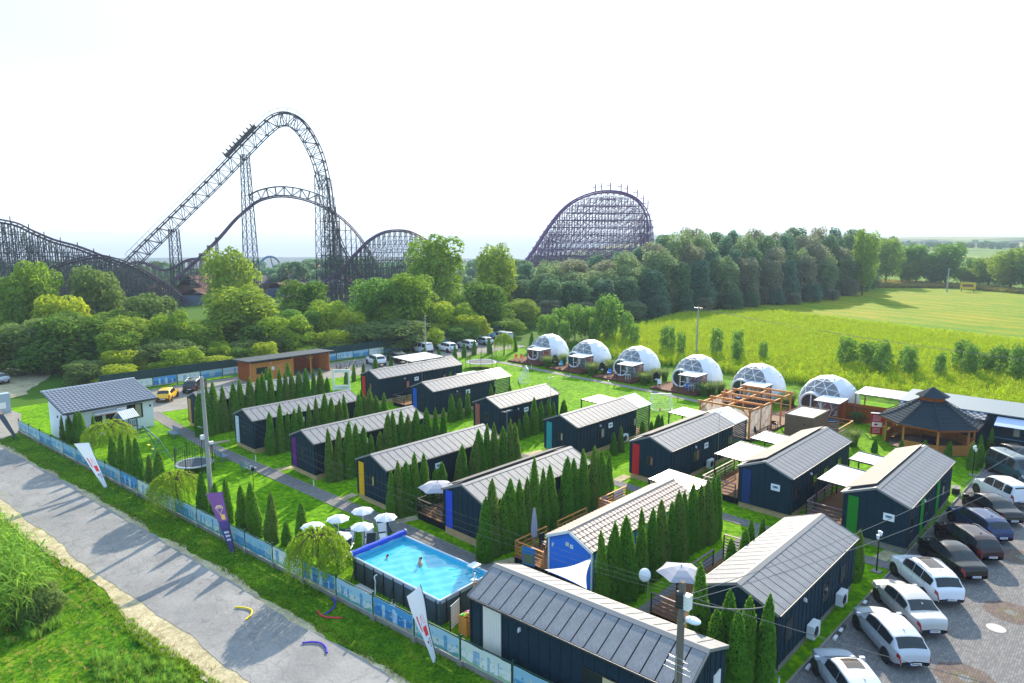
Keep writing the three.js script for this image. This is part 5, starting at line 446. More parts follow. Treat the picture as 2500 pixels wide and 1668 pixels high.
// ---------- domes ----------
const domeBase = (() => { const ico = new THREE.IcosahedronGeometry(1, 2), p = ico.attributes.position, tris = []; for (let k = 0; k < p.count; k += 3) tris.push([0, 1, 2].map(j => V(p.getX(k + j), p.getY(k + j), p.getZ(k + j)))); return tris; })();
function dome(label, x, z, r, cy, ry, curtainC) {
  const t = thing('dome_tent', label, 'dome tent', [x, 0, z], ry); const cover = new MB(), win = [], strut = new MB(); const lowest = -cy / r;
  const axis = V(-.95, .3, -.06).normalize(), inWin = c => c.clone().normalize().dot(axis) > .62 + .12 * Math.max(0, c.clone().normalize().z);
  const tri2 = (g, P) => { const Q = []; for (let k = 0; k < 3; k++) { const a = P[k], b = P[(k + 1) % 3], ia = a.y >= lowest, ib = b.y >= lowest; if (ia) Q.push(a); if (ia !== ib) Q.push(a.clone().lerp(b, (lowest - a.y) / (b.y - a.y))); } if (Q.length > 2) g.poly(Q.map(v => V(v.x * r, cy + v.y * r, v.z * r))); };
  for (const tr of domeBase) { const n = 8, gw = new MB(), pt = (i, j) => tr[0].clone().multiplyScalar(1 - (i + j) / n).addScaledVector(tr[1], i / n).addScaledVector(tr[2], j / n); for (let i = 0; i < n; i++) for (let j = 0; j < n - i; j++) for (const T3 of [[pt(i, j), pt(i + 1, j), pt(i, j + 1)], ...(j < n - i - 1 ? [[pt(i + 1, j), pt(i + 1, j + 1), pt(i, j + 1)]] : [])]) { const c = T3[0].clone().add(T3[1]).add(T3[2]).multiplyScalar(1 / 3); tri2(inWin(c) ? gw : cover, T3); } if (gw.p.length) win.push(gw); for (let k = 0; k < 3; k++) { const a = tr[k], b = tr[(k + 1) % 3]; if (a.x + a.y * 1.7 + a.z * 2.3 > b.x + b.y * 1.7 + b.z * 2.3) continue; for (let j = 0; j < 8; j++) { const p = a.clone().lerp(b, j / 8), q = a.clone().lerp(b, (j + 1) / 8); if (inWin(p.clone().add(q)) && p.y > lowest && q.y > lowest) strut.bar(V(p.x * r, cy + p.y * r, p.z * r), V(q.x * r, cy + q.y * r, q.z * r), .055, .055); } } }
  part('cover', cover.geo(), M.domeCover, t); for (const g of win) part('window_panel', g.geo(), M.domeWin, t); part('frame', strut.geo(), M.white, t);
  { const g = new MB(); for (let k = 0; k < 18; k++) for (let j = 0; j < 3; j++) { const a0 = Math.PI * (.62 + .76 * k / 18), a1 = Math.PI * (.62 + .76 * (k + 1) / 18), rr = r * .9; g.poly([V(Math.cos(a0) * rr, .15 + j * .5, Math.sin(a0) * rr), V(Math.cos(a1) * rr, .15 + j * .5, Math.sin(a1) * rr), V(Math.cos(a1) * rr * .97, .65 + j * .5, Math.sin(a1) * rr * .97), V(Math.cos(a0) * rr * .97, .65 + j * .5, Math.sin(a0) * rr * .97)]); } part('curtain', g.geo(), mat(curtainC, .85), t); }
  part('floor', new MB().tube(V(0, 0, 0), V(0, .22, 0), r * .98, r * .98, 28).geo(), M.greyWood, t);
  // round entrance
  const d = part('entrance', new THREE.TorusGeometry(1.12, .13, 10, 28), M.white, t, [-r * .99, 1.35, -.5], [0, Math.PI / 2 + .15, 0]); d.name = 'entrance'; part('tunnel', (() => { const g = new MB(); for (let k = 0; k < 24; k++) { const a = k / 24 * 6.283, b = (k + 1) / 24 * 6.283; g.poly([V(Math.cos(a) * 1.12, Math.sin(a) * 1.12, 0), V(Math.cos(b) * 1.12, Math.sin(b) * 1.12, 0), V(Math.cos(b) * 1.2, Math.sin(b) * 1.2, .8), V(Math.cos(a) * 1.2, Math.sin(a) * 1.2, .8)]); } return g.geo(); })(), M.domeCover, d); for (const s of [-1, 1]) { const door = part('door', (() => { const g = new MB(), q = [V(0, -1.0, 0)]; for (let k = 0; k <= 10; k++) { const a = -Math.PI / 2 + Math.PI * k / 10; q.push(V(Math.cos(a) * 1.02 * s, Math.sin(a) * 1.02, 0)); } g.poly(q); return g.geo(); })(), M.glass, d); part('door_frame', boxGeo(.06, 2.0, .05), M.white, door, [.035 * s, 0, 0]); }
  part('vent', new THREE.SphereGeometry(.1, 10, 8), M.steel, t, [-r * .25, cy + r * .93, r * .25]); part('vent', new THREE.SphereGeometry(.12, 10, 8), M.steel, t, [r * .1, cy + r * .6, r * .78]);
  return t; }
M.domeCover = mat([.74, .75, .79], .5); M.domeWin = new THREE.MeshPhysicalMaterial({ color: lin(.82, .86, .9), roughness: .08, transmission: .85, thickness: 0, side: THREE.DoubleSide });
const DOMES = [[82.4, -70.1, 'white dome tent with magenta curtains beside the weeping willow', '#b0206a'], [81.9, -61.4, 'white dome tent with steel-blue curtains', '#2c6078'], [81.4, -52.5, 'white dome tent with teal curtains', '#1f7a80'], [80.6, -42.6, 'white dome tent with mauve curtains and blue garden chairs', '#7a4f78'], [79.9, -34, 'white dome tent with yellow curtains behind the timber pergola', '#c09a2a'], [78.2, -25.1, 'white dome tent with red-brown curtains beside the brown board fence', '#8a3a38']];
DOMES.forEach(([x, z, label, c], k) => { dome(label, x, z, 3.25, .95, -.08 - k * .01, c); const who = ['magenta-curtained', 'steel-blue curtained', 'teal-curtained', 'mauve-curtained', 'yellow-curtained', 'red-brown curtained'][k];
  deck(`reddish board deck in front of the ${who} dome`, x - 6.2, z - 3.6, 5.2, 6.6, .22, M.redDeck);
  const t = thing('dome_awning', `flat white awning on brown posts before the ${who} dome`, 'awning', [x - 5.9, 0, z + .35]); part('awning_roof', boxGeo(2.8, .09, 2.6), M.whiteMatt, t, [1.4, 2.42, 1.3], [0, 0, .03]); part('edge_trim', new MB().box(1.4, 2.36, 2.62, 2.8, .1, .04).box(-.02, 2.33, 1.3, .04, .1, 2.6).geo(), M.brown, t); for (const [a, b] of [[.08, .08], [.08, 2.5], [2.7, 2.5]]) part('post', boxGeo(.1, 2.15, .1), M.brown, t, [a, 1.28, b]); for (let j = 0; j < 10; j++) part('screen_slat', boxGeo(1.5, .12, .03), M.honeyDark, t, [1.95, .45 + j * .19, 2.56]); });
{ const orange = mat('#f07850', .6), blueC = mat('#2a86d8', .5), teal = mat('#18a8c8', .5);
  chairObj('garden_chair', 'orange reclining chair on the deck of the magenta-curtained dome', [77, .24, -72.6], -1.2, orange); chairObj('garden_chair', 'second orange chair beside the willow on the magenta dome deck', [77.6, .24, -71.9], -1.0, orange);
  chairObj('garden_chair', 'turquoise garden chair on the deck of the steel-blue curtained dome', [77.2, .24, -63.4], -1.3, teal); chairObj('garden_chair', 'blue garden chair beside the egg seat of the teal-curtained dome', [76.9, .24, -54.3], -1.3, blueC); chairObj('garden_chair', 'blue garden chair at the table of the mauve-curtained dome', [75.8, .24, -41.4], -1.0, blueC); chairObj('garden_chair', 'second blue chair under the awning of the mauve-curtained dome', [76.6, .24, -40.4], .6, blueC); tableObj('pale table under the awning of the mauve-curtained dome', [76.2, .24, -41], 0, M.whiteMatt); tableObj('white table before the teal-curtained dome', [76.4, .24, -50.8], 0, M.white, .6, .6);
  chairObj('garden_chair', 'red garden chair before the yellow-curtained dome', [75.8, .24, -36.2], -1.2, mat('#e05058', .6)); chairObj('garden_chair', 'white seat cushion chair on the mauve dome deck', [75.6, .24, -45.4], -.9, M.whiteMatt);
  for (const [x, z, w] of [[77.3, -64.6, 'steel-blue curtained'], [77, -55.6, 'teal-curtained'], [76.2, -46.2, 'mauve-curtained']]) { const t = thing('egg_seat', `dark hanging egg seat on the deck of the ${w} dome`, 'hanging seat', [x, .24, z], -1.4); const g = new MB(), P = (i, j) => { const a = -2.2 + 4.4 * i / 10, b = -1.2 + 2.6 * j / 8; return V(Math.sin(a) * Math.cos(b) * .48, 1.1 + Math.sin(b) * .68, -Math.cos(a) * Math.cos(b) * .48); }; for (let i = 0; i < 10; i++) for (let j = 0; j < 8; j++) g.poly([P(i, j), P(i + 1, j), P(i + 1, j + 1), P(i, j + 1)]); part('shell', g.geo(), metalBlack, t); part('stand', new MB().path([V(0, 0, -.5), V(0, 1.4, -.62), V(0, 1.95, -.3), V(0, 1.85, 0)], .03, 6).tube(V(-.4, .02, 0), V(.4, .02, 0), .03, .03, 6).tube(V(0, .02, -.55), V(0, .02, .3), .03, .03, 6).geo(), metalBlack, t); part('cushion', new THREE.SphereGeometry(.3, 10, 8), M.whiteMatt, t, [0, .72, -.05]).scale.y = .4; } }
// ---------- pergola, sauna, tub ----------
{ const t = thing('pergola', 'orange timber pergola frame with beige side curtains', 'pergola', [61.1, 0, -31.9]); const L = 10, W = 5.2, H = 3; for (let i = 0; i < 5; i++) { const x = i * L / 4; for (const zz of [0, W]) part('post', boxGeo(.14, H, .14), M.honey, t, [x, H / 2, zz]); part('cross_beam', boxGeo(.09, .18, W + .5), M.honey, t, [x, H + .1, W / 2]); if (i === 0 || i === 4) for (const [zz, s] of [[0, 1], [W, -1]]) part('brace', new MB().bar(V(x, H - .75, zz + s * .05), V(x, H - .02, zz + s * .75), .08, .08).geo(), M.honey, t); } for (const zz of [0, W / 2, W]) part('long_beam', boxGeo(L + .5, .16, .09), M.honey, t, [L / 2, H - .08, zz]);
  const cur = new THREE.MeshPhysicalMaterial({ color: lin(.66, .54, .46), roughness: .9, transmission: .3, thickness: 0, side: THREE.DoubleSide }); const cg = (len, alongX) => { const g = new MB(), n = 30; for (let k = 0; k < n; k++) { const a = k / n * len, b = (k + 1) / n * len, f = s => .05 * Math.sin(s * 9) + .03 * Math.sin(s * 4.3); const p = (s, y) => alongX ? V(s, y, f(s)) : V(f(s), y, s); g.poly([p(a, .25), p(b, .25), p(b, 2.75), p(a, 2.75)]); } return g.geo(); }; part('curtain', cg(W - .3, false), cur, t, [.02, 0, .15]); part('curtain', cg(2.3, true), cur, t, [.1, 0, W]); part('curtain', cg(2.2, true), cur, t, [2.6, 0, W]); part('curtain', cg(4.8, true), cur, t, [.1, 0, 0]);
  deck('light sanded deck under the timber pergola', 60.9, -32.1, 12.5, 5.8, .16, mat('#ffffff', .85, { map: T.greyWood })); rail('wooden rail along the sauna yard', [[60.9, -25.9], [63.5, -25.9], [66, -25.9]], .1, 1, M.brown, 4); rail('wooden corner rail behind the hot tub', [[67.2, -20.5], [71.4, -20.5], [71.4, -23.5]], .1, 1, M.honey, 3); rail('wooden rail between pergola and red-curtained dome', [[73.5, -31], [73.5, -27.5]], .1, 1, M.brown, 3); chairObj('garden_chair', 'dark chair on the pergola deck beside the rail', [62.6, .18, -26.6], 1, metalBlack); chairObj('garden_chair', 'dark chair between pergola and sauna', [66.2, .18, -26.4], 2, metalBlack); }
{ const t = thing('sauna_cabin', 'flat-roofed taupe sauna cabin with a grey roof', 'sauna', [64.4, 0, -24.65]); const ta = mat('#e2d6d0', .8, { map: T.greyWood }); part('wall', new MB().box(2.15, 1.15, 1.32, 4.25, 2.3, 2.6).geo(), ta, t); for (let k = 0; k < 24; k++) part('wall_board', boxGeo(.03, 2.28, .1), ta, t, [0, 1.15, .08 + k * .108]); for (let k = 0; k < 28; k++) part('wall_board', boxGeo(.14, 2.28, .03), ta, t, [.12 + k * .151, 1.15, 2.64]); part('roof', new MB().box(2.15, 2.36, 1.32, 4.3, .08, 2.66).geo(), mat([.42, .4, .39], .7), t); part('parapet', new MB().box(2.15, 2.42, 0, 4.4, .12, .08).box(2.15, 2.42, 2.66, 4.4, .12, .08).box(-.02, 2.42, 1.33, .08, .12, 2.6).box(4.32, 2.42, 1.33, .08, .12, 2.6).geo(), M.greyWood, t); part('vent', boxGeo(.05, .12, .12), M.black, t, [-.03, 1.7, 1.9]); }
{ const t = thing('hot_tub', 'round wooden hot tub with dark blue water beside the sauna', 'hot tub', [70.3, 0, -22.4]); const n = 22; for (let k = 0; k < n; k++) { const a = k / n * 6.283; part('stave', boxGeo(.05, 1.05, .26), M.greyWood, t, [Math.cos(a) * .9, .53, Math.sin(a) * .9], [0, -a, 0]); } part('rim', new THREE.TorusGeometry(.9, .06, 8, 28), M.darkMetal, t, [0, 1.08, 0], [Math.PI / 2, 0, 0]); part('water', new MB().tube(V(0, .9, 0), V(0, .93, 0), .86, .86, 24).geo(), mat([.02, .09, .2], .05), t); part('hoop', new THREE.TorusGeometry(.935, .02, 6, 28), M.steel, t, [0, .4, 0], [Math.PI / 2, 0, 0]); }
// ---------- grill hut ----------
{ const t = thing('grill_hut', 'octagonal timber grill hut with a dark shingle roof and a raised lantern roof', 'gazebo', [71.3, 0, -13.8]); const sh = mat([.03, .045, .055], .9), R1 = 4.3, y1 = 2.55, y2 = 4.4, R2 = 1.05; for (let k = 0; k < 8; k++) { const a = (k + .5) / 8 * 6.2832, b = (k + 1.5) / 8 * 6.2832; const p = (an, r, y) => V(Math.cos(an) * r, y, Math.sin(an) * r); const rows = 11; const g = new MB(); for (let j = 0; j < rows; j++) { const s0 = j / rows, s1 = (j + 1) / rows, ra = R1 + (R2 - R1) * s0, rb = R1 + (R2 - R1) * s1, ya = y1 + (y2 - y1) * Math.pow(s0, 1.15), yb = y1 + (y2 - y1) * Math.pow(s1, 1.15); g.poly([p(a, ra, ya + .05), p(b, ra, ya + .05), p(b, rb, yb + .01), p(a, rb, yb + .01)]); g.poly([p(a, ra, ya), p(b, ra, ya), p(b, ra, ya + .05), p(a, ra, ya + .05)]); } part('roof_face', g.geo(), sh, t); part('hip_cap', new MB().bar(p(a, R1 + .02, y1 + .06), p(a, R2, y2 + .05), .14, .05).geo(), sh, t); const m = (a + b) / 2, w = 2 * 3.35 * Math.tan(Math.PI / 8); part('post', boxGeo(.16, y1, .16), M.honey, t, [Math.cos(a) * 3.6, y1 / 2, Math.sin(a) * 3.6]); if (k !== 4) { for (let j = 0; j < 6; j++) part('wall_board', boxGeo(w, .15, .04), M.honey, t, [Math.cos(m) * 3.35, .14 + j * .16, Math.sin(m) * 3.35], [0, -m + Math.PI / 2, 0]); } part('fascia', new MB().bar(p(a, R1 - .05, y1 - .05), p(b, R1 - .05, y1 - .05), .05, .16).geo(), M.honeyDark, t); part('lantern_board', boxGeo(.85, .5, .04), M.honeyDark, t, [Math.cos(m) * .95, y2 + .2, Math.sin(m) * .95], [0, -m + Math.PI / 2, 0]); part('lantern_roof', new MB().poly([p(a, 1.45, y2 + .42), p(b, 1.45, y2 + .42), V(0, y2 + 1.25, 0)]).geo(), sh, t); } part('floor', new MB().tube(V(0, 0, 0), V(0, .1, 0), 3.5, 3.5, 8).geo(), M.greyWood, t); part('grill', new MB().tube(V(0, .1, 0), V(0, .8, 0), .6, .6, 12).tube(V(0, 1.9, 0), V(0, 4.2, 0), .5, .2, 8).geo(), M.darkMetal, t); part('bench', (() => { const g = new MB(); for (let k = 0; k < 8; k++) if (k !== 4) { const m = (k + 1) / 8 * 6.2832; g.box(Math.cos(m) * 2.9, .5, Math.sin(m) * 2.9, 2, .05, .4, new THREE.Matrix4().makeRotationY(-m + Math.PI / 2)); } return g.geo(); })(), M.wood, t);
  const s = thing('menu_sign', 'tall red and white printed sign board beside the grill hut', 'sign', [71.4, 0, -18.3], -1.1); const tx = canvasTex(128, 256, (c, w, h) => { c.fillStyle = '#c01f2e'; c.fillRect(0, 0, w, h); c.fillStyle = '#f4f0f0'; c.fillRect(8, 104, w - 16, 60); c.fillStyle = '#c01f2e'; c.beginPath(); c.ellipse(52, 134, 22, 14, 0, 0, 6.3); c.fill(); c.fillStyle = '#e8b8bc'; for (let k = 0; k < 5; k++) c.fillRect(14, 16 + k * 16, 90, 7); for (let k = 0; k < 4; k++) c.fillRect(18, 182 + k * 17, 84, 7); }); part('board', boxGeo(1.1, 2.1, .06), M.redBoard = mat([.5, .02, .04], .6), s, [0, 1.2, 0]); part('print', new MB().poly([V(-.52, .2, .035), V(.52, .2, .035), V(.52, 2.2, .035), V(-.52, 2.2, .035)], [[0, 0], [1, 0], [1, 1], [0, 1]]).geo(), mat('#ffffff', .6, { map: tx }), s); for (const q of [-.45, .45]) part('leg', boxGeo(.06, 1.2, .06), M.darkMetal, s, [q, .6, -.06]); part('top_cap', boxGeo(1.2, .06, .3), M.whiteMatt, s, [0, 2.3, .05]); }
// dark bar building on the right
{ const t = thing('bar_building', 'long dark building with a shingled lean-to and a blue-white awning behind the grill hut', 'building', [74.6, 0, -17.3]); const L = 24; part('wall', new MB().box(3, 1.4, L / 2, 5.6, 2.8, L).geo(), M.wall, t); part('roof', new MB().box(3.2, 3.25, L / 2, 5.4, .1, L + .3, new THREE.Matrix4().makeRotationZ(.05)).geo(), mat([.2, .23, .24], .35, { metalness: .3 }), t); const sg = mat('#9aa0a8', .6), sd = mat('#454c54', .7); const tg = boxGeo(.33, .03, .27); for (let i = 0; i < 4; i++) for (let j = 0; j < 26; j++) part('roof_tile', tg, (i + j) % 2 ? sg : sd, t, [-.55 + i * .29, 2.72 + i * .1, .2 + j * .28], [0, 0, .33]); part('tile_support', new MB().box(-.1, 2.83, 3.8, 1.25, .05, 7.4, new THREE.Matrix4().makeRotationZ(.33)).geo(), M.wallCore, t); part('awning', new MB().box(-.3, 2.65, 12.6, 1.7, .05, 9, new THREE.Matrix4().makeRotationZ(.3)).geo(), new THREE.MeshPhysicalMaterial({ color: lin(.55, .65, .85), roughness: .5, transmission: .2, thickness: 0, side: THREE.DoubleSide }), t); part('counter', new MB().box(.1, 1.05, 11, .25, .08, 6).geo(), mat([.08, .2, .26], .5), t); for (const zz of [9.4, 11.2]) windowPart(t, [.17, 1.75, zz], -Math.PI / 2, 1.3, .9, mat([.4, .42, .3], .8)); }
{ const t = thing('terrace_roof', 'corrugated grey-white terrace roof on posts behind the brown board fence', 'roof', [75.4, 0, -21.7]); const n = 12, W = 4.4; for (let k = 0; k < n; k++) part('roof_sheet', boxGeo(3.6, .03, W / n - .02), mat([.46 + .06 * (k % 3), .46, .52], .5), t, [1.8, 3.2 + .02 * (k % 2), (k + .5) * W / n], [0, 0, .04]); for (const [a, b] of [[.1, .1], [3.5, .1], [.1, W - .1], [3.5, W - .1]]) part('post', boxGeo(.12, 3.15, .12), M.greyWood, t, [a, 1.57, b]);
  const f = thing('board_fence', 'brown vertical board fence beside the red-brown curtained dome', 'fence', [75.4, 0, -23.2]); for (let k = 0; k < 40; k++) part('fence_board', boxGeo(.03, 1.95, .135), M.honeyDark, f, [.3 * Math.sin(k * .05), 1, k * .142]); part('fence_rail', new MB().box(.06, .5, 2.8, .05, .08, 5.6).box(.06, 1.6, 2.8, .05, .08, 5.6).geo(), M.brown, f); }
// wooden shed
{ const t = thing('wooden_shed', 'orange timber shed with an open right half and a dark flat roof', 'shed', [40.3, 0, -91.2]); const L = 12, W = 3.8, H = 2.75; const nb = 12; for (let k = 0; k < nb; k++) { part('wall_board', boxGeo(6.2, .2, .05), M.honey, t, [3.1, .12 + k * .215, W]); part('wall_board', boxGeo(L, .2, .05), M.honeyDark, t, [L / 2, .12 + k * .215, 0]); part('wall_board', boxGeo(.05, .2, W), M.honeyDark, t, [0, .12 + k * .215, W / 2]); part('wall_board', boxGeo(.05, .2, W - .1), M.honeyDark, t, [6.2, .12 + k * .215, W / 2]); part('wall_board', boxGeo(.05, .2, W), M.honey, t, [L, .12 + k * .215, W / 2]); } for (const x of [0, 6.2, 9, 12]) part('post', boxGeo(.16, H, .16), M.honey, t, [x, H / 2, W + .02]); for (const x of [9]) part('brace', new MB().bar(V(x - .6, H - .1, W + .02), V(x, H - .7, W + .02), .1, .1).bar(V(x + .6, H - .1, W + .02), V(x, H - .7, W + .02), .1, .1).geo(), M.honey, t); part('roof', new MB().box(L / 2, H + .12, W / 2 + .2, L + 1.2, .16, W + 1.2, new THREE.Matrix4().makeRotationX(-.05)).geo(), mat([.05, .065, .075], .6), t); const d = part('door', boxGeo(1, 2, .06), M.wood, t, [4.2, 1.05, W + .05]); part('door_handle', boxGeo(.05, .18, .05), M.steel, d, [.4, 0, .05]); windowPart(t, [1.6, 1.5, W + .05], 0, 1.6, .9); lampPart(t, [2.9, 2.4, W + .04], 0); part('notice', boxGeo(.4, .5, .03), M.white, t, [3.2, 1.6, W + .05]); part('floor', new MB().box(L / 2, .03, W / 2, L - .1, .06, W - .1).geo(), M.concrete, t); }
// photo frame
{ const t = thing('photo_frame', 'big white standing picture frame on the lawn', 'picture frame', [46.4, 0, -74.7], -.75); for (const s of [-1, 1]) part('upright', boxGeo(.26, 2.65, .12), M.white, t, [s * .98, 1.34, 0]); part('top_bar', boxGeo(2.2, .36, .12), M.white, t, [0, 2.5, .005]); part('bottom_bar', boxGeo(2.2, .6, .12), M.white, t, [0, .34, .005]); part('lettering', new MB().box(-.4, 2.5, .075, .7, .06, .01).box(.3, .36, .075, .9, .06, .01).geo(), mat([.35, .4, .45], .6), t); for (const s of [-1, 1]) part('foot', boxGeo(.2, .06, .8), M.white, t, [s * .98, .03, 0]); }
// ---------- playground ----------
function trampoline(label, p, R, h, netH) { const t = thing('trampoline', label, 'trampoline', p); part('mat', new MB().tube(V(0, h, 0), V(0, h + .02, 0), R * .86, R * .86, 28).geo(), mat([.07, .09, .11], .7), t); part('pad', (() => { const g = new MB(); for (let k = 0; k < 28; k++) { const a = k / 28 * 6.2832, b = (k + 1) / 28 * 6.2832; g.poly([V(Math.cos(a) * R * .84, h + .05, Math.sin(a) * R * .84), V(Math.cos(b) * R * .84, h + .05, Math.sin(b) * R * .84), V(Math.cos(b) * R, h + .05, Math.sin(b) * R), V(Math.cos(a) * R, h + .05, Math.sin(a) * R)]); } return g.geo(); })(), mat([.3, .36, .42], .6), t); part('ring', new THREE.TorusGeometry(R, .03, 6, 32), M.steel, t, [0, h, 0], [Math.PI / 2, 0, 0]); for (let k = 0; k < 8; k++) { const a = k / 8 * 6.2832; part('net_pole', cylGeo(.025, .025, h + netH, 6), M.darkMetal, t, [Math.cos(a) * (R + .05), 0, Math.sin(a) * (R + .05)]); } part('net', (() => { const g = new MB(), n = 44; for (let k = 0; k < n; k++) { const a = k / n * 6.2832; g.box(Math.cos(a) * R * .95, h + netH / 2, Math.sin(a) * R * .95, .012, netH, .012); } for (let j = 1; j <= 7; j++) for (let k = 0; k < 24; k++) { const a = k / 24 * 6.2832, b = (k + 1) / 24 * 6.2832, y = h + netH * j / 7; g.bar(V(Math.cos(a) * R * .95, y, Math.sin(a) * R * .95), V(Math.cos(b) * R * .95, y, Math.sin(b) * R * .95), .01, .01); } return g.geo(); })(), M.darkMetal, t); return t; }
trampoline('large round trampoline with a tall safety net on the far lawn', [69.8, 0, -73], 2.3, .85, 1.9); trampoline('small trampoline with black poles in the playground behind the fence', [20.9, 0, -56.8], 1.5, .6, 1.6);
{ const t = thing('swing_set', 'green A-frame swing set with yellow seats in the playground', 'swing', [19.9, 0, -63.8], -.1); const gm = mat([.06, .16, .16], .5); part('top_beam', new MB().tube(V(0, 2.05, -3), V(0, 2.05, 3), .05, .05, 8).geo(), gm, t); for (const s of [-1, 1]) for (const q of [-1, 1]) part('leg', new MB().tube(V(0, 2.05, s * 2.9), V(q * .95, 0, s * 3.15), .045, .045, 8).geo(), gm, t); for (const s of [-1, 1]) part('brace', new MB().tube(V(-.5, .95, s * 3.02), V(.5, .95, s * 3.02), .03, .03, 6).geo(), gm, t); for (const z of [-1.6, 0, 1.6]) { const sw = part('swing_seat', boxGeo(.2, .05, .5), mat('#e8d040', .5), t, [.1, .5, z]); part('chain', new MB().tube(V(0, 0, -.22), V(-.1, 1.55, -.22), .008, .008, 4).tube(V(0, 0, .22), V(-.1, 1.55, .22), .008, .008, 4).geo(), M.steel, sw); }
  const p = thing('playhouse', 'small wooden playhouse with a pale slatted gable roof beside the reception', 'playhouse', [20.4, 0, -72.2], .35); for (const [a, b] of [[-.7, -.6], [.7, -.6], [-.7, .6], [.7, .6]]) part('post', boxGeo(.09, 2, .09), M.blueCanvas, p, [a, 1, b]); part('platform', boxGeo(1.5, .08, 1.3), M.greyWood, p, [0, .9, 0]); for (const s of [-1, 1]) for (let k = 0; k < 9; k++) part('roof_slat', boxGeo(.15, .025, 1.05), M.whiteMatt, p, [-.78 + k * .195, 2.2, s * .42], [s * .75, 0, 0]); for (const s of [-1, 1]) part('gable', new MB().poly([V(s * .72, 1.85, -.65), V(s * .72, 1.85, .65), V(s * .72, 2.5, 0)]).geo(), M.blueCanvas, p); for (let k = 0; k < 7; k++) part('guard_board', boxGeo(.12, .6, .03), M.blueCanvas, p, [-.6 + k * .2, 1.25, .6]); part('slide', new MB().bar(V(.75, .92, .2), V(2.2, .08, .5), .5, .05).geo(), mat('#58b8c8', .4), p); }
function bench(label, p, ry) { const t = thing('picnic_bench', label, 'bench', p, ry); const bm = mat([.2, .26, .32], .7); for (let k = 0; k < 4; k++) part('seat_slat', boxGeo(1.6, .04, .13), bm, t, [0, .45, -.22 + k * .15]); for (let k = 0; k < 3; k++) part('back_slat', boxGeo(1.6, .11, .035), bm, t, [0, .62 + k * .15, -.33], [-.15, 0, 0]); for (const s of [-1, 1]) { part('leg', new MB().box(s * .65, .21, -.25, .07, .42, .07).box(s * .65, .21, .2, .07, .42, .07).box(s * .65, .62, -.34, .07, .5, .06).geo(), bm, t); } return t; }
bench('grey slatted bench beside the path opposite the gold-striped cabin', [23.3, 0, -68.2], -1.5); bench('grey slatted bench beside the path near the trampoline', [23.6, 0, -57.8], 1.6); bench('grey slatted bench beside the path near the purple-striped cabin', [23.8, 0, -53], 1.65);
function goal(label, p, ry, w, h, d) { const t = thing('football_goal', label, 'goal', p, ry); part('crossbar', new MB().tube(V(-w / 2, h, 0), V(w / 2, h, 0), .05, .05, 8).geo(), M.white, t); for (const s of [-1, 1]) { part('upright', new MB().tube(V(s * w / 2, 0, 0), V(s * w / 2, h, 0), .05, .05, 8).geo(), M.white, t); part('base_bar', new MB().path([V(s * w / 2, .04, 0), V(s * w / 2, .04, -d), V(s * w / 2, h * .98, -.1)], .03, 6).geo(), M.white, t); } part('base_bar', new MB().tube(V(-w / 2, .04, -d), V(w / 2, .04, -d), .03, .03, 6).geo(), M.white, t); part('net', (() => { const g = new MB(); for (let k = 0; k <= 14; k++) g.bar(V(-w / 2 + w * k / 14, h, -.05), V(-w / 2 + w * k / 14, .05, -d), .01, .01); for (let k = 0; k <= 8; k++) { const s = k / 8; g.bar(V(-w / 2, h * (1 - s), -.05 - (d - .05) * s), V(w / 2, h * (1 - s), -.05 - (d - .05) * s), .01, .01); } for (const s of [-1, 1]) for (let k = 1; k < 7; k++) g.bar(V(s * w / 2, h * k / 7, 0), V(s * w / 2, h * k / 7, -d * (1 - k / 7)), .01, .01); return g.geo(); })(), M.whiteMatt, t); return t; }
goal('white football goal with black-marked posts near the bright-blue striped cabin', [67, 0, -61], .85, 2.9, 1.9, 1.1); goal('white football goal with a ball on the lawn behind the teal-striped cabin', [66.4, 0, -39.6], 2.4, 2.3, 1.7, 1.0);
single('football', 'orange ball lying in the white football goal', 'ball', new THREE.SphereGeometry(.13, 14, 10), mat('#d8702a', .6), [65.6, .13, -39.2]);
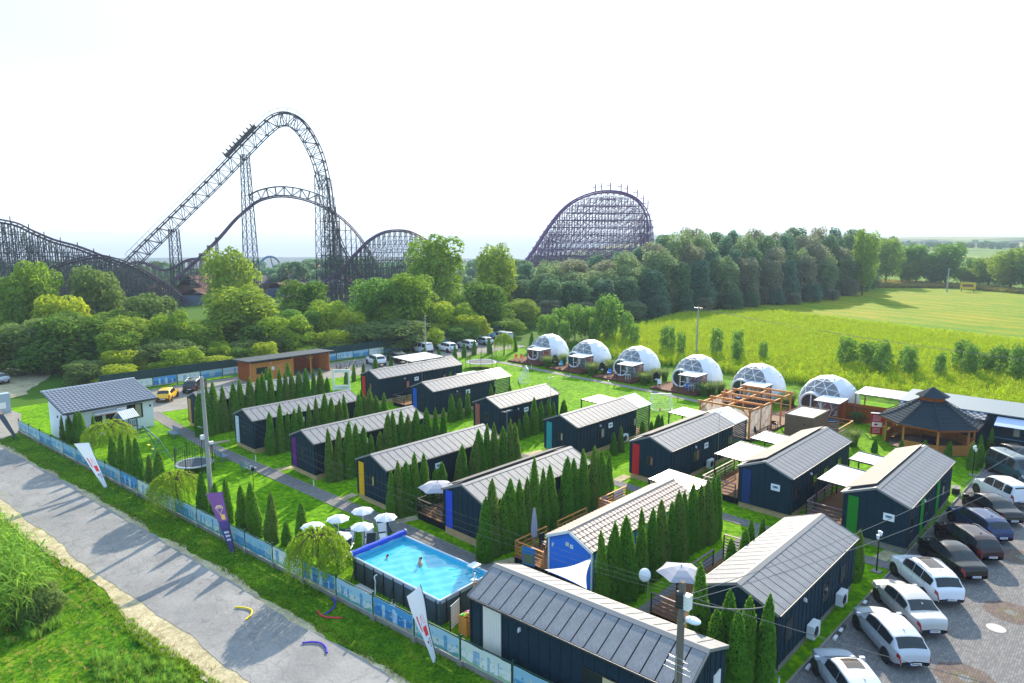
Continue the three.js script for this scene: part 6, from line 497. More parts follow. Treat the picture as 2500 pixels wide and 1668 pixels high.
// ---------- poles, wires, lamps ----------
const wire = (label, a, b, sag, r = .012, group) => single('overhead_wire', label, 'wire', new MB().path([...Array(19)].map((_, k) => { const s = k / 18; return V(...a).lerp(V(...b), s).add(V(0, -sag * 4 * s * (1 - s), 0)); }), r, 4).geo(), mat([.14, .15, .15], .7), null, 0, group);
{ const t = thing('utility_pole', 'grey concrete utility pole behind the purple flag', 'utility pole', [18.3, 0, -47.3]); part('shaft', new MB().tube(V(.05, 0, .1), V(-.03, 9.7, .05), .17, .11, 10).geo(), M.pole, t); part('lamp_arm', new MB().tube(V(0, 6, 0), V(-.6, 6.3, .3), .03, .03, 6).geo(), M.steel, t); part('insulator', new MB().box(-.1, 8.6, .05, .5, .08, .08).tube(V(-.3, 8.64, .05), V(-.3, 8.8, .05), .04, .03, 6).tube(V(.1, 8.64, .05), V(.1, 8.8, .05), .04, .03, 6).geo(), M.steel, t); part('floodlight', new MB().box(-.22, 5.4, 0, .26, .3, .22).box(.3, 4.9, .1, .3, .18, .2).geo(), M.white, t);
  const p = thing('utility_pole', 'weathered wooden utility pole with a lamp and an aerial before the near cabin', 'utility pole', [18.95, 0, -10.3]); part('shaft', new MB().tube(V(0, 0, 0), V(.05, 7.85, .02), .16, .11, 12).geo(), M.poleWood, p); part('meter_box', boxGeo(.26, .5, .22), M.white, p, [.05, 7.2, .22]); part('lamp_head', new THREE.SphereGeometry(.2, 14, 10), mat([.75, .8, .9], .3), p, [.1, 6.6, .42]).scale.set(1, .5, 1.4); part('lamp_arm', new MB().tube(V(0, 6.35, .05), V(.1, 6.6, .4), .03, .03, 6).geo(), M.steel, p); part('aerial', (() => { const g = new MB(); g.tube(V(-.12, 4.3, 0), V(-.12, 5.3, 0), .02, .02, 6); for (let k = 0; k < 5; k++) g.tube(V(-.12 + .1 * (k % 2), 4.7 + k * .12, -.5 + k * .05), V(-.12 + .1 * (k % 2), 4.7 + k * .12, .5 - k * .05), .012, .012, 5); return g.geo(); })(), M.steel, p); part('cable', new MB().path([V(.14, 4, .05), V(.16, 5.5, .06), V(.15, 7, .08)], .02, 5).geo(), M.whiteMatt, p); for (let k = 0; k < 4; k++) part('bracket', new MB().tube(V(0, 7.0 + k * .12, -.13), V(0, 7.05 + k * .12, .13), .125, .125, 12).geo(), M.darkMetal, p);
  const g = 'overhead wires between the two utility poles'; for (const [dy, dz, s] of [[0, 0, .9], [-.25, .1, 1.1], [-.5, -.1, 1.3]]) wire('thin overhead wire sagging between the grey pole and the wooden pole', [18.2, 8.6 + dy, -47.2 + dz], [19, 7.6 + dy * .5, -10.3], s, .005, g); wire('pale service cable running to the cabin by the parking', [19, 7.2, -10.2], [27.6, 3.3, -10.6], .25, .03); wire('thin cable running over the parked cars', [19, 7.1, -10.3], [52, 6, -3], .7, .015); wire('second thin cable running over the parked cars', [19, 7.3, -10.3], [52, 6.4, -4.6], .7, .015); wire('thin wire running from the near pole into the road side', [19, 7.4, -10.3], [26, 5.5, 4], .3);
  const fp = thing('utility_pole', 'pale concrete pole standing among saplings at the corn field', 'utility pole', [100, 0, -53.3]); part('shaft', new MB().tube(V(0, 0, 0), V(0, 8.6, 0), .16, .11, 8).geo(), M.pole, fp); part('crossarm', boxGeo(.08, .08, 1.4), M.steel, fp, [0, 8.3, 0]); for (let k = 0; k < 3; k++) wire('thin overhead wire crossing above the domes', [100, 8.3, -53.9 + k * .6], [84, 7.2 - k * .2, 6 + k],   .9, .01, 'overhead wires above the domes'); const fp2 = thing('utility_pole', 'pale pole beside the far edge of the mown field', 'utility pole', [300, 0, -56.6]); part('shaft', new MB().tube(V(0, 0, 0), V(0, 9, 0), .25, .18, 8).geo(), M.pole, fp2); part('crossarm', boxGeo(.1, .1, 1.4), M.steel, fp2, [0, 8.6, 0]); const fp3 = thing('utility_pole', 'slim grey pole rising before the dark hedge at the rear fence', 'utility pole', [69.2, 0, -85.6]); part('shaft', new MB().tube(V(0, 0, 0), V(0, 7, 0), .12, .08, 8).geo(), M.pole, fp3); part('lamp_head', boxGeo(.5, .08, .2), M.steel, fp3, [.2, 7, 0]); }
{ const t = thing('garden_lamp', 'black two-headed garden lamp post on the grass before the white car', 'lamp post', [41.2, 0, -9.95]); part('base', boxGeo(.5, .06, .5), M.concrete, t, [0, .03, 0]); part('shaft', cylGeo(.045, .035, 2.2, 8), M.black, t); part('arm', new MB().path([V(-.28, 2.1, 0), V(-.12, 2.2, 0), V(0, 2.1, 0), V(.12, 2.2, 0), V(.28, 2.1, 0)], .02, 6).geo(), M.black, t); for (const s of [-1, 0, 1]) part('lantern', new MB().tube(V(s * .28, s ? 2.1 : 2.25, 0), V(s * .28, s ? 2.35 : 2.5, 0), .06, .1, 6).geo(), M.whiteMatt, t); copyOf(t, [64.5, 0, -9.15], .4, 'black garden lamp post on the grass beside the minivan'); }
{ const t = thing('path_light', 'small white bollard light beside a path', 'bollard light', [25.5, 0, -55.3], 0, 'white bollard lights along the paths'); part('post', cylGeo(.045, .045, .5, 8), M.white, t); part('cap', cylGeo(.06, .06, .06, 8), M.steel, t, [0, .5, 0]); for (const [x, z] of [[25.8, -46.1], [26.5, -37.1], [26.55, -27.5], [72.9, -51.6], [73.1, -58.3], [74.6, -67], [70.9, -36.4], [27, -9.9]]) copyOf(t, [x, 0, z]); }
{ const t = thing('spotlight_pole', 'thin dark pole with a small floodlight on the sunlit lawn', 'lamp post', [22.3, 0, -49]); part('shaft', cylGeo(.025, .02, 1.5, 6), M.black, t); part('floodlight', boxGeo(.22, .28, .12), M.black, t, [0, 1.6, 0]); }
function mast(label, p, h) { const t = thing('aerial_mast', label, 'aerial', p); part('pole', cylGeo(.022, .018, h, 6), M.steel, t); part('aerial', (() => { const g = new MB(); g.tube(V(-.5, h - .1, 0), V(.5, h - .1, 0), .012, .012, 5); for (let k = 0; k < 6; k++) g.tube(V(-.45 + k * .18, h - .1, -.3 + k * .02), V(-.45 + k * .18, h - .1, .3 - k * .02), .009, .009, 5); return g.geo(); })(), M.steel, t); return t; }
mast('tall thin aerial mast beside the orange-red striped cabin', [51.5, 0, -64.5], 5); mast('aerial mast at the end of the terracotta-striped cabin', [52.2, 0, -44.2], 5.2); mast('aerial mast beside the wall of the red-striped cabin', [51.5, 0, -25.1], 5); { const t = mast('aerial mast with a dense aerial rising from the hedge of the yellow-striped cabin', [37.3, 0, -36.1], 5.8); }
acUnit('white air conditioner on the wall of the cabin at the kerb, nearer the cable', [31.4, .35, -10.05], 0); acUnit('white air conditioner on the wall of the cabin at the kerb, farther from the cable', [35.4, .35, -10.05], 0); acUnit('white air conditioner beside the teal-striped cabin', [51.7, .35, -34.6], 0); acUnit('white air conditioner beside the red-striped cabin', [50.5, .35, -25.2], 0);
{ const t = thing('info_board', 'blue printed info board standing before the wooden terrace', 'sign', [27.2, 0, -24.6], -1.3); part('board', boxGeo(.8, 1.1, .04), mat('#2c78b8', .6), t, [0, .95, 0]); part('print', boxGeo(.66, .6, .02), mat([.16, .2, .12], .7), t, [0, .8, .025]); for (const s of [-1, 1]) part('leg', boxGeo(.04, 1.3, .04), M.darkMetal, t, [s * .36, .65, -.03]); }
{ const t = thing('wall_dish', 'round grey satellite dish on a mount beside the large parasol', 'satellite dish', [27.2, 0, -16.6]); part('mast', cylGeo(.03, .03, 2.7, 6), M.steel, t); part('dish', new THREE.SphereGeometry(.42, 18, 8, 0, 6.2832, 0, .9), M.whiteMatt, t, [-.1, 2.7, 0], [0, 0, 1.1]); }
{ const t = thing('electric_box', 'grey electrical cabinet standing by the gate', 'cabinet', [13.6, 0, -92]); part('casing', boxGeo(1.6, 2.2, 1.0), mat([.35, .42, .5], .6), t, [0, 1.1, 0]); part('sign', boxGeo(.9, .7, .04), M.white, t, [-.1, .9, .53]); const b = thing('concrete_block', 'small concrete block on the grass beside the white van', 'block', [58.9, 0, -9.3], .2); part('block', boxGeo(.8, .42, .5), M.darkMetal, b, [0, .21, 0]); part('lid', boxGeo(.86, .06, .56), M.concrete, b, [0, .45, 0]); const bb = thing('billboard', 'yellow billboard at the far edge of the mown field', 'billboard', [306, 0, -51]); part('board', boxGeo(.2, 2.6, 5), mat('#d8b838', .7), bb, [0, 2.3, 0]); part('print', boxGeo(.05, 1, 3.6), mat([.2, .14, .06], .7), bb, [-.14, 2.4, 0]); for (const s of [-1, 1]) part('leg', boxGeo(.2, 1.4, .2), M.darkMetal, bb, [0, .6, s * 2]); }

// ---------- cars ----------
const lerpK = (K, t) => { if (t <= K[0][0]) return K[0][1]; for (let k = 1; k < K.length; k++) if (t <= K[k][0]) { const s = (t - K[k - 1][0]) / (K[k][0] - K[k - 1][0]); return K[k - 1][1] + (K[k][1] - K[k - 1][1]) * (s * s * (3 - 2 * s) * .35 + s * .65); } return K[K.length - 1][1]; };
const CT = {
  hatch: { L: 4.35, W: 1.8, wb: 2.66, zb: [[0, .55], [.015, .86], [.06, .97], [.5, .94], [.74, .92], [.9, .86], [.975, .76], [1, .5]], zr: [[0, .55], [.015, .88], [.05, 1.02], [.16, 1.36], [.3, 1.46], [.5, 1.47], [.60, 1.38], [.77, .97], [.9, .89], [.975, .78], [1, .5]], ws: [.61, .755], rw: [.06, .155], sw: [[.15, .39], [.397, .64]], dw: .16 },
  sedan: { L: 4.6, W: 1.78, wb: 2.68, zb: [[0, .55], [.015, .88], [.05, .98], [.2, .98], [.5, .94], [.74, .92], [.9, .85], [.975, .75], [1, .5]], zr: [[0, .55], [.015, .9], [.05, 1.0], [.17, 1.04], [.31, 1.36], [.42, 1.45], [.55, 1.45], [.63, 1.36], [.78, .96], [.9, .88], [.975, .77], [1, .5]], ws: [.64, .765], rw: [.185, .3], sw: [[.25, .43], [.437, .67]] },
  wagon: { L: 4.75, W: 1.82, wb: 2.72, zb: [[0, .55], [.012, .88], [.04, .98], [.5, .95], [.75, .92], [.9, .86], [.975, .76], [1, .5]], zr: [[0, .55], [.012, .9], [.035, 1.02], [.11, 1.38], [.2, 1.47], [.5, 1.49], [.61, 1.4], [.77, .97], [.9, .89], [.975, .78], [1, .5]], ws: [.62, .755], rw: [.042, .105], sw: [[.10, .265], [.272, .435], [.442, .66]], rails: true },
  suv: { L: 4.66, W: 1.9, wb: 2.87, zb: [[0, .6], [.015, 1.0], [.05, 1.1], [.5, 1.08], [.76, 1.06], [.9, .98], [.97, .82], [1, .55]], zr: [[0, .6], [.015, 1.02], [.045, 1.14], [.13, 1.52], [.25, 1.63], [.5, 1.65], [.61, 1.55], [.77, 1.12], [.9, 1.01], [.97, .84], [1, .55]], ws: [.62, .755], rw: [.05, .125], sw: [[.11, .285], [.292, .445], [.452, .66]], rails: true, z0: .28 },
  van: { L: 4.4, W: 1.82, wb: 2.73, zb: [[0, .7], [.012, 1.06], [.03, 1.14], [.6, 1.1], [.78, 1.06], [.9, .98], [.97, .82], [1, .55]], zr: [[0, .7], [.012, 1.1], [.03, 1.6], [.06, 1.78], [.12, 1.82], [.5, 1.82], [.6, 1.72], [.8, 1.12], [.9, 1.02], [.97, .85], [1, .55]], ws: [.61, .78], rw: [.03, .045], sw: [[.06, .2], [.23, .44], [.455, .68]], z0: .26 },
  bus: { L: 5.0, W: 1.92, wb: 3.0, zb: [[0, .75], [.012, 1.1], [.03, 1.18], [.6, 1.16], [.8, 1.12], [.92, 1.0], [.98, .8], [1, .55]], zr: [[0, .75], [.012, 1.2], [.025, 1.7], [.05, 1.9], [.1, 1.95], [.62, 1.95], [.7, 1.86], [.86, 1.2], [.93, 1.05], [.98, .84], [1, .55]], ws: [.71, .84], rw: [.027, .045], sw: [[.08, .28], [.31, .52], [.56, .74]], z0: .28 },
};
function carParts(C) { if (C.geo) return C.geo; const { L, W } = C, z0b = C.z0 ?? .22, N = 46, st = []; for (let k = 0; k <= N; k++) st.push(.5 - .5 * Math.cos(k / N * Math.PI) * (1) ); 
  const ring = t => { const e = Math.abs(2 * t - 1), w = W / 2 * (1 - .26 * Math.pow(e, 8) - .03 * Math.pow(e, 2)), zb = lerpK(C.zb, t), zr = Math.max(lerpK(C.zr, t), zb + .015), z0 = z0b + .16 * Math.pow(e, 8), gh = zr - zb, cab = sstep(.05, .3, gh), wr = w * (.84 - .11 * cab); const x = (t - .5) * L; const P = (y, z) => V(x, y, z); const at = f => w * .95 + (wr - w * .95) * f; return [P(z0, 0), P(z0, w * .84), P(z0 + .1, w * .97), P(z0 + (zb - z0) * .55, w), P(zb - .2, w * .995), P(zb - .015, w * .95), P(zb + gh * .05, at(.06)), P(zb + gh * .84, at(.82)), P(zr - gh * .03, wr * .94), P(zr + .022, wr * .58), P(zr + .04, 0)]; };
  const rings = st.map(ring), p = [], ix = [], M2 = 21; for (const r of rings) { for (let k = 0; k <= 10; k++) p.push(r[k].x, r[k].y, r[k].z); for (let k = 9; k >= 0; k--) p.push(r[k].x, r[k].y, -r[k].z); } for (let j = 0; j < N; j++) for (let k = 0; k < M2 - 1; k++) { const a = j * M2 + k, b = a + M2; ix.push(a, b, a + 1, a + 1, b, b + 1); } const body = new THREE.BufferGeometry(); body.setAttribute('position', new THREE.Float32BufferAttribute(p, 3)); body.setIndex(ix); body.computeVertexNormals();
  const patch = (t0, t1, k0, k1, side, off = .008, n = 8) => { const g = new MB(); for (let j = 0; j < n; j++) { const ra = ring(t0 + (t1 - t0) * j / n), rb = ring(t0 + (t1 - t0) * (j + 1) / n); for (let k = k0; k < k1; k++) { const q = [ra[k], rb[k], rb[k + 1], ra[k + 1]].map(v => { const c = v.clone(); c.z *= side; return c; }); const nn = q[1].clone().sub(q[0]).cross(q[3].clone().sub(q[0])).normalize(); const out = V(0, 1, side * 1.2); if (nn.dot(out) < 0) nn.negate(); g.poly(q.map(v => v.clone().addScaledVector(nn, off))); } } return g.geo(); };
  const both = (t0, t1, k0, k1) => mergeGeometries([patch(t0, t1, k0, k1, 1), patch(t0, t1, k0, k1, -1)]);
  C.geo = { body, ws: both(C.ws[0], C.ws[1], 8, 10), rw: both(C.rw[0], C.rw[1], 8, 10), side: C.sw.flatMap(([a, b]) => [patch(a, b, 6, 7, 1), patch(a, b, 6, 7, -1)]), tail: [patch(.001, .045, 4, C.z0 === .26 || C.L === 5 ? 6 : 5, 1, .006), patch(.001, .045, 4, C.z0 === .26 || C.L === 5 ? 6 : 5, -1, .006)], head: [patch(.9, .975, 4, 5, 1, .006), patch(.9, .975, 4, 5, -1, .006)], bump: both(.0, .05, 1, 2), seams: [.2, .43, .66].flatMap(q => [patch(q, q + .0016, 2, 5, 1, .004, 1), patch(q, q + .0016, 2, 5, -1, .004, 1)]), sun: both(C.sw[0][1] + .01, C.ws[0] - .03, 9, 10), ring }; return C.geo; }
const tyreG = new THREE.TorusGeometry(.25, .085, 10, 22), rimG = (() => { const g = new MB(); g.tube(V(0, 0, -.05), V(0, 0, .03), .2, .2, 18); for (let k = 0; k < 5; k++) { const a = k / 5 * 6.283; g.bar(V(0, 0, .05), V(Math.cos(a) * .19, Math.sin(a) * .19, .045), .05, .03); } g.tube(V(0, 0, .03), V(0, 0, .06), .05, .05, 8); return g.geo(); })();
const plateTex = canvasTex(128, 32, (c, w, h) => { c.fillStyle = '#eef0f2'; c.fillRect(0, 0, w, h); c.fillStyle = '#2a4fb0'; c.fillRect(0, 0, 14, h); c.fillStyle = '#20242a'; for (let k = 0; k < 7; k++) c.fillRect(22 + k * 14, 7, 9, 18); }), plateMat = mat('#ffffff', .5, { map: plateTex });
const paint = (r, g, b, m = .3) => new THREE.MeshPhysicalMaterial({ color: lin(r, g, b), roughness: .45, metalness: m * .5, specularIntensity: .1, clearcoat: 1, clearcoatRoughness: .03, side: THREE.DoubleSide });
const redLamp = new THREE.MeshPhysicalMaterial({ color: lin(.35, .01, .015), roughness: .15, clearcoat: 1 }), headLamp = mat([.6, .62, .65], .15, { metalness: .3 });
function car(label, type, pm, x, z, ry, o = {}) { const C = CT[type], G = carParts(C), t = thing('parked_car', label, 'car', [x, .0, z], ry, o.group); const wr = type === 'hatch' || type === 'sedan' ? .325 : .355; part('body', G.body, pm, t); part('windscreen', G.ws, M.glass, t); part('rear_window', G.rw, M.glass, t); for (const g of G.side) part('side_window', g, M.glass, t);
  for (const s of [-1, 1]) for (const q of [-1, 1]) { const wx = q * C.wb / 2 + (type === 'bus' ? -.05 : .02), wz = s * (C.W / 2 - .115); part('wheel_arch', memo('wa', () => new MB().tube(V(0, 0, -.02), V(0, 0, .02), .4, .4, 22).geo()), M.black, t, [wx, wr + .02, s * (C.W / 2 - .012)]).scale.setScalar(wr / .345); const w = part('wheel', tyreG, M.tyre, t, [wx, wr, wz + s * .04]); w.scale.setScalar(wr / .335); const rm = part('rim', rimG, M.rim, w); if (s < 0) rm.rotation.y = Math.PI; }
  const rr = G.ring(.012), rf = G.ring(.985), zt = rr[4].y; for (const s of [-1, 1]) { part('tail_light', G.tail[s > 0 ? 0 : 1], redLamp, t); part('headlight', G.head[s > 0 ? 0 : 1], headLamp, t); const mr = part('mirror', memo('mi', () => new MB().box(0, 0, 0, .14, .13, .2).geo()), pm, t, [(C.ws[1] - .52) * C.L, G.ring(C.ws[1] - .02)[5].y + .1, s * (C.W / 2 + .08)]); part('door_handle', boxGeo(.18, .03, .03), pm, t, [-.15, G.ring(.47)[4].y - .02, s * (C.W / 2 + .002)]); part('door_handle', boxGeo(.18, .03, .03), pm, t, [-1.0, G.ring(.3)[4].y - .02, s * (C.W / 2 + .0)]); if (C.rails) part('roof_rail', new MB().path([V(-C.L * .33, G.ring(.17)[8].y + .02, s * G.ring(.3)[8].z), V(0, G.ring(.5)[8].y + .06, s * G.ring(.5)[8].z), V(C.L * .1, G.ring(.6)[8].y + .03, s * G.ring(.58)[8].z)], .02, 6).geo(), o.rail ?? M.chrome, t); }
  part('number_plate', memo('np', () => new MB().poly([V(0, -.06, -.26), V(0, -.06, .26), V(0, .06, .26), V(0, .06, -.26)], [[0, 0], [1, 0], [1, 1], [0, 1]]).geo()), plateMat, t, [-C.L / 2 - .02, zt - .12, 0]); part('rear_bumper', G.bump, M.black, t); part('door_seams', mergeGeometries(G.seams), M.black, t); part('antenna', memo('an', () => new MB().box(0, 0, 0, .12, .05, .03).geo()), pm, t, [-C.L * .25, G.ring(.25)[10].y + .02, 0]); part('grille', memo('gr' + type, () => new MB().box(0, 0, 0, .06, .14, C.W * .5).geo()), M.black, t, [C.L / 2 - .03, rf[3].y, 0]);
  if (o.sunroof) part('sunroof', G.sun, mat([.09, .07, .055], .12), t); if (o.trim) for (const s of [-1, 1]) part('window_trim', new MB().bar(V(-C.L * .3, G.ring(.2)[5].y + .01, s * (G.ring(.2)[5].z + .01)), V(C.L * .13, G.ring(.63)[5].y + .01, s * (G.ring(.63)[5].z + .01)), .015, .02).geo(), M.chrome, t); return t; }
const HD = .743, fx = Math.cos(HD), fz = -Math.sin(HD), rx = -fz, rz = fx;
const parkAt = (label, type, pm, wx, wz, o = {}) => { const C = CT[type], hw = C.W / 2 - .1, k = C.wb / 2; return car(label, type, pm, wx - fx * k + rx * hw, wz - fz * k + rz * hw, HD + (o.dy ?? 0), o); };
const silver = paint(.5, .53, .57, .5), white = paint(.72, .74, .78, 0), black = paint(.004, .004, .005, 0), grey = paint(.47, .47, .46, .5);
parkAt('pale silver-blue car with a large glass sunroof cut off by the picture edge', 'hatch', paint(.5, .55, .62, .4), 29.1, -9.05, { sunroof: true, rail: M.chrome }); parkAt('silver hatchback with a dark tailgate window and slim red tail lights', 'hatch', silver, 34.14, -8.86); parkAt('grey-beige saloon car with a plain roof', 'sedan', grey, 37.71, -8.93, { trim: true }); parkAt('white sport utility car with a sunroof and roof rails', 'suv', white, 41.47, -9.06, { sunroof: true, trim: true }); parkAt('black saloon car with a red tail light', 'sedan', black, 45.4, -8.5, { trim: true }); parkAt('dark maroon estate car with chrome roof rails', 'wagon', paint(.022, .004, .006, 0), 48.8, -8.32, { trim: true }); parkAt('dark blue estate car with roof rails', 'wagon', paint(.004, .028, .11, 0), 52.4, -8.3, { trim: true }); parkAt('black saloon car beside the white van', 'sedan', paint(.008, .008, .01, 0), 56.2, -8.13, { trim: true }); parkAt('white family van with dark windows', 'van', white, 60, -8.1);
car('dark teal minivan parked nose-out beside the grill hut', 'bus', paint(.025, .07, .09, .4), 66.0, -6.6, HD + Math.PI, {}); car('black car behind the minivan', 'sedan', black, 71.2, -7.2, HD + Math.PI); car('blue car parked by the dark building', 'hatch', paint(.05, .16, .3, .4), 77.3, -7.0, HD + 3.3);
car('yellow compact car with a black tailgate on the driveway', 'hatch', paint(.75, .42, .01, .1), 28.9, -85.6, 1.0); car('dark pickup-like car next to the yellow car', 'suv', paint(.02, .022, .025, .3), 33.2, -88.2, .9, {}); car('white estate car with red tail lights near the bicycles', 'suv', white, 60.1, -86.6, 1.35); car('black estate car next to the white one in the rear car park', 'suv', black, 63.9, -86.3, 1.35); car('white camper van in the rear car park', 'bus', white, 72.2, -90.2, 1.45); car('white car behind the white canopy', 'suv', white, 76.2, -88.3, 1.45); car('pale grey car behind the small thujas', 'suv', silver, 80.7, -88, 1.45); car('white van at the far end of the rear car park', 'bus', paint(.6, .62, .64, .1), 91.5, -89.6, 1.45); car('grey car in the far part of the rear car park', 'hatch', silver, 86.2, -89.4, 1.45); car('silver car on the dirt yard at the edge of the wood', 'hatch', silver, 16.2, -112.4, 2.0);
// wheel stops
{ const t = thing('wheel_stop', 'white and black parking stop on the kerb between silver cars', 'wheel stop', [33.0, .08, -9.35], .02, 'parking stops on the kerb'); for (let k = 0; k < 4; k++) part('block', boxGeo(.4, .1, .14), k % 2 ? M.black : M.white, t, [-.6 + k * .4, .05, 0]); copyOf(t, [36.6, .08, -9.3]); copyOf(t, [29.8, .08, -9.45]); }
// bicycles by the shed
{ const t = thing('bicycle', 'bicycle in the cluster beside the wooden shed', 'bicycle', [54.4, 0, -87.2], .6, 'bicycles beside the wooden shed'); for (const s of [-.52, .52]) { const w = part('wheel', new THREE.TorusGeometry(.33, .02, 6, 20), M.tyre, t, [s, .35, 0]); } part('frame', new MB().path([V(-.52, .35, 0), V(-.15, .8, 0), V(.4, .82, 0), V(-.05, .38, 0), V(-.52, .35, 0)], .02, 5).tube(V(.52, .35, 0), V(.38, .95, 0), .02, .02, 5).tube(V(-.05, .38, 0), V(-.18, .9, 0), .018, .018, 5).geo(), mat([.3, .35, .4], .4), t); part('handlebar', new MB().tube(V(.36, 1, -.26), V(.36, 1, .26), .018, .018, 5).geo(), M.black, t); part('saddle', boxGeo(.24, .05, .14), M.black, t, [-.19, .93, 0]); const r = rng(5); for (let k = 1; k < 12; k++) copyOf(t, [53.4 + (k % 6) * .75, 0, -88.6 + Math.floor(k / 6) * 2 + r() * .3], .5 + r() * .8); }

// ---------- roller coasters ----------
const COAST = {"lift":[[73.7,12.2,-248.9],[78.5,18.9,-242.9],[85.8,28.7,-234.5],[93.9,39.6,-225.2],[101.9,50.9,-216.0],[105.7,56.2,-211.2],[108.0,58.8,-208.0],[110.1,59.6,-205.0],[111.9,59.0,-202.3],[113.7,56.9,-199.6],[115.2,53.4,-197.2],[116.7,48.0,-194.9],[117.4,41.9,-193.2],[117.7,35.8,-192.1],[117.8,29.2,-191.2],[118.2,23.5,-190.0],[119.2,18.0,-188.2],[120.7,12.8,-185.8],[122.9,7.3,-182.7]],"arch":[[80.2,7.4,-223.2],[85.5,13.3,-218.7],[90.8,20.0,-214.1],[95.1,26.1,-210.6],[97.6,28.8,-209.0],[100.7,31.7,-206.8],[104.0,33.1,-204.4],[107.2,33.5,-202.1],[111.3,32.8,-198.8],[115.5,31.0,-195.5],[119.6,28.1,-192.1],[122.8,24.8,-189.8],[126.0,19.9,-187.5],[128.3,15.1,-186.1],[130.8,10.0,-184.6]],"camel":[[112.9,5.9,-191.8],[118.6,10.0,-189.2],[123.9,16.0,-187.0],[128.2,19.9,-185.8],[132.6,22.2,-184.6],[137.0,22.9,-183.4],[141.4,22.4,-182.1],[145.9,20.3,-180.8],[150.4,17.2,-179.4],[155.0,12.2,-178.0]],"left":[[33.4,26.3,-233.1],[38.5,25.0,-230.2],[42.1,24.0,-228.8],[45.3,22.0,-227.9],[49.3,19.7,-226.1],[54.7,17.6,-222.8],[60.2,14.7,-219.5],[65.8,11.7,-216.0],[73.1,6.6,-210.7],[78.0,1.6,-208.1]],"left2":[[45.0,12.1,-213.7],[48.9,13.7,-212.7],[52.8,14.8,-211.7],[56.3,15.4,-211.1],[60.0,14.5,-210.3],[63.8,12.9,-209.4],[67.9,10.3,-208.3],[73.6,5.2,-205.5]],"hills":[[77.0,9.0,-267.1],[79.3,11.0,-264.7],[82.0,12.1,-261.9],[84.6,11.3,-259.1],[88.2,9.3,-255.3],[91.0,10.2,-252.4],[93.7,12.4,-249.5],[96.5,13.3,-246.7],[99.1,12.7,-243.9],[101.7,11.1,-241.2]],"right":[[221.2,10.3,-202.8],[224.5,15.7,-200.6],[228.5,23.3,-197.7],[233.1,31.0,-194.2],[237.8,36.3,-190.6],[243.8,40.0,-185.6],[249.9,41.4,-180.5],[256.0,40.7,-175.4],[260.9,38.1,-171.7],[264.1,34.3,-169.5],[266.4,29.3,-168.5],[267.5,23.8,-168.6]],"loop":[[196.3,-3.9,-402.8],[195.9,0.9,-405.0],[197.1,5.4,-405.6],[199.7,8.6,-404.7],[202.9,9.7,-403.1],[206.1,8.3,-401.6],[208.3,5.0,-401.1],[210.1,-0.3,-401.0],[212.5,-4.5,-400.3]]};
const woodSteel = mat([.04, .048, .055], .8), trackM = mat([.06, .04, .06], .7), purpleT = mat([.09, .05, .10], .55), tealS = mat([.07, .09, .095], .85);
const even = (pts, n) => new THREE.CatmullRomCurve3(pts.map(p => V(...p))).getSpacedPoints(n);
function frames(pts) { return pts.map((p, k) => { const a = pts[Math.max(0, k - 1)], b = pts[Math.min(pts.length - 1, k + 1)], d = b.clone().sub(a).normalize(); const side = d.clone().cross(V(0, 1, 0)).normalize(); return { p, d, side, up: side.clone().cross(d).normalize() }; }); }
function track(parent, name, pts, m, gauge = .8, deep = .5, r = .16) { const F = frames(pts), g = new MB(), ties = new MB(); for (const s of [-1, 1]) g.path(F.map(f => f.p.clone().addScaledVector(f.side, s * gauge)), r, 5); g.path(F.map(f => f.p.clone().addScaledVector(f.up, -deep)), r * 1.3, 5); F.forEach((f, k) => { if (k % 2) return; const a = f.p.clone().addScaledVector(f.side, gauge), b = f.p.clone().addScaledVector(f.side, -gauge), c = f.p.clone().addScaledVector(f.up, -deep); ties.bar(a, b, .14, .14); ties.bar(a, c, .1, .1); ties.bar(b, c, .1, .1); }); part(name, g.geo(), m, parent); part('track_ties', ties.geo(), m, parent); return F; }
function bent(parent, p, side, along, m, wTop, step = 4, ground = 0, r = .11, wide = .12) { const H = p.y - ground; if (H < 2.5) return; const g = new MB(), wb = wTop + H * wide, at = (s, y) => V(p.x, 0, p.z).addScaledVector(side, s * (wTop + (wb - wTop) * (1 - (y - ground) / H))).setY(y); for (const s of [-1, -.33, .33, 1]) g.tube(at(s, ground), at(s * .8, p.y - .3), r, r, 4, false); const n = Math.max(1, Math.round(H / step)); for (let k = 1; k <= n; k++) { const y = ground + H * k / n - .3, y0 = ground + H * (k - 1) / n; g.bar(at(-1, y), at(1, y), r * 1.2, r * 1.4); g.bar(at(-1, y0 + .1), at(1, y), r, r); if (k % 2) g.bar(at(1, y0 + .1), at(-1, y), r, r); } part('support_bent', g.geo(), m, parent); }
function stringers(parent, F, m, every, step, r = .1, w = 1.6, y0 = 3) { const g = new MB(); for (let k = 0; k + every < F.length; k += every) { const a = F[k].p, b = F[k + every].p; for (let y = y0; y < Math.min(a.y, b.y) - 1; y += step) for (const s of [-w, w]) g.bar(V(a.x, y, a.z).addScaledVector(F[k].side, s * (1 + (a.y - y) * .05)), V(b.x, y, b.z).addScaledVector(F[k + every].side, s * (1 + (b.y - y) * .05)), r, r); for (let y = y0; y < Math.min(a.y, b.y) - step; y += step) g.bar(V(a.x, y, a.z), V(b.x, y + step, b.z), r * .9, r * .9); } part('stringers', g.geo(), m, parent); }
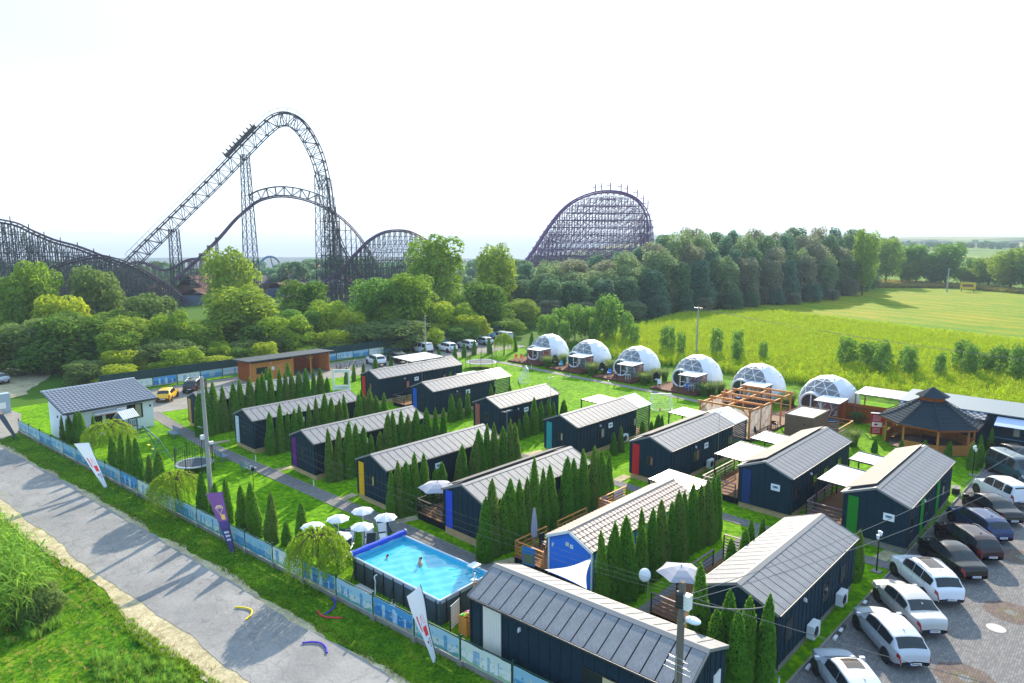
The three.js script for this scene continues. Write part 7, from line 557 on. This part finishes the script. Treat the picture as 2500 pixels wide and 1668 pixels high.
function lattice3(parent, name, top, bot, w, m, r, every = 1) { // box truss between two point rows
  const g = new MB(), F = frames(top); const A = [], B = []; top.forEach((p, k) => { A.push(p.clone().addScaledVector(F[k].side, w), p.clone().addScaledVector(F[k].side, -w)); B.push(bot[k].clone().addScaledVector(F[k].side, w * .8), bot[k].clone().addScaledVector(F[k].side, -w * .8)); }); for (const s of [0, 1]) { g.path(bot.map((_, k) => B[k * 2 + s]), r * 1.3, 5); for (let k = 0; k < top.length - 1; k++) { g.bar(A[k * 2 + s], B[k * 2 + s], r * 1.3, r * 1.3); g.bar(k % 2 ? A[k * 2 + s] : B[k * 2 + s], k % 2 ? B[k * 2 + 2 + s] : A[k * 2 + 2 + s], r * 1.3, r * 1.3); } } for (let k = 0; k < top.length; k++) { g.bar(A[k * 2], A[k * 2 + 1], r * 1.3, r * 1.3); g.bar(B[k * 2], B[k * 2 + 1], r * 1.3, r * 1.3); } part(name, g.geo(), m, parent); }
function tower(parent, x, z, yTop, wTop, wBot, m, step = 4, r = .13, dx = [1, 0]) { const g = new MB(), c = (k, y) => { const s = wTop + (wBot - wTop) * (1 - y / yTop), sx = (k & 1 ? 1 : -1) * s, sz = (k & 2 ? 1 : -1) * s; return V(x + sx, y, z + sz); }; const n = Math.round(yTop / step); for (const k of [0, 1, 2, 3]) g.tube(c(k, 0), c(k, yTop), r * 1.3, r * 1.3, 5, false); for (let j = 0; j < n; j++) { const y = yTop * j / n, y2 = yTop * (j + 1) / n; for (const [a, b] of [[0, 1], [1, 3], [3, 2], [2, 0]]) { g.bar(c(a, y2), c(b, y2), r, r); g.bar(c(a, y), c(b, y2), r * .9, r * .9); g.bar(c(b, y), c(a, y2), r * .9, r * .9); } } part('support_tower', g.geo(), m, parent); }
{ const t = thing('roller_coaster', 'tall steel roller coaster with a long lift hill and an arched drop', 'roller coaster', [0, 0, 0]);
  const lift = even(COAST.lift, 96), F = track(t, 'lift_track', lift, trackM, .75, .45, .17); const lo = lift.slice(2, 68), FF = frames(lift); lattice3(t, 'lift_truss', lift.slice(2, 76).filter((_, k) => k % 2 === 0), FF.slice(2, 76).filter((_, k) => k % 2 === 0).map(f => f.p.clone().addScaledVector(f.up, -4.1)), .9, woodSteel, .13); { const g = new MB(), up = FF.slice(2, 60).map(f => f.p.clone().addScaledVector(f.up, 1.15).addScaledVector(f.side, 1)); g.path(up, .06, 4); up.forEach((p, k) => { if (k % 2 === 0) g.bar(p, FF[k + 2].p.clone().addScaledVector(FF[k + 2].side, 1), .07, .07); }); part('lift_handrail', g.geo(), woodSteel, t); }
  tower(t, 84.4, -232.6, 23, 1.2, 1.6, woodSteel, 4.2, .13); tower(t, 101.2, -214.6, 46.5, 1.0, 2.0, woodSteel, 4.2, .12);
  for (const [x, z, h, w] of [[116.8, -195.8, 40, 1.3], [118.4, -193.4, 30, 1.2]]) tower(t, x, z, h, w, w * 1.5, woodSteel, 3.6, .1);
  const arch = even(COAST.arch, 70), FA = track(t, 'arch_track', arch, purpleT, .75, .5, .18); const top = FA.filter(f => f.p.x > 99.5 && f.p.x < 118).filter((_, k) => k % 2 === 0); lattice3(t, 'arch_truss', top.map(f => f.p.clone()), top.map(f => f.p.clone().addScaledVector(f.up, 2.7)), .9, woodSteel, .12);
  FA.forEach((f, k) => { if ((k > 3 && k < 17 && k % 3 === 0) || (k > 48 && k % 2 === 0)) bent(t, f.p.clone().add(V(0, k > 48 ? -.4 : 1.2, 0)), f.side, f.d, tealS, 1.2, 3.2); }); stringers(t, FA.slice(3, 18), tealS, 3, 3.2, .13, 1.4, 4); stringers(t, FA.slice(48), tealS, 2, 2.8, .13, 1.8, 3);
  const camel = even(COAST.camel, 56), FC = track(t, 'camel_hill_track', camel, purpleT, .75, .5, .2); FC.forEach((f, k) => { if (k % 2 === 0) bent(t, f.p.clone().add(V(0, -.4, 0)), f.side, f.d, tealS, 1.3, 2.8, 0, .11, .16); }); stringers(t, FC, tealS, 2, 2.6, .12, 1.7, 2.5); const FL = F.slice(72); FL.forEach((f, k) => { if (k % 4 === 0) bent(t, f.p, f.side, f.d, tealS, 1.6, 3, 0, .09); }); stringers(t, FL, tealS, 4, 3, .09, 1.7, 2.5);
  const hl = even(COAST.hills, 50), FH = track(t, 'small_hills_track', hl, purpleT, .7, .5, .2); FH.forEach((f, k) => { if (k % 3 === 0) bent(t, f.p.clone().add(V(0, -.4, 0)), f.side, f.d, tealS, 1.1, 3); });
  // train
  const tr = thing('coaster_train', 'black coaster train climbing the lift hill', 'train', [0, 0, 0]); const i0 = FF.findIndex(f => f.p.y > 46), i1 = FF.findIndex(f => f.p.y > 54.3); for (let k = 0; k < 9; k++) { const u = i0 + (i1 - i0) * k / 8, fl = FF[Math.floor(u)], f = { ...fl, p: fl.p.clone().lerp(FF[Math.floor(u) + 1].p, u % 1) }, m = new THREE.Matrix4().makeBasis(f.d, f.up, f.side.clone()); const g = new MB(); g.box(0, .75, 0, 1.5, .8, 1.5); g.box(-.4, 1.5, .4, .5, 1.1, .5); g.box(-.4, 1.5, -.4, .5, 1.1, .5); g.box(-.45, 2.15, .4, .35, .35, .35).box(-.45, 2.15, -.4, .35, .35, .35); const geo = g.geo(); geo.applyMatrix4(m); part('train_car', geo, M.black, tr, [f.p.x, f.p.y, f.p.z]); }
}
{ const t = thing('roller_coaster', 'wooden-framed roller coaster sloping down from the picture edge behind the trees', 'roller coaster', [0, 0, 0]); const a = even(COAST.left, 80), FA = track(t, 'main_track', a, trackM, 1, .8, .22); FA.forEach((f, k) => { if (k % 2 === 0) { bent(t, f.p.clone().add(V(0, -.6, 0)), f.side.clone().lerp(f.d, .5).normalize(), f.d, tealS, 2.0, 2.8, 0, .1, .08); } if (k % 6 === 0 && f.p.y > 10) part('maintenance_post', boxGeo(.2, 2, .2), woodSteel, t, [f.p.x + f.side.x * 2.2, f.p.y + .4, f.p.z + f.side.z * 2.2]); }); stringers(t, FA, tealS, 2, 2.8, .1, 2.4, 2); { const F2 = FA.map(f => ({ ...f, p: f.p.clone().addScaledVector(f.side, 4.2).add(V(0, -1.5, 0)) })); F2.forEach((f, k) => { if (k % 3 === 1) bent(t, f.p, f.side.clone().lerp(f.d, -.5).normalize(), f.d, tealS, 1.4, 3, 0, .1, .08); }); stringers(t, F2, tealS, 3, 3, .1, 1.4, 3); }
  const b = even(COAST.left2, 50), FB = track(t, 'return_track', b, trackM, 1, .7, .2); FB.forEach((f, k) => { if (k % 2 === 0) bent(t, f.p.clone().add(V(0, -.5, 0)), f.side.clone().lerp(f.d, .5).normalize(), f.d, tealS, 1.8, 2.6, 0, .08, .08); }); stringers(t, FB, tealS, 2, 2.6, .08, 2, 2); }
{ const t = thing('roller_coaster', 'rounded purple roller coaster hill with dense supports rising over the forest', 'roller coaster', [0, 0, 0]); const a = even(COAST.right, 84), FA = track(t, 'hill_track', a, mat([.17, .06, .19], .55), 1, .8, .32), m = mat([.16, .09, .19], .7); FA.forEach((f, k) => { if (k % 3 === 0) bent(t, f.p.clone().add(V(0, -.6, 0)), V(.69, 0, .72).lerp(f.side, .45).normalize(), f.d, m, 2.2, 3.2, 0, .12, .06); if (k > 44 && [46, 49, 53, 58, 61, 66, 70, 73].includes(k)) { const g = new MB(); g.box(f.p.x + f.side.x * 3, f.p.y + 1.6, f.p.z + f.side.z * 3, .35, 3.4, .35).box(f.p.x, f.p.y + 2.2, f.p.z, 2.4, .3, .3); part('catch_frame', g.geo(), m, t); } }); stringers(t, FA, m, 3, 3.2, .2, 3, 6); const F2 = FA.map(f => ({ ...f, p: f.p.clone().add(V(3.5, -2, -2.5)) })); F2.forEach((f, k) => { if (k % 3 === 1) bent(t, f.p, V(.69, 0, .72).lerp(f.side, .45).normalize(), f.d, m, 2, 3.2, 0, .11, .05); }); stringers(t, F2, m, 3, 3.2, .16, 2.4, 6); }
{ const t = thing('roller_coaster', 'small blue looping coaster far away in the park', 'roller coaster', [0, 0, 0]); const m = mat([.03, .14, .32], .5); part('loop_track', new MB().path(spline(COAST.loop, 50), .75, 6).geo(), m, t); const L = spline(COAST.loop, 12); L.forEach((p, k) => { if (k % 2 === 0) part('support', new MB().tube(V(p.x + 6, terr(p.x, p.z) - 1, p.z - 6), p, .45, .35, 5).geo(), m, t); }); }
// park buildings
{ const r = rng(12); const cols = ['#6a4a3a', '#8a7a6a', '#5a6a7a', '#7a5a4a', '#506078', '#9a7a60']; const spots = [[92, -232, 14, 8, 8], [104, -236, 12, 10, 7], [74, -226, 14, 6, 8], [62, -236, 16, 6, 10], [118, -224, 12, 5, 8], [134, -222, 14, 5, 9], [150, -240, 18, 6, 10], [172, -290, 20, 6, 12], [190, -310, 22, 6, 12], [160, -300, 18, 5, 10], [140, -270, 16, 6, 9], [205, -320, 16, 7, 10], [50, -250, 20, 6, 10], [112, -206, 8, 4, 6], [84, -214, 12, 5, 8], [128, -238, 14, 6, 9], [146, -256, 16, 7, 10], [158, -268, 14, 6, 9], [176, -300, 18, 8, 11], [122, -252, 16, 6, 9], [108, -250, 14, 7, 9], [182, -276, 16, 6, 10], [96, -224, 10, 5, 7]]; spots.forEach(([x, z, w, h, d], k) => { const c = cols[k % 6], t = thing('park_building', ['brown gabled', 'beige gabled', 'slate-blue gabled', 'reddish gabled', 'dark blue gabled', 'tan gabled'][k % 6] + ' park building among the roller coasters', 'building', [x, terr(x, z), z], .75 + (r() - .5) * .5, 'park buildings among the roller coasters'); part('wall', new MB().box(0, h * .3, 0, w, h * .6, d).geo(), mat(c, .8), t); const g = new MB(); for (const s of [-1, 1]) g.poly([V(-w / 2 - .4, h * .55, s * (d / 2 + .5)), V(w / 2 + .4, h * .55, s * (d / 2 + .5)), V(w / 2 + .4, h, 0), V(-w / 2 - .4, h, 0)]); part('roof', g.geo(), mat([[.12, .06, .05], [.05, .07, .1], [.16, .08, .06], [.06, .06, .075]][k % 4], .85), t); for (let j = 0; j < 3; j++) part('window', boxGeo(w * .12, h * .2, .1), M.glass, t, [-w * .3 + j * w * .3, h * .32, d / 2 + .03]); }); }
// ---------- swimmers ----------
function sdfBody(bones, res, c, half) { const mc = new MarchingCubes(res, new THREE.MeshBasicMaterial(), false, false, 60000); mc.isolation = 0; const cap = (p, b) => { const [ax, ay, az, ar, bx, by, bz, br] = b; const dx = bx - ax, dy = by - ay, dz = bz - az, L = dx * dx + dy * dy + dz * dz; let h = L ? ((p.x - ax) * dx + (p.y - ay) * dy + (p.z - az) * dz) / L : 0; h = Math.max(0, Math.min(1, h)); return Math.hypot(p.x - ax - dx * h, p.y - ay - dy * h, p.z - az - dz * h) - (ar + (br - ar) * h); }; const p = V(); for (let k = 0; k < res; k++) for (let j = 0; j < res; j++) for (let i = 0; i < res; i++) { p.set(c[0] + (i / res * 2 - 1) * half, c[1] + (j / res * 2 - 1) * half, c[2] + (k / res * 2 - 1) * half); let d = 1; for (const b of bones) { const q = cap(p, b), kk = .03, h = Math.max(0, kk - Math.abs(d - q)) / kk; d = Math.min(d, q) - h * h * kk * .25; } mc.field[i + j * res + k * res * res] = -d; } mc.update(); const n = mc.count, g = new THREE.BufferGeometry(); const pos = new Float32Array(n * 3), nor = new Float32Array(n * 3); for (let k = 0; k < n; k++) { pos[k * 3] = c[0] + mc.positionArray[k * 3] * half; pos[k * 3 + 1] = c[1] + mc.positionArray[k * 3 + 1] * half; pos[k * 3 + 2] = c[2] + mc.positionArray[k * 3 + 2] * half; nor[k * 3] = mc.normalArray[k * 3]; nor[k * 3 + 1] = mc.normalArray[k * 3 + 1]; nor[k * 3 + 2] = mc.normalArray[k * 3 + 2]; } g.setAttribute('position', new THREE.BufferAttribute(pos, 3)); g.computeVertexNormals(); return g; }
function swimmer(label, p, ry, pose) { const t = thing('person', label, 'person', p, ry); const skin = mat([.52, .28, .19], .6), hair = mat([.035, .022, .015], .8), A = pose ? .25 : .08;
  // upright body, feet near the pool floor, origin at the feet
  const bones = [[0, .82, 0, .12, 0, 1.1, 0, .125], [0, 1.1, 0, .13, 0, 1.3, 0, .12], [-.13, 1.32, 0, .065, .13, 1.32, 0, .065], [0, 1.34, 0, .05, 0, 1.44, .01, .048], [-.17, 1.3, 0, .058, -.24 - A, 1.1 + A * .3, .05, .045], [-.24 - A, 1.1 + A * .3, .05, .043, -.2 - A, 1.04 + A * .2, .3, .03], [.17, 1.3, 0, .058, .24 + A, 1.1 + A * .3, .05, .045], [.24 + A, 1.1 + A * .3, .05, .043, .2 + A, 1.04 + A * .2, .3, .03], [-.09, .8, 0, .095, -.1, .45, .04, .06], [-.1, .45, .04, .058, -.1, .08, 0, .04], [.09, .8, 0, .095, .1, .45, .04, .06], [.1, .45, .04, .058, .1, .08, 0, .04], [-.1, .05, 0, .035, -.1, .04, .15, .03], [.1, .05, 0, .035, .1, .04, .15, .03]];
  for (const s of [-1, 1]) { const hx = s * (.2 + A), hy = 1.04 + A * .2; bones.push([hx, hy, .3, .028, hx, hy, .38, .032]); for (let f = 0; f < 4; f++) bones.push([hx + (f - 1.5) * .018, hy, .38, .009, hx + (f - 1.5) * .02, hy - .012, .45 - Math.abs(f - 1.5) * .008, .008]); bones.push([hx - s * .03, hy, .33, .01, hx - s * .055, hy - .005, .39, .009]); }
  const head = [[0, 1.55, .0, .088, 0, 1.6, -.005, .092], [0, 1.5, .04, .06, 0, 1.53, .03, .07], [0, 1.555, .09, .014, 0, 1.53, .105, .017], [-.09, 1.56, -.005, .018, -.093, 1.53, 0, .014], [.09, 1.56, -.005, .018, .093, 1.53, 0, .014], [0, 1.43, .02, .05, 0, 1.48, .02, .055], [-.02, 1.49, .092, .008, .02, 1.49, .092, .008]];
  const body = mergeGeometries([sdfBody(bones, 76, [0, .8, .1], .86), sdfBody(head, 56, [0, 1.54, .02], .17)]); part('body', body, skin, t); part('hair', new THREE.SphereGeometry(.105, 18, 12, 0, 6.2832, 0, 1.65), hair, t, [0, 1.585, -.018], [-.35, 0, 0]); part('eye', new THREE.SphereGeometry(.012, 8, 6), M.black, t, [-.034, 1.565, .083]); part('eye', new THREE.SphereGeometry(.012, 8, 6), M.black, t, [.034, 1.565, .083]); part('swim_shorts', new MB().tube(V(0, .92, 0), V(0, .66, .01), .16, .2, 14, false).geo(), mat([.02, .05, .2], .8), t); return t; }
swimmer('swimmer up to the neck in the pool near the rolled cover', [21.25, .05, -30.1], -2.2, 1).scale.setScalar(.76); swimmer('swimmer standing chest-deep in the middle of the pool', [22.05, .05, -28.1], -1.9, 0).scale.setScalar(.9);

clean(dims);
scene.traverse(o => { if (o.isMesh) o.castShadow = o.receiveShadow = true; });
const renderer = new THREE.WebGLRenderer({ antialias: true });
renderer.shadowMap.enabled = true;
renderer.toneMapping = THREE.LinearToneMapping;
renderer.toneMappingExposure = EXPOSURE;
renderer.setSize(1024, 683);
renderer.render(scene, camera);
